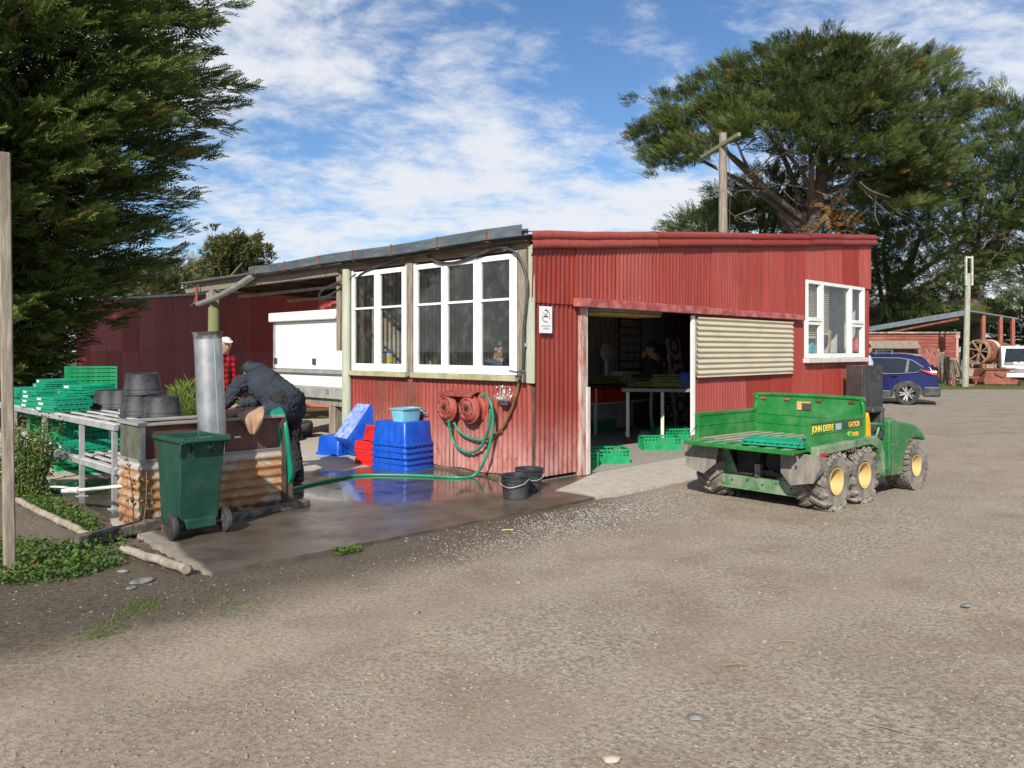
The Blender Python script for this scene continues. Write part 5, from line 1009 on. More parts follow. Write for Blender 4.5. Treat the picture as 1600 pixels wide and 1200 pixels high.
# wheels
def lug_tyre(ro, ri, w, nl, small=False):
    m = MB(); h = w/2
    m.lathe([(ri, -h*.75), (ri+.018, -h*.95), (ro*.80, -h*1.03), (ro*.93, -h*.86), (ro*.955, -h*.4), (ro*.96, 0), (ro*.955, h*.4), (ro*.93, h*.86), (ro*.80, h*1.03), (ri+.018, h*.95), (ri, h*.75)], 40)
    for i in range(nl):
        for s_ in (-1, 1):
            a = 360*(i+(.5 if s_ > 0 else 0))/nl
            if small:
                for yk in (.12, .45, .78):
                    m.box((ro*.97, 0, s_*h*yk), (.03, .05*ro/.27, h*.24), RZ(a+yk*20))
                m.box((ro*.88, 0, s_*h*.97), (.07, .045, .02), RZ(a))
                continue
            for q_ in range(5):                               # curved chevron bar reaching down the shoulder
                f0, f1 = q_/5, (q_+1)/5
                def P(f): 
                    an = R(a+s_*0+22*f); zz_ = s_*h*(.04+.98*min(f*1.12, 1)); rr_ = ro*(1.0-.015*f-(.16*max(0, f-.75)/.25)); return Vector((rr_*math.cos(an), rr_*math.sin(an), zz_))
                p0, p1 = P(f0), P(f1); rad = ((p0+p1)/2); rad.z *= .35; m.bar(p0*.985, p1*.985, .036, .044, up=rad.normalized())
    return m
def wheel(ro, ri, w, nl, small, pos, side, name='wheel'):
    e = empty(name, pos, parent=gt); e.rotation_euler = Euler((R(90), R(random.uniform(0, 40)), 0), 'XYZ') if side < 0 else Euler((R(-90), R(random.uniform(0, 40)), 0), 'XYZ')
    key = 'gt_%s' % small
    if key not in bpy.data.meshes:
        o = lug_tyre(ro, ri, w, nl, small).obj('tyre', mudt, e, smooth=True, ang=35); o.data.name = key
    else:
        o = bpy.data.objects.new('tyre', bpy.data.meshes[key]); COL.objects.link(o); o.parent = e
    h = w/2; kr = 'rim_%s' % small
    if kr not in bpy.data.meshes:
        m = MB(); m.lathe([(ri*1.05, h*.92), (ri*1.06, h*.97), (ri*.97, h*.95), (ri*.90, h*.72), (ri*.86, h*.12), (ri*.72, h*-.05), (ri*.55, h*-.02), (ri*.45, h*.12), (ri*.001, h*.12)], 30); o = m.obj('rim', yel, e, smooth=True, ang=50); o.data.name = kr
    else:
        o = bpy.data.objects.new('rim', bpy.data.meshes[kr]); COL.objects.link(o); o.parent = e
    m = MB(); m.lathe([(ri*.3, h*.10), (ri*.3, h*.30), (ri*.24, h*.36), (.001, h*.36)], 14); m.obj('hub_cap', pm('worn_hub', (.34, .30, .24), .6, .2), e, smooth=True)
RO, RI, WW = .288, .125, .30
for x in (0, .572):
    for s_ in (-1, 1): wheel(RO, RI, WW, 15, False, (x, s_*(.70-WW/2), RO), s_)
for s_ in (-1, 1): wheel(.262, .115, .24, 26, True, (1.84, s_*(.68-.12), .262), s_)
# fenders, flaps, cowl
def arch(x0, z0, x1, cx, r, zb, n=8): return [(cx-r*math.cos(a), zb+r*math.sin(a)) for a in np.linspace(0, math.pi, n)]
for s_ in (-1, 1):
    prof_ = [(-.385, FZ-.085), (-.30, FZ-.085), (-.25, FZ-.06), (.66, FZ-.03), (.82, FZ-.08), (.92, FZ-.22), (.96, FZ-.38), (.985, FZ-.38), (.98, FZ-.16), (.90, FZ-.01), (.78, FZ+.045), (-.385, FZ+.02)]
    m = MB(); y0_, y1_ = (-.715, -.63) if s_ < 0 else (.63, .715); m.prism(prof_, y0_, y1_); o = m.obj('rear_fender', gp2, gt, bevel=.012, seg=2)
    m = MB(); m.b2((-.36, s_*.7165-.002, FZ-.07), (-.24, s_*.7165+.002, FZ-.038)); m.obj('reflector', pm('red_reflector', (.45, .01, .02), .2, bump=0), o)
    m = MB(); m.add([(-.40, s_*.735, FZ-.05), (-.40, s_*.34, FZ-.05), (-.43, s_*.36, FZ-.24), (-.46, s_*.48, FZ-.345), (-.455, s_*.70, FZ-.30), (-.42, s_*.745, FZ-.16)], [(0, 1, 2, 3, 4, 5)]); o = m.obj('mud_flap', flapm, gt); q_ = o.modifiers.new('t', 'SOLIDIFY'); q_.thickness = .012
    m = MB(); m.add([(-.39, s_*.735, FZ-.06), (-.42, s_*.745, FZ-.16), (-.455, s_*.70, FZ-.30), (-.30, s_*.725, FZ-.20), (-.26, s_*.725, FZ-.08)], [(0, 1, 2, 3, 4)]); o = m.obj('mud_flap', flapm, gt); q_ = o.modifiers.new('t', 'SOLIDIFY'); q_.thickness = .008
# front cowl: two moulded fenders joined by a hood
for s_ in (-1, 1):
    out_ = [(1.19, .215), (1.19, .80), (1.28, .815), (1.42, .77), (1.62, .745), (1.80, .715), (1.96, .65), (2.06, .575), (2.10, .53), (2.06, .52), (1.98, .555), (1.84, .575), (1.70, .555), (1.60, .48), (1.53, .36), (1.50, .235), (1.44, .205)]
    m = MB(); y0_, y1_ = (-.67, -.30) if s_ < 0 else (.30, .67); m.prism(out_, y0_, y1_); m.obj('front_fender', gp_deep, gt, bevel=.075, seg=5, smooth=True, ang=50)
m = MB(); m.prism([(1.25, .4), (1.25, .86), (1.40, .84), (1.75, .74), (2.12, .58), (2.16, .40), (2.1, .3), (1.4, .3)], -.31, .31); m.obj('hood', gp_deep, gt, bevel=.04, seg=3)
m = MB(); m.b2((1.12, -.62, .60), (1.185, .62, .92)); m.b2((.93, -.62, .88), (1.20, .62, .93)); m.b2((1.0, -.62, .60), (1.119, .62, .66)); m.obj('dash_panel', black_pl, gt, bevel=.02, seg=2)
m = MB(); m.b2((.93, -.66, .22), (1.5, .66, .29)); m.obj('foot_floor', pm('dark_green_floor', (.012, .07, .025), .6, dirt=dust, damt=.5), gt)
m = MB(); m.b2((.74, -.56, .29), (1.02, .56, .58)); m.obj('seat_box', gp_deep, gt, bevel=.015)
for y in (-.29, .29): m = MB(); m.b2((.75, y-.24, .585), (1.06, y+.24, .68)); m.b2((.735, y-.24, .66), (.80, y+.24, .90)); m.obj('seat', pm('yellow_seat_vinyl', (.62, .38, .02), .5) , gt, bevel=.03, seg=3)
m = MB(); m.prism([(.725, .56), (.80, .56), (.775, .80), (.735, .90), (.722, .90)], -.655, -.62); m.obj('yellow_side_trim', pm('amber_trim', (.72, .36, .01), .45), gt, bevel=.004)
m = MB(); m.tube(sm([(.98, -.60, .58), (1.02, -.62, .70), (1.06, -.62, .76), (1.12, -.62, .70)], 5), .013, 8); m.tube(sm([(.80, -.62, .78), (.95, -.64, .77), (1.12, -.62, .75)], 4), .014, 8); m.obj('hand_rail', gp1, gt, smooth=True)
m = MB(); m.lathe([(.150, -.012), (.165, 0), (.150, .012), (.140, 0), (.150, -.012)], 24, T(1.03, .29, .86) @ RY(-55)); m.tube([(1.03, .29, .86), (1.16, .29, .74)], .014, 8); m.bar((1.03, .15, .86), (1.03, .43, .86), .025, .01); m.obj('steering_wheel', black_pl, gt, smooth=True)
# chassis and drive
m = MB(); m.b2((-.20, -.36, .24), (.9, -.30, .40)); m.b2((-.20, .30, .24), (.9, .36, .40)); m.obj('chassis_rail', dark_m, gt)
m = MB(); m.b2((-.235, -.42, .13), (-.205, .45, .27)); m.b2((-.26, -.42, .13), (-.2355, .45, .145)); rp = m.obj('rear_plate', gp2, gt, bevel=.004)
for y in (-.36, -.2, -.05, .12, .3): m = MB(); m.lathe([(.001, 0), (.011, 0), (.011, .006), (.001, .008)], 8, T(-.236, y, .215+.02*math.sin(y*20)) @ RY(-90)); m.obj('bolt', dark_m, rp)
for s_ in (-1, 1): m = MB(); m.prism([(0, .27), (.16*s_, .27), (.02*s_, .55), (-.03*s_, .55)], -.225, -.205, T(0, s_*-.43+ (0 if s_ > 0 else .0), 0)) if False else m.add([(-.21, s_*.42, .27), (-.21, s_*.24, .27), (-.21, s_*.38, .55), (-.21, s_*.44, .55)], [(0, 1, 2, 3)]); o = m.obj('gusset', gp2, gt); q_ = o.modifiers.new('t', 'SOLIDIFY'); q_.thickness = .012
m = MB(); m.b2((-.17, .02, .30), (.15, .28, .54)); m.obj('radiator', dark_m, gt); m = MB()
for z in np.linspace(.32, .53, 12): m.b2((-.185, .03, z-.003), (-.171, .27, z+.003))
m.obj('radiator_fins', dark_m, gt)
m = MB(); m.tube([(-.1, -.12, .42), (.4, -.12, .42)], .12, 14); m.tube(sm([(-.2, .02, .36), (-.22, -.05, .33), (-.18, -.14, .34)], 5), .014, 6); m.b2((-.19, -.3, .29), (.2, -.05, .33)); m.obj('engine', dark_m, gt, smooth=True)
m = MB(); m.b2((-.25, -.03, .27), (-.2, .03, .40)); m.tube([(-.27, 0, .30), (-.2, 0, .30)], .02, 8); m.b2((-.26, .05, .285), (-.20, .2, .305)); m.obj('tow_hitch', pm('worn_steel', (.22, .20, .17), .6, .4), gt)
for x in (0, .572): m = MB(); m.tube([(x, -.45, RO), (x, .45, RO)], .035, 8); m.obj('axle', dark_m, gt)
m = MB(); m.tube([(1.84, -.45, .262), (1.84, .45, .262)], .03, 8); m.obj('axle', dark_m, gt)
# folded crate lying on the bed
o = copy_tree(fc, label='folded teal crate lying on the bed of the utility vehicle'); o['group'] = 'loose folded crates'; bl = GO+Vector((math.cos(R(41))*-.36-math.sin(R(41))*-.30, math.sin(R(41))*-.36+math.cos(R(41))*-.30, 0)); o.location = (bl.x, bl.y, GO.z+FZ+.013); o.rotation_euler.z = R(41+100)
for c_ in list(o.children):
    if c_.name.startswith('white_label'): bpy.data.objects.remove(c_)
# ================================================================ fridge, car, far yard
fr = empty('black_cabinet', Vector(((1348-800)/F*14.35, 14.35, -.02)), 33, 'dark cabinet standing upright against the far end of the shed', 'cabinet')
m = MB(); m.b2((0, 0, .0), (.58, .34, 1.25)); m.obj('cabinet_body', pm('dark_brown_steel', (.075, .062, .060), .4, .3, var=.15, scale=3, dirt=(.12, .1, .095), damt=.3), fr, bevel=.008)
m = MB(); m.b2((.004, -.03, .02), (.576, -.002, 1.25)); d_ = m.obj('cabinet_door', pm('charcoal_door', (.033, .034, .036), .5, var=.2, dirt=(.07, .07, .07), damt=.3), fr, bevel=.006)
m = MB(); m.tube([(.36+.09*math.cos(a), -.034, 1.08+.11*math.sin(a)) for a in np.linspace(0, 2*math.pi, 17)], .012, 6); m.obj('handle', black_pl, d_)

for s_ in (-1, 1):
    for x in (-.3, -.05, .2, .45, .66):
        m = MB(); m.lathe([(.001, .004), (.007, .004), (.009, 0)], 8, T(x, s_*.6285, FZ+.03) @ RX(90*(-s_)*-1 if s_ < 0 else -90)); m.obj('side_bolt', pm('worn_steel', (.22, .20, .17), .6, .4), gt)
    m = MB(); m.tube([(1.205, s_*.672, .24), (1.205, s_*.672, .79)], .004, 5); m.obj('panel_seam', dark_m, gt)
    m = MB(); m.b2((1.0, s_*.60-.03, .245), (1.19, s_*.60+.03, .30)); m.obj('step_edge', galv_dull, gt)
m = MB()
for i in range(150):
    x, z = random.uniform(-.38, .95), FZ-.07+.11*random.random()**2; m.ell((x, -.717, z), (.004+.008*random.random(), .0015, .003+.005*random.random()), 6, 4)
for i in range(120): m.ell((-.237, random.uniform(-.4, .43), random.uniform(.14, .26)), (.0015, .004+.01*random.random(), .003+.006*random.random()), 6, 4)
for i in range(110):
    x, z = random.uniform(1.22, 1.5), .22+.35*random.random()**2.2; m.ell((x, -.672, z), (.003+.007*random.random(), .0015, .003+.006*random.random()), 6, 4)
o = m.obj('mud_spatter', pm('dried_mud', (.24, .20, .155), .95, bump=0), gt); o['kind'] = 'stuff'
# ---------------------------------------------------------------- blue car (side and tail)
car_p = pm('deep_blue_car_paint', (.004, .008, .078), .18, 0, var=.04, scale=2, bump=0, spec=.5)
car = empty('blue_car', Vector((11.44, 23.04, -.02)), 153, 'dark blue hatchback parked beyond the far end of the shed', 'car')
k = .92
# local x forward, wheel centre at x=0 rear; y: near side is y=+.. (left side) -> faces camera
sec = [(-.80, .42, .88, 1.0), (-.72, .30, .98, 1.38), (-.45, .24, 1.0, 1.46), (.2, .22, 1.0, 1.53), (1.0, .22, 1.0, 1.55), (1.8, .22, .96, 1.42), (2.3, .22, .96, 1.08), (3.0, .24, .92, 1.0), (3.4, .35, .75, .8)]
prof_c = [(-.84, .38), (-.86, .62), (-.80, .80), (-.78, .95), (-.70, 1.10), (-.52, 1.36), (-.40, 1.47), (.3, 1.54), (1.0, 1.53), (1.5, 1.42), (2.2, 1.05), (3.0, .95), (3.35, .80), (3.42, .5), (3.35, .3)]
def hull(m, pts, half, inset):
    # profile loop in xz swept to both sides with tumblehome above the belt
    low = [(-.78, .28), (3.3, .24)]; loop = pts+[(3.3, .24), (2.92, .24), (2.90, .45), (2.72, .68), (2.45, .72), (2.2, .62), (2.08, .40), (2.05, .22), (.42, .22), (.38, .42), (.22, .64), (0, .70), (-.24, .64), (-.40, .42), (-.44, .28), (-.78, .28)]
    def yy(z): return half-(max(0, z-.92)*inset)
    n = len(loop); vs = [(x*k, yy(z)*k, z*k) for x, z in loop]+[(x*k, -yy(z)*k, z*k) for x, z in loop]
    m.add(vs, [tuple(range(n)), tuple(range(2*n-1, n-1, -1))]+[(i, n+i, n+(i+1) % n, (i+1) % n) for i in range(n)])
m = MB(); hull(m, prof_c, .88, .30); m.obj('body', car_p, car, bevel=.05, seg=3, smooth=True, ang=32)
def side_panel(name, poly, mat, off, th=.012, par=car, bev=0):
    for s_ in (1, -1):
        m = MB(); vs = []
        for d in (0, th): vs += [(x*k, s_*((.88-max(0, z-.92)*.30)+off+d)*k, z*k) for x, z in poly]
        n = len(poly); m.add(vs, [tuple(range(n)), tuple(range(2*n-1, n-1, -1))]+[(i, n+i, n+(i+1) % n, (i+1) % n) for i in range(n)]); m.obj(name, mat, par, bevel=bev)
side_panel('side_window', [(-.40, 1.16), (-.30, 1.03), (.2, .98), (.6, .96), (1.7, .98), (1.35, 1.36), (.9, 1.42), (.2, 1.41), (-.12, 1.34)], pm('tinted_glass', (.012, .014, .016), .06, 0, bump=0, spec=.8), .001)
side_panel('window_pillar', [(-.02, 1.0), (.06, .995), (.0, 1.37), (-.06, 1.36)], black_pl, .014)
def strip(name, pts, mat, r, off):
    for s_ in (1, -1): m = MB(); m.tube([(x*k, s_*((.88-max(0, z-.92)*.30)+off)*k, z*k) for x, z in pts], r, 6); m.obj(name, mat, car, smooth=True)
chrome = pm('chrome_trim', (.75, .76, .78), .15, .95, bump=0, var=.03)
strip('chrome_trim', [(1.7, .965), (.6, .945), (.2, .955), (-.30, 1.005), (-.44, 1.15), (-.14, 1.36), (.2, 1.43), (.9, 1.44), (1.4, 1.37)], chrome, .014, .012)
side_panel('sill_cladding', [(.46, .22), (2.04, .22), (2.06, .38), (.42, .40)], black_pl, .006, .02); strip('sill_trim', [(.45, .42), (2.05, .40)], chrome, .014, .02)
ar = [(.42*math.cos(a)*1.03, .36+.38*math.sin(a)) for a in np.linspace(-.15, math.pi+.1, 14)]; ar2 = [(.36*math.cos(a), .35+.315*math.sin(a)) for a in np.linspace(math.pi+.1, -.15, 14)]
side_panel('wheel_arch', ar+ar2, black_pl, .006, .02)
m = MB(); m.b2((-.90*k, -.86*k, .26*k), (-.42*k, .895*k, .58*k)); m.obj('rear_bumper', black_pl, car, bevel=.05, seg=3)
side_panel('tail_lamp', [(-.80, .92), (-.80, 1.00), (-.62, 1.05), (-.34, 1.08), (-.5, 1.0), (-.68, .93)], pm('red_lamp', (.42, .01, .015), .12, bump=0, spec=.8), .006, .012)
side_panel('lamp_lens', [(-.80, 1.0), (-.80, 1.04), (-.70, 1.045), (-.60, 1.02), (-.68, 1.0)], chrome, .008, .014)
m = MB(); m.b2((.26*k, .885*k, .86*k), (.44*k, .92*k, .89*k)); m.obj('door_handle', car_p, car, bevel=.008)
strip('door_seam', [(.42, .50), (.55, .75), (.58, .94)], black_pl, .005, .002)
for x in (0, 2.62):
    for s_ in (1, -1):
        e = empty('wheel', (x*k, s_*.80*k, .345*k), parent=car); e.rotation_euler.x = R(-90*s_)
        m = MB(); m.lathe([(.225*k, -.09), (.235*k, -.10), (.30*k, -.105), (.335*k, -.09), (.345*k, -.05), (.345*k, .05), (.335*k, .09), (.30*k, .105), (.235*k, .10), (.225*k, .09)], 36); m.obj('tyre', black_rub, e, smooth=True)
        m = MB(); m.lathe([(.228*k, .10), (.222*k, .105), (.212*k, .09), (.21*k, .02), (.001, .02)], 30); m.obj('rim', pm('dark_alloy', (.03, .03, .032), .4, .5), e, smooth=True)
        m = MB()
        for a in range(0, 360, 72):
            for d in (-12, 12): m.add([(.03*k, -.022, .085), (.03*k, .022, .085), (.222*k, .030, .098), (.222*k, -.008, .098), (.03*k, -.022, .06), (.03*k, .022, .06), (.222*k, .030, .06), (.222*k, -.008, .06)], [(0, 1, 2, 3), (7, 6, 5, 4), (0, 3, 7, 4), (1, 5, 6, 2), (3, 2, 6, 7)], RZ(a+d))
        m.lathe([(.001, .095), (.045*k, .093), (.05*k, .06)], 16); m.obj('spokes', pm('polished_alloy', (.7, .7, .71), .25, .9, bump=0), e)
m = MB(); m.tube([(-.5*k, .62*k, 1.50*k), (.1, .62*k, 1.575*k), (1.0*k, .62*k, 1.575*k)], .016, 6); m.obj('roof_rail', chrome, car)
# ---------------------------------------------------------------- old red weatherboard cottage, open bay, junk
CT = Vector((15.6, 37.2, 0)); ct = empty('red_cottage', CT, -4, 'old red weatherboard workshop with a row of white windows', 'workshop')
wb_red = pm('red_weatherboard', (.19, .036, .03), .75, var=.3, scale=3, bump=.2, dirt=(.36, .16, .09), damt=.4, dscale=2, stretch=(.5, .5, 3))
cw, chh = 5.0, 2.30
for i in range(15):
    z = i*.155; m = MB(); m.add([(-1.5, -.03, z), (cw, -.03, z), (cw, -.004, z+.16), (-1.5, -.004, z+.16), (-1.5, .02, z), (cw, .02, z)], [(0, 1, 2, 3), (0, 4, 5, 1)]); m.obj('weatherboard', wb_red, ct)
    m = MB(); m.add([(cw+.03, 0, z), (cw+.03, 3.2, z), (cw+.004, 3.2, z+.16), (cw+.004, 0, z+.16)], [(0, 1, 2, 3)]); m.obj('weatherboard', wb_red, ct)
m = MB(); m.b2((-1.5, .0, 0), (cw, 3.2, chh)); m.obj('wall_core', wb_red, ct)
m = MB(); m.b2((cw-.06, -.05, 0), (cw+.05, .03, chh)); m.obj('corner_board', pm('flaked_corner', (.42, .25, .2), .8, var=.3), ct)
m = MB(); m.b2((-1.5, -.12, chh+.005), (cw+.1, 3.3, chh+.07)); m.obj('roof', pm('rusty_roof', (.30, .25, .21), .8, var=.5, scale=6), ct)
m = MB(); m.b2((cw-.1, -.08, chh-.22), (cw+.10, 3.2, chh)); m.obj('fascia', pm('flaked_fascia', (.36, .24, .18), .8, var=.4), ct)
for i in range(12): m = MB(); m.add([(-1.5+i*.39, -.04, 1.92), (-1.5+i*.39+.38, -.04, 1.92), (-1.5+i*.39+.38, -.52, 1.58), (-1.5+i*.39, -.52, 1.58)], [(0, 1, 2, 3)]); o = m.obj('awning_board', wood_grey, ct); q_ = o.modifiers.new('t', 'SOLIDIFY'); q_.thickness = .05
for i in range(4):
    x = -1.2+i*.83; m = MB(); m.b2((x, -.06, .75), (x+.1, -.03, 1.55)); m.b2((x+.73, -.06, .75), (x+.83, -.03, 1.55)) if i == 3 else None; m.b2((x+.101, -.06, 1.48), (x+.729, -.03, 1.55)); o = m.obj('window_frame', paint_white, ct); m = MB(); m.b2((x+.1, -.045, .75), (x+.73, -.038, 1.48)); m.obj('window_pane', pm('tinted_glass', (.012, .014, .016), .06), o)
m = MB(); m.b2((3.0, -.075, .0), (4.15, -.035, 1.55)); m.b2((2.9, -.07, 1.551), (4.25, -.03, 1.62)); m.obj('door', pm('flaked_red_door', (.23, .045, .04), .8, var=.3, scale=6, dirt=(.4, .3, .26), damt=.35, dscale=6, stretch=(3, 3, .7)), ct)
m = MB(); m.b2((cw+.045, .3, .75), (cw+.08, 1.4, 1.75)); o = m.obj('window_frame', paint_white, ct); m = MB(); m.b2((cw+.081, .42, .85), (cw+.085, .8, 1.65)); m.b2((cw+.081, .9, .85), (cw+.085, 1.28, 1.65)); m.obj('window_pane', pm('tinted_glass', (.012, .014, .016), .06), o)
cp = empty('open_hay_shed', Vector((14.6, 41, 0)), 0, 'long open sided shed with a grey iron roof on red posts behind the workshop', 'shed')
rl = [AT(1345, 513, 44), AT(1512, 484, 39.5), AT(1592, 497, 44), AT(1430, 522, 52)]
for p_ in rl: p_ -= cp.location
m = MB(); A, B_, C_, D_ = rl; m.add([A, B_, C_, D_], [(0, 1, 2, 3)]); o = m.obj('roof', pm('shed_roof_iron', (.26, .29, .31), .5, .4, var=.2, stretch=(5, .5, 1)), cp); q_ = o.modifiers.new('t', 'SOLIDIFY'); q_.thickness = .07
m = MB(); m.bar(A+Vector((0, -.05, -.12)), B_+Vector((0, -.05, -.12)), .06, .26); m.obj('fascia', pm('shed_fascia', (.22, .26, .29), .5, .3, var=.2), cp); m = MB(); m.bar(A+Vector((0, .1, -.55)), B_+Vector((-.4, .1, -.45)), .08, .1); m.obj('front_beam', rust_red, cp)
for i in range(7): m = MB(); f_ = (i+.5)/7; m.bar(A.lerp(B_, f_)+Vector((0, 0, -.14)), D_.lerp(C_, f_)+Vector((0, 0, -.14)), .08, .14); m.obj('rafter', wood_dark, cp)
for u, Y in ((1536, 41.0), (1563, 42.4), (1582, 43.4), (1372, 45.5)): m = MB(); p_ = Vector(((u-800)/F*Y, Y, 0))-cp.location; m.b2((p_.x-.085, p_.y-.085, 0), (p_.x+.085, p_.y+.085, 3.32-(.35 if u < 1400 else 0))); m.obj('post', pm('red_oxide_post', (.30, .10, .075), .7, var=.2), cp)
# poles
up = empty('power_pole', Vector((6.36, 24, 0)), 0, 'tall grey timber power pole with a tilted crossarm behind the shed', 'pole'); m = MB(); m.tube([(0, 0, 0), (0, 0, 8.05)], [.17, .115], 14); m.obj('pole', wood_grey, up, smooth=True, ang=60)
a_, b_ = AT(1096, 247, 25.4)-up.location, AT(1153, 212, 23.0)-up.location; m = MB(); m.bar(a_+Vector((0, -.15, 0)), b_+Vector((0, -.15, 0)), .10, .12); m.obj('crossarm', wood_mossy, up, bevel=.01); m = MB(); m.bar(a_.lerp(b_, .25)+Vector((0, -.1, 0)), (0, -.12, 6.55), .035, .03); m.obj('brace', galv_dull, up)
m = MB(); m.tube(sm([(.1, -.13, 7.6), (.17, -.16, 6.5), (.15, -.15, 5.0), (.16, -.15, 3.4)], 4), .012, 5); m.obj('cable', black_pl, up)
p2 = empty('slender_pole', Vector(((1511-800)/F*33, 33, 0)), 0, 'slender pale pole with a forked wooden head in front of the open shed', 'pole'); m = MB(); m.tube([(-.08, 0, 0), (.05, 0, 4.7)], [.13, .10], 12); m.obj('pole', pm('pale_pole_wood', (.32, .32, .25), .8, var=.2, stretch=(3, 3, .5)), p2, smooth=True)
for dx in (-.09, .16): m = MB(); m.b2((dx-.03, -.12, 4.2), (dx+.03, -.03, 5.40)); m.obj('fork_board', pm('pale_board', (.5, .48, .44), .7), p2)
m = MB(); m.b2((-.059, -.1, 5.33), (.129, -.05, 5.39)); m.obj('fork_head', pm('pale_board', (.5, .48, .44), .7), p2)
# junk by the workshop
stick_m = [pm('stick_a', (.34, .29, .22), .8, var=.3), pm('stick_b', (.22, .19, .16), .85, var=.3)]
for i in range(11):
    m = MB(); p0 = G(1470+i*4.0, 599+random.uniform(-1.5, 1), 0); p1 = AT(1468+i*2.6+random.uniform(-2, 2), 549+i*1.6+random.uniform(-3, 3), 35.8); m.bar(p0, p1, .10, .05); o = m.obj('leaning_board', stick_m[i % 2]); tag(o, 'grey board leaning on the workshop corner, %s from the left of the bundle' % ordn[i], 'board', 'boards leaning on the workshop')
for i in range(9):
    m = MB(); c_ = G(1452+i*3.4, 598-(i % 3), 0)+Vector((0, 0, .08+.12*(i//2))); a = random.uniform(-.5, .5); d = Vector((math.cos(a), math.sin(a), random.uniform(-.2, .12)))*random.uniform(.7, 1.2); m.bar(c_-d, c_+d, .16, .05); o = m.obj('scrap_plank', stick_m[(i+1) % 2]); tag(o, 'broken plank in the scrap heap behind the blue car, %s from the left' % ordn[i], 'plank', 'scrap planks behind the car')
dm = empty('rusty_mixer_drum', AT(1532, 550, 36), 0, 'big rusty machine drum with an open spoked end behind the small truck', 'machine'); dm.rotation_euler = Euler((0, 0, R(28)), 'XYZ')
m = MB(); m.lathe([(.40, 0), (.52, .15), (.54, .9), (.46, 1.6), (.34, 2.2), (.3, 2.2), (.42, 1.5), (.5, .9), (.48, .1)], 30, RY(90) @ RZ(0)); m.obj('drum', rust_m, dm, smooth=True)
m = MB(); m.lathe([(.48, -.06), (.56, -.06), (.57, .06), (.48, .06), (.48, -.06)], 32, T(-.2, 0, 0) @ RY(90)); m.obj('ring_gear', pm('pale_rust', (.27, .17, .11), .85, var=.6, scale=8), dm, smooth=True); m = MB()
for a in range(0, 180, 45): m.bar((-.22, -.5*math.cos(R(a)), -.5*math.sin(R(a))), (-.22, .5*math.cos(R(a+20)), .5*math.sin(R(a+20))), .09, .05)
m.obj('spoke', pm('pale_rust', (.40, .30, .2), .8), dm); m = MB(); m.lathe([(.5, -.05), (.57, -.05), (.57, .05), (.5, .05), (.5, -.05)], 32, T(.62, -.03, .0) @ RY(90) @ RX(8)); m.obj('white_hoop', pm('cream_hoop', (.55, .48, .38), .7), dm, smooth=True)
m = MB(); m.b2((-.3, -.6, -1.5), (.2, -.45, -.55)); m.b2((-.3, .45, -1.5), (.2, .6, -.55)); m.b2((1.2, -.5, -1.5), (1.5, .5, -.6)); m.b2((-.5, -.55, -1.1), (.6, .55, -.75)); m.obj('stand', pm('orange_rust', (.42, .2, .09), .8, var=.6, scale=4, dirt=(.5, .45, .38), damt=.5), dm)
sk = empty('rusty_skip', G(1550, 601), -2, 'low rusty red steel scoop lying in front of the small truck', 'skip'); m = MB(); m.prism([(-.62, .12), (-.55, .02), (1.1, .02), (1.28, .2), (1.12, .68), (-.50, .70)], -.5, .5); m.obj('scoop', rust_red, sk, bevel=.02); m = MB(); m.b2((-.68, -.56, .66), (1.2, -.48, .74)); m.tube(sm([(-.2, -.54, .5), (0, -.54, .4), (.2, -.54, .36), (.28, -.54, .5)], 4), .02, 6); m.tube([(.55, -.53, .25), (.55, -.53, .55)], .02, 6); m.tube([(.65, -.53, .25), (.65, -.53, .55)], .02, 6); m.b2((1.0, -.55, .2), (1.1, -.5, .7)); m.obj('rib', pm('dark_rust', (.12, .045, .03), .8), sk); m = MB(); m.lathe([(.001, -.05), (.12, -.05), (.12, .05), (.001, .05)], 14, T(.95, -.55, .1) @ RX(90)); m.obj('wheel', black_rub, sk)
fm = empty('scrap_iron_stand', G(1506, 603), 0, 'low rusty steel frame on the grass in front of the leaning boards', 'frame'); m = MB()
for a, b in (((-.55, 0, .0), (-.55, 0, .34)), ((.5, 0, 0), (.5, 0, .36)), ((-.6, 0, .33), (.62, 0, .36)), ((-.6, 0, .03), (.55, 0, .03)), ((0, 0, .03), (0, 0, .34))): m.bar(a, b, .08, .07)
m.obj('bar', rust_red, fm)
m = MB(); m.b2((-.42, -.02, 0), (.0, .02, 1.05)); m.b2((.005, -.03, -.0), (.42, .015, 1.08)); o = m.obj('grey_panel', pm('slate_panel', (.10, .12, .135), .6, var=.2), bevel=.01); o.location = G(1513, 597); o.rotation_euler = Euler((R(-14), R(11), R(-8)), 'XYZ'); tag(o, 'dark grey folded panel leaning behind the rusty frame', 'panel')
cn = empty('traffic_cone', G(1580, 601), 0, 'orange traffic cone on the grass verge', 'cone'); m = MB(); m.lathe([(.19, .03), (.155, .12), (.05, .70), (.03, .72), (.001, .72)], 20); m.obj('cone', pm('orange_cone', (.72, .17, .03), .5), cn, smooth=True); m = MB(); m.b2((-.22, -.22, 0), (.22, .22, .035)); m.obj('cone_base', pm('orange_cone', (.72, .17, .03), .5), cn, bevel=.01)
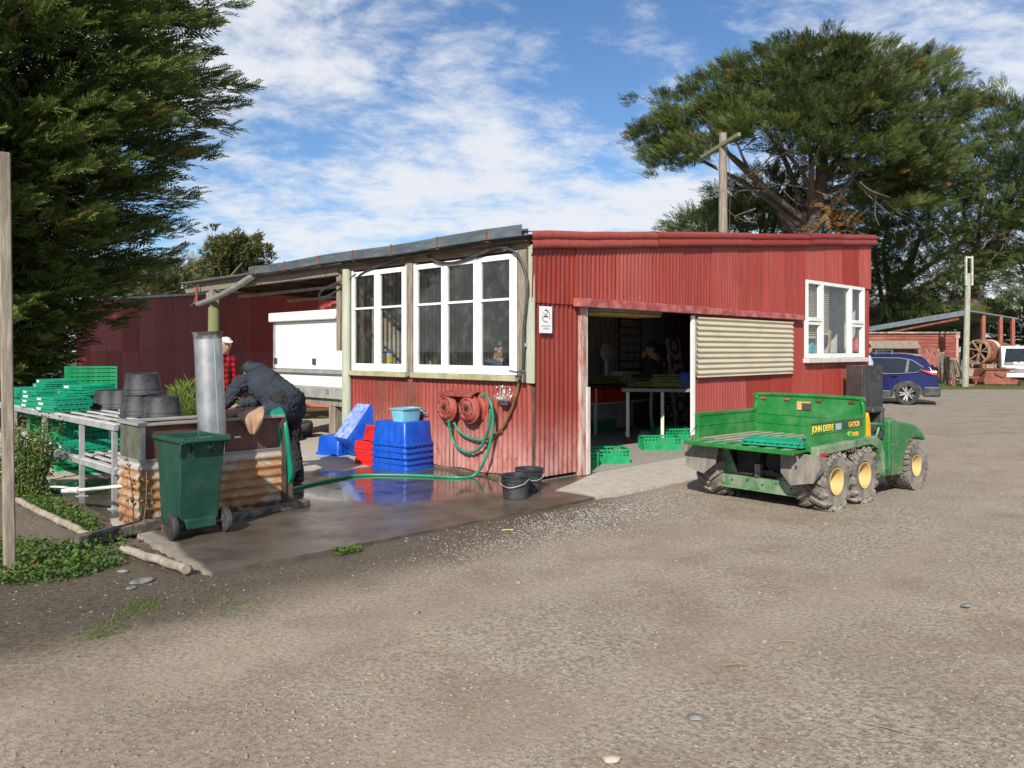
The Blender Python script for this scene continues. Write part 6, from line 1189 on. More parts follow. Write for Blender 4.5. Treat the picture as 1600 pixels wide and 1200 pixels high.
# small white truck, front three quarters
tk = empty('white_truck', AT(1606, 600, 34.5), -26, 'small white flat nosed truck cut off by the right edge', 'truck'); tk.location.z = 0; cwh = pm('white_truck_paint', (.74, .75, .75), .35, var=.03, bump=0); tw_ = .98
m = MB(); m.prism([(0, .42), (-.06, .62), (-.02, .98), (.18, 1.62), (.32, 1.70), (1.5, 1.72), (1.55, .45)], -tw_, tw_, RZ(90) @ T(0, 0, 0)); m.obj('cab', cwh, tk, bevel=.06, seg=3)
m = MB(); zz_ = [(-.88, 1.0), (.88, 1.0), (.80, 1.60), (-.80, 1.60)]; m.add([(x, -.05+(z-1.0)*.33-.0, z) for x, z in zz_], [(0, 1, 2, 3)]); o = m.obj('windscreen', pm('windscreen_glass', (.015, .022, .025), .02, 0, bump=0, spec=.4), tk); q_ = o.modifiers.new('t', 'SOLIDIFY'); q_.thickness = .02
m = MB(); m.add([(x, -.07+(z-.93)*.33, z) for x, z in ((-.9, .89), (.9, .89), (.88, 1.02), (-.88, 1.02))], [(0, 1, 2, 3)]); pn = m.obj('black_panel', black_pl, tk)
text_mesh('lettering', 'ISUZU', .16, white_tag, tk, T(-.55, -.088, .905) @ RX(75), sx=1.2, bold=.004)
m = MB(); m.b2((-.97, -.16, .34), (.97, .0, .52)); m.obj('bumper', cwh, tk, bevel=.03, seg=2); m = MB(); m.b2((-.9, -.09, .56), (.9, -.045, .72)); m.obj('grille', pm('grey_grille', (.2, .2, .2), .5), tk)
for x in (-.66, .66): m = MB(); m.b2((x-.14, -.10, .575), (x+.14, -.07, .705)); m.obj('headlamp', chrome, tk, bevel=.01)
m = MB(); m.b2((.8, -.1, .72), (.95, -.05, .80)); m.b2((-.95, -.1, .72), (-.8, -.05, .80)); m.obj('indicator', pm('amber_lamp', (.6, .22, .02), .3), tk)
for x in (-.8, .8): m = MB(); m.lathe([(.001, -.1), (.34, -.1), (.36, 0), (.34, .1), (.001, .1)], 20, T(x, .6, .34) @ RY(90)); m.obj('wheel', black_rub, tk, smooth=True)
m = MB(); m.b2((.62, -.1, 1.08), (.74, .12, 1.3)) ; m.obj('rego_sticker', pm('sticker_pale', (.5, .6, .65), .5), tk)
m = MB(); m.b2((-1.0, 1.7, .75), (1.0, 5.0, .85)); m.obj('deck', wood_grey, tk)
# ================================================================ people
skin = pm('skin_tan', (.36, .20, .13), .55, var=.12, scale=8, bump=.05)
def rem(mb, name, mat, parent, vox=.013, smooth=4, wrinkle=0.0, wscale=.12):
    o = mb.obj(name, mat, parent)
    r_ = o.modifiers.new('r', 'REMESH'); r_.mode = 'VOXEL'; r_.voxel_size = vox; r_.use_smooth_shade = True
    if smooth: s_ = o.modifiers.new('s', 'SMOOTH'); s_.iterations = smooth; s_.factor = .5
    if wrinkle:
        tx = bpy.data.textures.get('cloth_folds') or bpy.data.textures.new('cloth_folds', 'CLOUDS'); tx.noise_scale = wscale; tx.noise_depth = 2
        d = o.modifiers.new('w', 'DISPLACE'); d.texture = tx; d.strength = wrinkle; d.texture_coords = 'LOCAL'; d.mid_level = .5
    return o
def hand(m, wrist, d, up, side, curl=25, s=1.0):
    """palm plus five bent fingers; d points along the fingers, up is the back of the hand"""
    d = Vector(d).normalized(); up = (Vector(up)-d*Vector(up).dot(d)).normalized(); r_ = d.cross(up)*side; w = Vector(wrist)
    palm = w+d*.085*s; m.caps(w, w+d*.03*s, .026*s, .03*s, 10)
    for k in (-.026, -.009, .009, .026): m.caps(w+d*.02*s+r_*k*.8*s, palm+r_*k*s, .016*s, .013*s, 8)
    for k, l in ((-.03, .062), (-.01, .078), (.01, .084), (.03, .075)):
        p_ = palm+r_*k*s; a = R(curl)
        for q_, f_ in ((0, .42), (1, .33), (2, .25)):
            dd = d*math.cos(a)-up*math.sin(a); n_ = p_+dd*l*f_*s; m.caps(p_, n_, (.0098-.0012*q_)*s, (.0088-.0012*q_)*s, 8); p_ = n_; a += R(curl)
    p_ = w+d*.03*s+r_*.028*s
    for q_ in range(2):
        dd = (d*.75+r_*.6-up*.25).normalized(); n_ = p_+dd*.038*s; m.caps(p_, n_, .0115*s, .0095*s, 8); p_ = n_
def head(m, c, fwd, s=1.0):
    c = Vector(c); f_ = Vector(fwd); f_.z = 0; f_.normalize(); pitch = math.atan2(Vector(fwd).z, Vector((fwd[0], fwd[1], 0)).length)
    M_ = T(*c) @ Matrix.Rotation(math.atan2(f_.y, f_.x), 4, 'Z') @ Matrix.Rotation(-pitch, 4, 'Y') @ Matrix.Scale(s, 4)
    m.ell((-.01, 0, .03), (.098, .076, .095), 16, 12, M_); m.ell((.028, 0, -.045), (.062, .056, .068), 14, 10, M_); m.ell((.055, 0, -.085), (.028, .03, .022), 10, 8, M_)
    m.caps((.085, 0, .012), (.108, 0, -.028), .010, .017, 8, M_); m.ell((.083, 0, .028), (.018, .05, .014), 10, 6, M_); m.ell((.088, 0, -.058), (.014, .026, .011), 10, 6, M_)
    for s_ in (-1, 1): m.ell((-.002, s_*.078, -.004), (.02, .012, .032), 10, 8, M_); m.ell((.062, s_*.038, -.02), (.028, .022, .022), 8, 6, M_)
    m.caps(M_ @ Vector((-.03, 0, -.05)), M_ @ Vector((-.045, 0, -.15)), .055, .06, 12); return M_
def face_bits(M_, par, brow=(.02, .015, .012)):
    m = MB()
    for s_ in (-1, 1): m.ell((.083, s_*.031, .010), (.010, .013, .008), 8, 6, M_)
    m.obj('eye', pm('eye_white', (.5, .48, .46), .3, bump=0), par, smooth=True); m = MB()
    for s_ in (-1, 1): m.ell((.091, s_*.031, .010), (.004, .006, .006), 8, 6, M_); m.caps((.093, s_*.018, .03), (.087, s_*.048, .03), .004, .003, 6, M_)
    m.obj('brow', pm('brow_dark', brow, .7, bump=0), par, smooth=True); m = MB(); m.ell((.099, 0, -.058), (.005, .022, .004), 8, 6, M_); m.obj('mouth', pm('lip', (.25, .09, .08), .5, bump=0), par, smooth=True)
def limb(m, pts, rs, n=12):
    for i in range(len(pts)-1): m.caps(pts[i], pts[i+1], rs[i], rs[i+1], n)
def person(label, loc, rz, J, top, legs, hair, sex='m', group=None, topname='jacket', legname='trousers', shoe=None, curl=25, face=True, top_r=1.0, handup=((0, 0, 1), (0, 0, 1)), wr=.018, shoe_z=None, headgear=None):
    P = empty('person', loc, rz, label, 'person', group)
    b = MB(); hM = head(b, J['head'], J['look'])
    hc = Vector(J['head']); nk = Vector(J['neck']); b.caps(hc+Vector((0, 0, -.09))*.6, nk, .055, .062)
    ch = Vector(J['chest']); pv = Vector(J['pelvis']); limb(b, [nk, ch, (ch+pv)/2, pv], [.075, .125, .12, .135], 14)
    for s_ in ('L', 'R'):
        sh, el, wr_ = (Vector(J[q_+s_]) for q_ in ('sh', 'el', 'wr')); hp, kn, an = (Vector(J[q_+s_]) for q_ in ('hip', 'kn', 'an'))
        limb(b, [ch.lerp(sh, .4), sh, el, wr_], [.08, .058, .042, .028]); limb(b, [hp, kn, an], [.085, .056, .040])
        d = J.get('hd'+s_, tuple((wr_-el).normalized())); hand(b, wr_, d, handup[0 if s_ == 'L' else 1], 1 if s_ == 'L' else -1, curl)
        ft_ = Vector(J['toe'+s_]); b.caps(an+Vector((0, 0, -.03)), ft_, .04, .03)
    rem(b, 'body', skin, P, .0095, 2)
    if face: face_bits(hM, P)
    t = MB(); sc_ = top_r
    limb(t, [nk+Vector((0, 0, -.03)), ch, (ch+pv)/2, pv.lerp(ch, .02)], [.085*sc_, .165*sc_, .165*sc_, .172*sc_], 16)
    sl_, sr_ = Vector(J['shL']), Vector(J['shR'])
    t.caps(sl_, sr_, .085*sc_, .085*sc_, 14); lat = (sl_-sr_).normalized()
    for k in (-1, 1): limb(t, [ch+lat*.075*k, (ch+pv)/2+lat*.07*k, pv+lat*.06*k], [.135*sc_, .135*sc_, .145*sc_], 14)
    for s_ in ('L', 'R'): limb(t, [J['sh'+s_], J['el'+s_], Vector(J['wr'+s_])*.94+Vector(J['el'+s_])*.06], [.085*sc_, .067*sc_, .050*sc_])
    rem(t, topname, top, P, .014, 5, wr)
    t = MB(); t.caps(Vector(J['hipL'])+Vector((0, 0, .06)), Vector(J['hipR'])+Vector((0, 0, .06)), .13, .13, 14); t.caps(pv, (Vector(J['hipL'])+Vector(J['hipR']))/2, .14, .15, 14)
    for s_ in ('L', 'R'): limb(t, [J['hip'+s_], J['kn'+s_], Vector(J['an'+s_])+Vector((0, 0, -.01))], [.118, .082, .066])
    tro = rem(t, legname, legs, P, .014, 4, wr*.8)
    for s_ in ('L', 'R'):
        t = MB(); an, to = Vector(J['an'+s_]), Vector(J['toe'+s_]); hl = an+(an-to).normalized()*.04; hl.z = .045; t.caps(an+Vector((0, 0, -.02)), hl, .052, .045); t.caps((hl.x, hl.y, .042), (to.x, to.y, .036), .042, .036); rem(t, 'shoe', shoe or black_rub, P, .01, 2)
    t = MB()
    if hair is not None:
        t.ell((-.022, 0, .055), (.105, .086, .088), 14, 10, hM); t.ell((-.055, 0, .0), (.065, .082, .085), 12, 10, hM)
        if sex == 'f': t.ell((-.10, 0, .03), (.055, .06, .065), 12, 8, hM); t.caps((-.085, 0, -.0), (-.09, 0, -.09), .055, .03, 10, hM)
        rem(t, 'hair', hair, P, .011, 2, .012, .03)
    if headgear: headgear(hM, P)
    return P, hM, tro
hair_m = pm('black_hair', (.012, .010, .009), .5, var=.4, scale=30, bump=.5, bscale=80)
def stand(h=1.70, spread=.10, look=(1, 0, 0)):
    k = h/1.72
    J = dict(head=(.02, 0, 1.60*k), look=look, neck=(-.02, 0, 1.44*k), chest=(-.01, 0, 1.24*k), pelvis=(0, 0, .95*k), shL=(-.02, .19*k, 1.37*k), shR=(-.02, -.19*k, 1.37*k), elL=(-.03, .25*k, 1.08*k), elR=(-.03, -.25*k, 1.08*k), wrL=(.06, .26*k, .84*k), wrR=(.06, -.26*k, .84*k), hipL=(0, spread, .88*k), hipR=(0, -spread, .88*k), knL=(.02, spread+.01, .47*k), knR=(.02, -spread-.01, .47*k), anL=(-.03, spread+.02, .09), anR=(-.03, -spread-.02, .09), toeL=(.17, spread+.05, .03), toeR=(.17, -spread-.05, .03)); return J
# plaid shirt
t = NT('red_black_plaid'); s_ = t.xyz()
def band(ax, sc, th, off=0.0):
    f_ = t.math('FRACT', t.math('MULTIPLY', t.math('ADD', ax, 10.0+off), sc)); return t.math('LESS_THAN', f_, th)
v_ = band(t.math('ADD', s_[1], t.math('MULTIPLY', s_[0], .3)), 11.5, .48); h_ = band(s_[2], 11.5, .48)
c = t.mix(t.math('MULTIPLY', v_, .72), (.42, .014, .018), (.015, .006, .008)); c = t.mix(t.math('MULTIPLY', h_, .72), c, (.02, .008, .01)); t.bump(t.noise(160, 3), .2, .003); plaid = t.fin(c, .9, 0, .2)
def cap_white(hM, P):
    m = MB(); m.ell((-.012, 0, .065), (.112, .092, .075), 20, 10, hM); rem(m, 'cap', pm('white_cap', (.72, .62, .60), .8, var=.06, bump=.1), P, .01, 2); m = MB(); m.add([(.05, -.085, .072), (.05, .085, .072), (.14, .07, .068), (.185, .03, .058), (.185, -.03, .058), (.14, -.07, .068)], [(0, 1, 2, 3, 4, 5)], hM); o = m.obj('cap_peak', pm('white_cap', (.72, .62, .60), .8), P); q_ = o.modifiers.new('t', 'SOLIDIFY'); q_.thickness = .008
J = stand(1.70, look=(1, .25, -.12)); J['wrR'] = (.10, -.27, .86); J['wrL'] = (.10, .28, .86); J['head'] = (.03, .11, 1.585); J['neck'] = (0, .05, 1.44)
pl = Vector(((341-800)/F*12.6, 12.6, 0)); person('man in a red and black plaid shirt and white cap behind the flue pipe', pl, -68, J, plaid, pm('dark_jeans', (.02, .026, .04), .9, var=.2), hair_m, headgear=cap_white, topname='shirt', top_r=1.02, wr=.035)
# bending worker seen from behind
navy = pm('navy_hoodie', (.022, .028, .040), .9, var=.25, scale=6, bump=.35, bscale=90)
blackc = pm('black_trousers', (.012, .012, .014), .85, var=.2, bump=.2)
J = dict(head=(.60, -.06, 1.245), look=(.55, .05, -.85), neck=(.53, .0, 1.20), chest=(.36, 0, 1.14), pelvis=(0, 0, .93), shL=(.44, .235, 1.13), shR=(.44, -.235, 1.15), elL=(.56, .33, .93), elR=(.62, -.28, .93), wrL=(.78, .24, .86), wrR=(.82, -.10, .86), hipL=(-.02, .11, .88), hipR=(-.02, -.11, .88), knL=(.04, .13, .47), knR=(.02, -.13, .47), anL=(-.04, .14, .09), anR=(-.06, -.14, .09), toeL=(.15, .17, .03), toeR=(.13, -.17, .03))
wkp = Vector(((446-800)/F*8.95, 8.95, 0))
P, hM, _ = person('worker in a dark hooded top bending over the trough with back turned', wkp, 152, J, navy, blackc, hair_m, topname='hoodie', top_r=1.12, wr=.055)
m = MB(); m.ell((.45, 0, 1.29), (.12, .16, .075), 14, 9); m.caps((.42, -.1, 1.28), (.42, .1, 1.28), .05, .05); rem(m, 'hood', navy, P, .013, 4, .02)
m = MB(); limb(m, [(-.045, .0, .87), (-.045, 0, .885)], [.02, .02]); m = MB(); m.caps((.02, -.11, .84), (.02, .11, .84), .175, .175, 16); rem(m, 'hem_band', navy, P, .014, 4, .02)
# woman packing inside, in profile at the table
J = stand(1.62, .09, look=(1, .25, -.12)); J.update(shL=(.02, .17, 1.27), shR=(.02, -.17, 1.27), elL=(.14, .20, 1.02), elR=(.16, -.20, 1.03), wrL=(.34, .12, 1.03), wrR=(.16, -.03, 1.36), hdR=(-.05, .25, .9), toeL=(.19, .1, .03), toeR=(.19, -.1, .03))
P, hM, tro = person('woman in black with white striped track pants working at the packing table', SH(5.1, 1.95, .012), 165, J, pm('charcoal_top', (.020, .021, .021), .9, var=.2), pm('track_pants', (.010, .010, .011), .8), hair_m, 'f', topname='top', legname='track_pants', shoe=pm('pale_trainer', (.35, .33, .33), .6), top_r=.92, face=True)
m = MB()
for d in (-.014, .014):
    for s_ in (-1, 1): m.tube(sm([(d, s_*.215, .84), (.02+d, s_*.19, .47), (-.01+d, s_*.185, .14)], 5), .0055, 6)
m.obj('white_side_stripe', white_tag, P)
# person behind the dark cabinet, beside the car
J = stand(1.68, look=(1, 0, -.1)); J['wrL'] = (.25, .2, 1.0); J['wrR'] = (.25, -.18, 1.0)
sp_ = Vector(((1354-800)/F*19.6, 19.6, -.02)); person('person in a pale blue shirt half hidden by the dark cabinet', sp_, -10, J, pm('pale_blue_shirt', (.36, .52, .62), .85, var=.1), pm('dark_jeans', (.02, .026, .04), .9), hair_m, topname='shirt', shoe=pm('white_shoe', (.65, .64, .62), .6), face=True)
# two packers seen dimly through the window wall
J = stand(1.62, look=(.6, .5, -.3)); J['wrL'] = (.3, .15, .98); J['wrR'] = (.3, -.15, .98)
person('dark haired packer in blue seen through the open left sash', SH(1.15, 1.72, .012), 45+215, J, pm('blue_smock', (.04, .07, .16), .9), blackc, hair_m, 'f', 'packers behind the window', 'smock')
P, _, _ = person('packer with reddish cheeks seen at the edge of the right hand pane', SH(.95, .42, .012), 45+120, stand(1.60, look=(1, .2, -.2)), pm('grey_smock', (.06, .06, .07), .9), blackc, hair_m, 'm', 'packers behind the window', 'smock')
# ================================================================ vegetation
def spray(n=9, seed=0, full=True):
    """feathery flat cypress spray along +x, length 1: narrow tapering twigs on both sides and some above"""
    r_ = random.Random(seed); vs = []; fs = []; tp_ = []
    def blade(p, d, l, w, nrm):
        d = d.normalized(); s_ = d.cross(nrm).normalized(); b = len(vs)
        vs.extend([p, p+d*l*.42+s_*w, p+d*l, p+d*l*.42-s_*w]); fs.append((b, b+1, b+2)); fs.append((b, b+2, b+3)); tp_.extend([p.x, p.x+.2, min(1, p.x+.45), p.x+.2])
    for i in range(n):
        x = .06+.86*i/n; z = .10*math.sin(x*2.2)-.10*x*x; p = Vector((x, 0, z))
        for s_ in (-1, 1):
            l = (.36*(1-.62*x)+.06)*r_.uniform(.8, 1.2); d = Vector((math.cos(.72), s_*math.sin(.72), r_.uniform(-.18, .25))); nr = Vector((r_.uniform(-.5, .5), r_.uniform(-.5, .5), 1)); blade(p, d, l, .030, nr)
            if full and i % 2 == 0: blade(p+d*l*.4, Vector((1, s_*.15, r_.uniform(-.2, .3))), l*.6, .024, nr)
        if full: blade(p, Vector((.8, r_.uniform(-.3, .3), r_.uniform(.3, .8))), .22*(1-.5*x), .03, Vector((0, 1, 0)))
    blade(Vector((.85, 0, .0)), Vector((1, 0, -.05)), .26, .03, Vector((0, .3, 1)))
    return np.array([tuple(v) for v in vs]), np.array(fs), np.array(tp_)
def tuftspray(n=15, seed=0):
    r_ = random.Random(seed); vs = []; fs = []; tp_ = []
    for i in range(n):
        d = Vector((r_.uniform(.35, 1), r_.gauss(0, .55), r_.gauss(.12, .45))).normalized(); p = Vector((r_.uniform(0, .35), r_.gauss(0, .1), r_.gauss(0, .1))); l = r_.uniform(.35, .7); s_ = d.cross(Vector((r_.uniform(-1, 1), r_.uniform(-1, 1), 1))).normalized(); w = .055; b = len(vs)
        vs.extend([p, p+d*l*.45+s_*w, p+d*l, p+d*l*.45-s_*w]); fs.append((b, b+1, b+2)); fs.append((b, b+2, b+3)); tp_.extend([0, .4, 1, .4])
    return np.array([tuple(v) for v in vs]), np.array(fs), np.array(tp_)
def foliage(name, pos, dirs, size, mat, parent, templates, hue=None, tilt=.5):
    pos, dirs, size = np.array(pos), np.array(dirs), np.array(size); dirs = dirs/np.linalg.norm(dirs, axis=1)[:, None]; n = len(pos)
    up = np.tile(np.array([[0, 0, 1.0]]), (n, 1))+RNG.normal(0, tilt, (n, 3)); y = np.cross(up, dirs); y /= np.linalg.norm(y, axis=1)[:, None]+1e-9; z = np.cross(dirs, y)
    Vs, Fs, Ts = [], [], []; base = 0; hue = RNG.uniform(0, 1, n) if hue is None else np.array(hue); which = RNG.integers(0, len(templates), n)
    for k, (tv, tf, tt) in enumerate(templates):
        ix = np.where(which == k)[0]
        if not len(ix): continue
        P_ = pos[ix][:, None]+size[ix][:, None, None]*(tv[None, :, 0:1]*dirs[ix][:, None]+tv[None, :, 1:2]*y[ix][:, None]+tv[None, :, 2:3]*z[ix][:, None])
        Vs.append(P_.reshape(-1, 3)); Fs.append((tf[None]+(base+np.arange(len(ix))*len(tv))[:, None, None]).reshape(-1, 3)); base += len(ix)*len(tv)
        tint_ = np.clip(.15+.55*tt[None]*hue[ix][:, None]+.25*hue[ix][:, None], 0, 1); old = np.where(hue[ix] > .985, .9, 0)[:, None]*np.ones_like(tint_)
        Ts.append(np.stack([tint_, old, tint_*0, tint_*0+1], 2).reshape(-1, 4))
    return np_mesh(name, np.concatenate(Vs), np.concatenate(Fs), mat, parent, np.concatenate(Ts))
SPR = [spray(8, s_) for s_ in range(4)]; SPL = [spray(6, s_+20, False) for s_ in range(4)]; TUF = [tuftspray(15, s_) for s_ in range(4)]; SPM = [spray(7, s_+40, False) for s_ in range(4)]
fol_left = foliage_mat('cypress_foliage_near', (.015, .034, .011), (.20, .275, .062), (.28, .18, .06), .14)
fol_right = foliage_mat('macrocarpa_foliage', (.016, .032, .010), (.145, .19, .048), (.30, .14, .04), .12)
fol_far = foliage_mat('far_tree_foliage', (.05, .065, .02), (.18, .18, .06), (.2, .14, .06), .2)
bark = pm('cypress_bark', (.12, .09, .07), .95, var=.4, scale=5, bump=.6, bscale=20, stretch=(3, 3, .5)); bark_grey = pm('dead_branch_bark', (.26, .22, .18), .9, var=.3, scale=6, bump=.3)
# --- big cypress on the left
def interp(tab, z): return float(np.interp(z, [a for a, b in tab], [b for a, b in tab]))
cy = Vector((-12.9, 16.6, 0)); cyp = empty('cypress_tree', cy, 0, 'huge dark green cypress tree filling the upper left', 'tree')
m = MB(); m.tube([(0, 0, -.1), (.1, 0, 2), (0, .1, 6), (.1, 0, 11), (0, 0, 15)], [.6, .5, .4, .25, .05], 12); m.obj('trunk', bark, cyp, smooth=True)
RT = [(.6, 3.6), (1.5, 3.9), (2.5, 4.5), (3.4, 5.1), (4.2, 5.7), (5.0, 6.2), (6.0, 6.7), (7.2, 7.2), (8.2, 7.4), (10, 6.8), (12, 5.2), (14, 3.2), (16, .8)]
pos, dr, sz, hu = [], [], [], []; lim = MB()
for i in range(640):
    z = .7+9.0*random.random()**1.1 if i < 540 else random.uniform(9.3, 15.2); az = random.uniform(-math.pi, math.pi)
    if random.random() < .66: az = random.uniform(-2.4, .5)             # denser on the side toward the yard
    l = random.uniform(1.6, 3.1); r_ = interp(RT, z)*random.uniform(.70, 1.03)*(1+.10*mn.noise((math.cos(az)*1.5, math.sin(az)*1.5, z*.55))); hz_ = random.random()**.8
    out_ = (Vector((math.cos(az), math.sin(az), random.uniform(.06, .34)))+Vector((.45, -.05, 0))*random.random()).normalized(); tip = Vector((math.cos(az)*r_, math.sin(az)*r_, z)); root = tip-out_*l
    side_ = out_.cross(Vector((0, 0, 1))).normalized(); upv = side_.cross(out_)
    if i % 7 == 0: lim.tube([(0, 0, max(.5, z-2.2)), tuple(root*.55+Vector((0, 0, z*.42-.4))), tuple(root), tuple(tip)], [.10, .06, .03, .01], 6)
    if i == 540: foliage('crown', pos, dr, sz, fol_left, cyp, SPR, hu); pos, dr, sz, hu = [], [], [], []
    n_ = int((15 if i < 540 else 8)*l)
    for j in range(n_):
        s_ = (j+random.random())/n_; w = (.46*(1-s_)**.8+.03)*l/2.2; a = random.gauss(0, w*.62); b_ = random.gauss(.02, w*.34)
        c_ = root+out_*l*(s_*.9)+Vector((0, 0, -.10*s_*s_*l))+side_*a+upv*b_; d = out_+side_*(a*1.1+random.gauss(0, .22))+upv*(b_*.9+random.gauss(.10, .2))
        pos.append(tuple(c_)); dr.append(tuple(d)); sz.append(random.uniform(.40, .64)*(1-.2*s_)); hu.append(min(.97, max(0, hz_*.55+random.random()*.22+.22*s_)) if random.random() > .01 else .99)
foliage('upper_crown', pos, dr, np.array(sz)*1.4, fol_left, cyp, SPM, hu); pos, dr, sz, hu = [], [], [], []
for i in range(7600):                                                     # inner foliage, tinted dark: the crown's inner shade put into the colour
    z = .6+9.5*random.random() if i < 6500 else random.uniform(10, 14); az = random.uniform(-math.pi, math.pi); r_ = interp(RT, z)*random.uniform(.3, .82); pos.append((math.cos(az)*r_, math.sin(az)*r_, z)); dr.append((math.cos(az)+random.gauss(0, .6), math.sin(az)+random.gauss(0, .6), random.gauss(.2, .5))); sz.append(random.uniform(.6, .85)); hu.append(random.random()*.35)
for i in range(2600):  # core sprays, tinted dark as well to paint the shade at the trunk
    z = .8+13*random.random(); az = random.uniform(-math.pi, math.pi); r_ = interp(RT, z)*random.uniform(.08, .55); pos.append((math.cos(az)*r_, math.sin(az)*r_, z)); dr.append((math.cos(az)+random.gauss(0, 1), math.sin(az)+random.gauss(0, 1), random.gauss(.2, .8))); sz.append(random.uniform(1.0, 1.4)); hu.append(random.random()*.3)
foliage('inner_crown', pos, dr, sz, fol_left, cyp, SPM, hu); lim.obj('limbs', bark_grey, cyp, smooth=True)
# --- trees on the right and behind
def pip(x, y, poly):
    ins = False; n = len(poly)
    for i in range(n):
        x1, y1 = poly[i]; x2, y2 = poly[(i+1) % n]
        if (y1 > y) != (y2 > y) and x < (x2-x1)*(y-y1)/(y2-y1)+x1: ins = not ins
    return ins
def tree(name, label, base, Y, poly, depth, nclump, mat, group, per=30, size=(.6, .95), crx=1.25, crz=.55, fork=4.5, tr=.55, nlimb=14, dead=10, dirz=.5, tmpl=None, brown=None, inner=0):
    """macrocarpa: poly outlines the crown as sizes seen from the yard; clumps get their own depth inside a rounded volume"""
    o = empty(name, base, 0, label, 'tree', group); us = [p_[0] for p_ in poly]; vs_ = [p_[1] for p_ in poly]; uc, vc = sum(us)/len(us), sum(vs_)/len(vs_); cl_ = []; uvs = []; tries = 0; md_ = 16
    while len(cl_) < nclump:
        u, v = random.uniform(min(us), max(us)), random.uniform(min(vs_), max(vs_)); tries += 1
        if not pip(u, v, poly): continue
        if tries < 6000 and any(abs(u-a)*.6 < md_ and abs(v-b)*1.25 < md_ for a, b in uvs[-60:]): continue
        uvs.append((u, v)); e_ = min(1, math.hypot((u-uc)/((max(us)-min(us))/2), (v-vc)/((max(vs_)-min(vs_))/2))); dd = depth*math.sqrt(max(.05, 1-e_*e_)); cl_.append(AT(u, v, Y+random.choice((-1, -1, 1))*dd*random.uniform(.35, 1))-Vector(base))
    top = Vector((0, 0, fork)); m = MB(); m.tube([(0, 0, -.2), (.1, 0, fork*.5), tuple(top)], [tr*1.25, tr, tr*.8], 12); cen = sum(cl_, Vector())/len(cl_); m.tube([tuple(top), tuple(top.lerp(cen, .5)+Vector((.3, 0, .3))), tuple(cen+Vector((0, 0, 1)))], [tr*.75, tr*.5, tr*.2], 10); m.obj('trunk', bark, o, smooth=True); m = MB()
    for c_ in random.sample(cl_, min(nlimb, len(cl_))): st = top.lerp(cen, random.uniform(0, .5)); md = st.lerp(c_, .5)+Vector((random.gauss(0, .5), random.gauss(0, .5), random.uniform(-.3, .6))); m.tube([tuple(q_) for q_ in sm([st, md, c_], 5)], [tr*.26*(1-k_/11)+.025 for k_ in range(11)], 7)
    for i in range(dead):
        c_ = random.choice(cl_); st = top.lerp(cen, random.uniform(.0, .4)); p_ = st.lerp(c_, random.uniform(.4, .9))+Vector((0, 0, -1.0*random.random())); q_ = p_+Vector((random.gauss(0, 1.2), random.gauss(-.5, .8), random.gauss(-.4, .7))); m.tube([tuple(x) for x in sm([p_, p_.lerp(q_, .5)+Vector((random.gauss(0, .2), 0, random.gauss(0, .25))), q_], 4)], [.045-.004*k_ for k_ in range(9)], 5)
    m.obj('limbs', bark, o, smooth=True); pos, dr, sz, hu = [], [], [], []
    for c_ in cl_:
        h0 = random.random()**1.3*.85; s0 = random.uniform(.75, 1.3); outv = (c_-cen); outv.z *= .3; outv = outv.normalized() if outv.length > .01 else Vector((1, 0, 0))
        subs = [Vector((random.gauss(0, crx*.5), random.gauss(0, crx*.5), random.gauss(0, crz*.4)))*s0 for q_ in range(5)]
        for j in range(per):
            a, r_ = random.uniform(0, 6.28), random.random()**.5; sb_ = subs[j % 5]; q_ = c_+sb_+.33*Vector((math.cos(a)*r_*crx*s0, math.sin(a)*r_*crx*s0, random.gauss(0, crz*.5)*s0+.25*(1-r_))); d = outv*.55+sb_*.35+Vector((math.cos(a)*r_*.8, math.sin(a)*r_*.8, dirz+random.gauss(0, .35))); pos.append(tuple(q_)); dr.append(tuple(d)); sz.append(random.uniform(*size)); hu.append(min(.98, h0+random.random()*.22) if random.random() > .012 else .99)
    for i in range(inner):                                            # foliage deep inside the crown, darkened by tint to paint its shade
        a_, b_ = random.sample(cl_, 2); c_ = a_.lerp(b_, .5).lerp(cen, .15)
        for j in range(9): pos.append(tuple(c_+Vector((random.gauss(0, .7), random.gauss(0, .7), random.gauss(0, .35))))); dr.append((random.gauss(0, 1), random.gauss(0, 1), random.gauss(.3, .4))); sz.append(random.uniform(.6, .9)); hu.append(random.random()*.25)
    if brown:
        for (u, v, n_) in brown:
            for j in range(n_): p_ = AT(u+random.gauss(0, 14), v+random.gauss(0, 9), Y-depth*.6)-Vector(base); pos.append(tuple(p_)); dr.append((random.gauss(0, 1), random.gauss(0, 1), random.gauss(0, .6))); sz.append(random.uniform(.4, .7)); hu.append(.99)
    foliage('crown', pos, dr, sz, mat, o, tmpl or SPM, hu, .7); return o
gB = 'macrocarpa trees behind the yard'
P1 = [(996, 203), (1030, 175), (1065, 160), (1100, 118), (1135, 98), (1180, 104), (1222, 70), (1262, 78), (1310, 64), (1345, 80), (1400, 86), (1448, 78), (1470, 105), (1498, 128), (1490, 190), (1470, 250), (1440, 330), (1380, 330), (1335, 300), (1295, 245), (1240, 225), (1200, 205), (1165, 222), (1120, 225), (1085, 262), (1040, 262), (1012, 235)]
tree('macrocarpa_tree', 'broad spreading macrocarpa tree with a bare forked trunk behind the shed', Vector((14.2, 38.5, 0)), 38.5, P1, 5.2, 215, fol_right, gB, per=84, inner=170, nlimb=11, dead=46, fork=6.2, tr=.58, size=(.40, .64), crx=1.15, crz=.26, dirz=.65, brown=[(1310, 350, 34), (1330, 200, 10), (1300, 330, 20)])
P2 = [(1500, 190), (1530, 150), (1575, 165), (1610, 170), (1720, 160), (1740, 300), (1700, 470), (1600, 440), (1560, 330), (1500, 310), (1470, 250)]
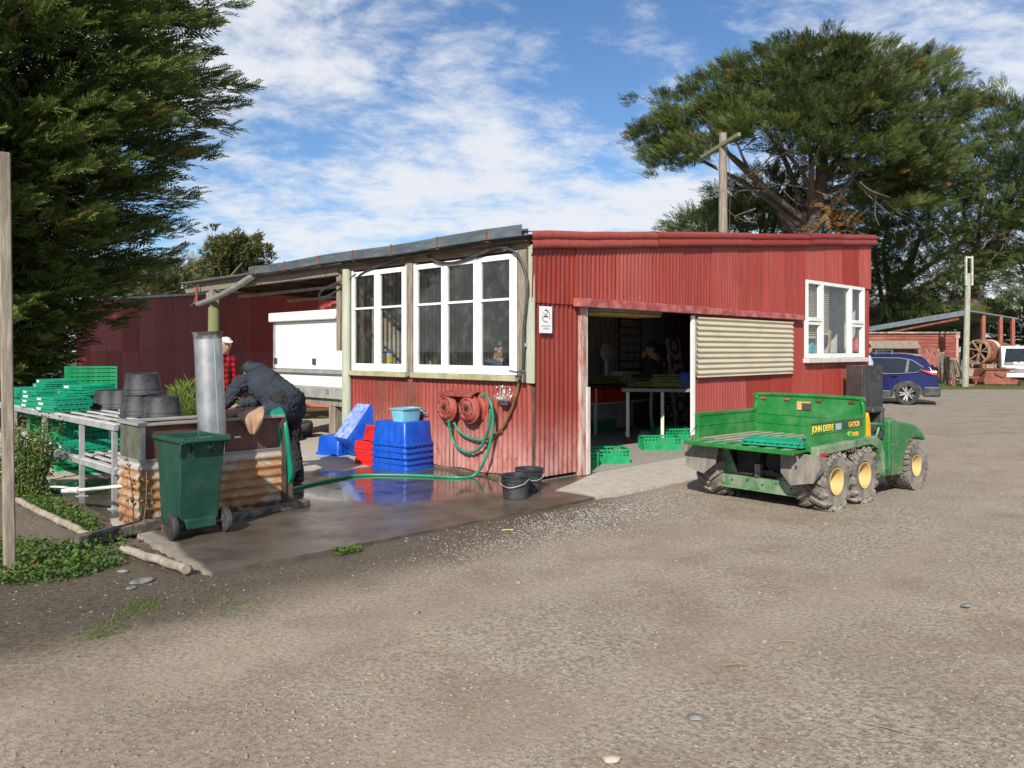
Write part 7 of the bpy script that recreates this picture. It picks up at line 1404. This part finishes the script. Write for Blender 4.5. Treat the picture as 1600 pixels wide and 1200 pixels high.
tree('macrocarpa_tree', 'tall macrocarpa tree at the right edge with open gaps of sky', Vector((26.5, 46, 0)), 46, P2, 5, 170, fol_right, gB, per=40, nlimb=14, dead=26, fork=6, tr=.5, size=(.5, .85), crx=1.3)
P3 = [(1352, 300), (1400, 262), (1450, 270), (1510, 300), (1550, 330), (1560, 400), (1545, 470), (1500, 490), (1440, 500), (1360, 505), (1340, 400)]
tree('macrocarpa_tree', 'dense drooping macrocarpa tree directly behind the open shed', Vector((21.5, 47, 0)), 47, P3, 4, 160, fol_right, gB, per=40, nlimb=8, dead=16, fork=3.5, tr=.5, dirz=.1, size=(.55, .9), crx=1.4, crz=.7)
P4 = [(1120, 300), (1170, 275), (1240, 270), (1300, 290), (1335, 330), (1330, 372), (1130, 372)]
tree('macrocarpa_tree', 'thin lower limbs and foliage of a macrocarpa tree seen just over the shed roof', Vector((12.6, 43, 0)), 43, P4, 3.0, 85, fol_right, gB, per=36, nlimb=10, dead=44, fork=4.5, tr=.32, size=(.45, .75))
P5 = [(1060, 355), (1090, 330), (1120, 325), (1130, 372), (1050, 372)]
tree('macrocarpa_tree', 'small far tree peeping over the shed roof left of the power pole', Vector((12.2, 52, 0)), 52, P5, 2, 30, fol_right, gB, per=24, nlimb=5, dead=2, fork=4, tr=.3)
P6 = [(1345, 505), (1420, 470), (1500, 490), (1600, 470), (1800, 470), (1800, 545), (1345, 545)]
tree('macrocarpa_tree', 'low dark hedge-like macrocarpa tree filling the gap under the open shed roof', Vector((27, 55, 0)), 55, P6, 2.5, 100, fol_right, gB, per=30, nlimb=8, dead=8, fork=1.5, tr=.4, size=(.8, 1.2))
P7 = [(328, 420), (326, 400), (345, 385), (352, 372), (368, 382), (380, 376), (404, 376), (406, 400), (395, 425), (330, 432)]
tree('far_tree', 'pale green tree with three rounded tops behind the veranda roof', Vector((-13, 36, 0)), 36, P7, 1.6, 48, fol_far, 'trees behind the barn', per=20, crx=.55, crz=.45, size=(.35, .55), nlimb=10, dead=3, fork=3, tr=.22, tmpl=TUF)
P8 = [(175, 455), (200, 425), (250, 410), (310, 415), (320, 440), (300, 470), (190, 478)]
tree('far_tree', 'spreading pale tree showing under the cypress above the barn roof', Vector((-17.5, 38, 0)), 38, P8, 2.5, 55, fol_far, 'trees behind the barn', per=26, crx=.9, crz=.35, size=(.4, .7), nlimb=14, dead=8, fork=3.4, tr=.25)
P9 = [(-500, 520), (-200, 505), (120, 512), (140, 548), (-500, 548)]
tree('far_tree', 'low far hedge tree under the left end of the cypress', Vector((-38, 55, 0)), 55, P9, 2, 60, fol_far, 'trees behind the barn', per=22, nlimb=4, dead=2, fork=1, tr=.3, size=(.8, 1.2))
# --- weeds, grass
weed_m = foliage_mat('weed_leaves', (.035, .075, .012), (.15, .25, .05), (.2, .15, .06), .3); grass_m = foliage_mat('grass_blades', (.06, .10, .02), (.22, .30, .07), (.34, .28, .12), .3)
def leaf_t(k=6):
    vs = [(0, 0, 0)]; fs = []
    for i in range(k+1): a = -1.25+2.5*i/k; vs.append((.55+.5*math.cos(a), .55*math.sin(a), .12*math.cos(a*2)))
    for i in range(k): fs.append((0, i+1, i+2))
    return np.array(vs), np.array(fs), np.array([.1]+[.8]*(k+1))
def blade_t(): return np.array([(0, -.05, 0), (0, .05, 0), (.5, .035, .06), (.5, -.035, .06), (1, 0, -.05)]), np.array([(0, 1, 2), (0, 2, 3), (3, 2, 4)]), np.array([0, 0, .5, .5, 1])
LEAF = [leaf_t()]; BLD = [blade_t()]
def patch(pts_uv, n, name, label, mat, tmpl, size, hgt, up=.4, noise_thr=None, cat='weeds', z0=-.02):
    pos, dr, sz = [], [], []; us = [p_[0] for p_ in pts_uv]; vs_ = [p_[1] for p_ in pts_uv]; k_ = 0
    while len(pos) < n and k_ < n*30:
        k_ += 1; u, v = random.uniform(min(us), max(us)), random.uniform(min(vs_), max(vs_))
        if not pip(u, v, pts_uv): continue
        g_ = G(u, v)
        if noise_thr is not None and mn.noise((g_.x*2.6, g_.y*2.6, 3.3)) < noise_thr+random.uniform(-.15, .15): continue
        h_ = hgt*random.random()**1.5; pos.append((g_.x, g_.y, z0+h_)); a = random.uniform(0, 6.28); dr.append((math.cos(a), math.sin(a), up+random.gauss(0, .3))); sz.append(random.uniform(*size))
    o = foliage(name, pos, dr, sz, mat, None, tmpl); tag(o, label, cat, kind='stuff'); return o
patch([(-60, 842), (100, 848), (175, 872), (190, 880), (110, 905), (-60, 915)], 2900, 'ground_weeds', 'low leafy green weeds round the foot of the timber post', weed_m, LEAF, (.014, .034), .08)
patch([(25, 755), (60, 770), (150, 818), (160, 838), (80, 812), (25, 785)], 2400, 'ground_weeds', 'leafy weeds along the slab edge by the pale edging poles', weed_m, LEAF, (.013, .03), .11)
patch([(120, 850), (200, 838), (210, 862), (150, 880)], 260, 'ground_weeds', 'weeds growing under the split timber', weed_m, LEAF, (.014, .03), .09)
patch([(40, 985), (240, 930), (260, 965), (130, 1000), (60, 1000)], 900, 'grass_tuft', 'thin grass growing through the bare earth in the left foreground', grass_m, BLD, (.015, .04), .006, .9, -.12, 'grass')
patch([(140, 895), (420, 895), (420, 970), (180, 940)], 500, 'grass_tuft', 'scattered small grass tufts on the damp earth before the slab', grass_m, BLD, (.015, .04), .006, .9, .12, 'grass')
patch([(520, 858), (560, 851), (566, 858), (530, 866)], 240, 'grass_tuft', 'little green tuft at the front edge of the slab', weed_m, LEAF, (.012, .025), .03, .6, None, 'grass')
patch([(1455, 600), (1600, 599), (1680, 606), (1455, 609)], 2500, 'grass_verge', 'short mown grass verge in front of the junk', grass_m, BLD, (.06, .12), .02, 1.2, None, 'grass')
# grass bank in front of the barn
pos, dr, sz = [], [], []
for i in range(5200):
    Y = random.uniform(11.9, 15.2); u = random.uniform(262, 420) if random.random() < .7 else random.uniform(150, 420); h_ = .78*math.exp(-((u-290)/38)**2)+.38*math.exp(-((u-380)/40)**2)+.1
    x = (u-800)/F*Y; pos.append((x, Y, random.random()**.6*h_)); a = random.uniform(0, 6.28); dr.append((math.cos(a)*.6, math.sin(a)*.6, random.uniform(.3, 1.4))); sz.append(random.uniform(.12, .30))
o = foliage('tall_grass', pos, dr, sz, grass_m, None, BLD); tag(o, 'bank of long bright green grass in front of the barn', 'grass', kind='stuff')
# leafy shrub by the post and thin dry weeds at the trough
sh = empty('leafy_shrub', G(45, 775), 0, 'bushy green weed with reddish tops beside the timber post', 'shrub'); m = MB(); pos, dr, sz, hu = [], [], [], []
for i in range(26):
    a, r_ = random.uniform(0, 6.28), random.uniform(.1, .36); tipz = random.uniform(.35, .78); p0 = Vector((.1*math.cos(a), .1*math.sin(a), 0)); p1 = Vector((r_*math.cos(a), r_*math.sin(a), tipz)); m.tube([tuple(q_) for q_ in sm([p0, p0.lerp(p1, .5)+Vector((.03, 0, .05)), p1], 4)], .006, 5)
    for j in range(130): f_ = random.random()**.7; q_ = p0.lerp(p1, f_)+Vector((random.gauss(0, .06), random.gauss(0, .06), random.gauss(0, .05))); pos.append(tuple(q_)); dr.append((random.gauss(0, 1), random.gauss(0, 1), random.gauss(.5, .5))); sz.append(random.uniform(.015, .035)); hu.append(.99 if (f_ > .85 and random.random() < .35) else random.random()*.9)
m.obj('stem', pm('green_stem', (.12, .13, .05), .8), sh); foliage('leaves', pos, dr, sz, weed_m, sh, LEAF, hu)
dw = empty('dry_weed', G(214, 830), 0, 'thin dry seeded weed standing against the rusty skirt', 'weed'); m = MB(); pos, dr, sz, hu = [], [], [], []
for i, (dx, h_) in enumerate(((0, .62), (.06, .5), (.22, .68), (.3, .5), (-.05, .42), (.12, .35))):
    b_ = Vector((dx, -.06+.02*i, 0)); tp2 = b_+Vector((random.uniform(-.05, .08), random.uniform(-.05, .02), h_)); m.tube([tuple(q_) for q_ in sm([b_, b_.lerp(tp2, .5)+Vector((.015, 0, 0)), tp2], 4)], .0028, 5)
    for j in range(26): f_ = random.uniform(.35, 1); pos.append(tuple(b_.lerp(tp2, f_)+Vector((random.gauss(0, .02), random.gauss(0, .02), 0)))); dr.append((random.gauss(0, 1), random.gauss(0, 1), random.gauss(.6, .4))); sz.append(random.uniform(.012, .028)); hu.append(.99)
m.obj('stem', pm('dry_stem', (.25, .17, .09), .9), dw); foliage('seed_heads', pos, dr, sz, weed_m, dw, LEAF, hu)['kind'] = 'stuff'
# paper trail: fill missing groups/labels on copies already handled above
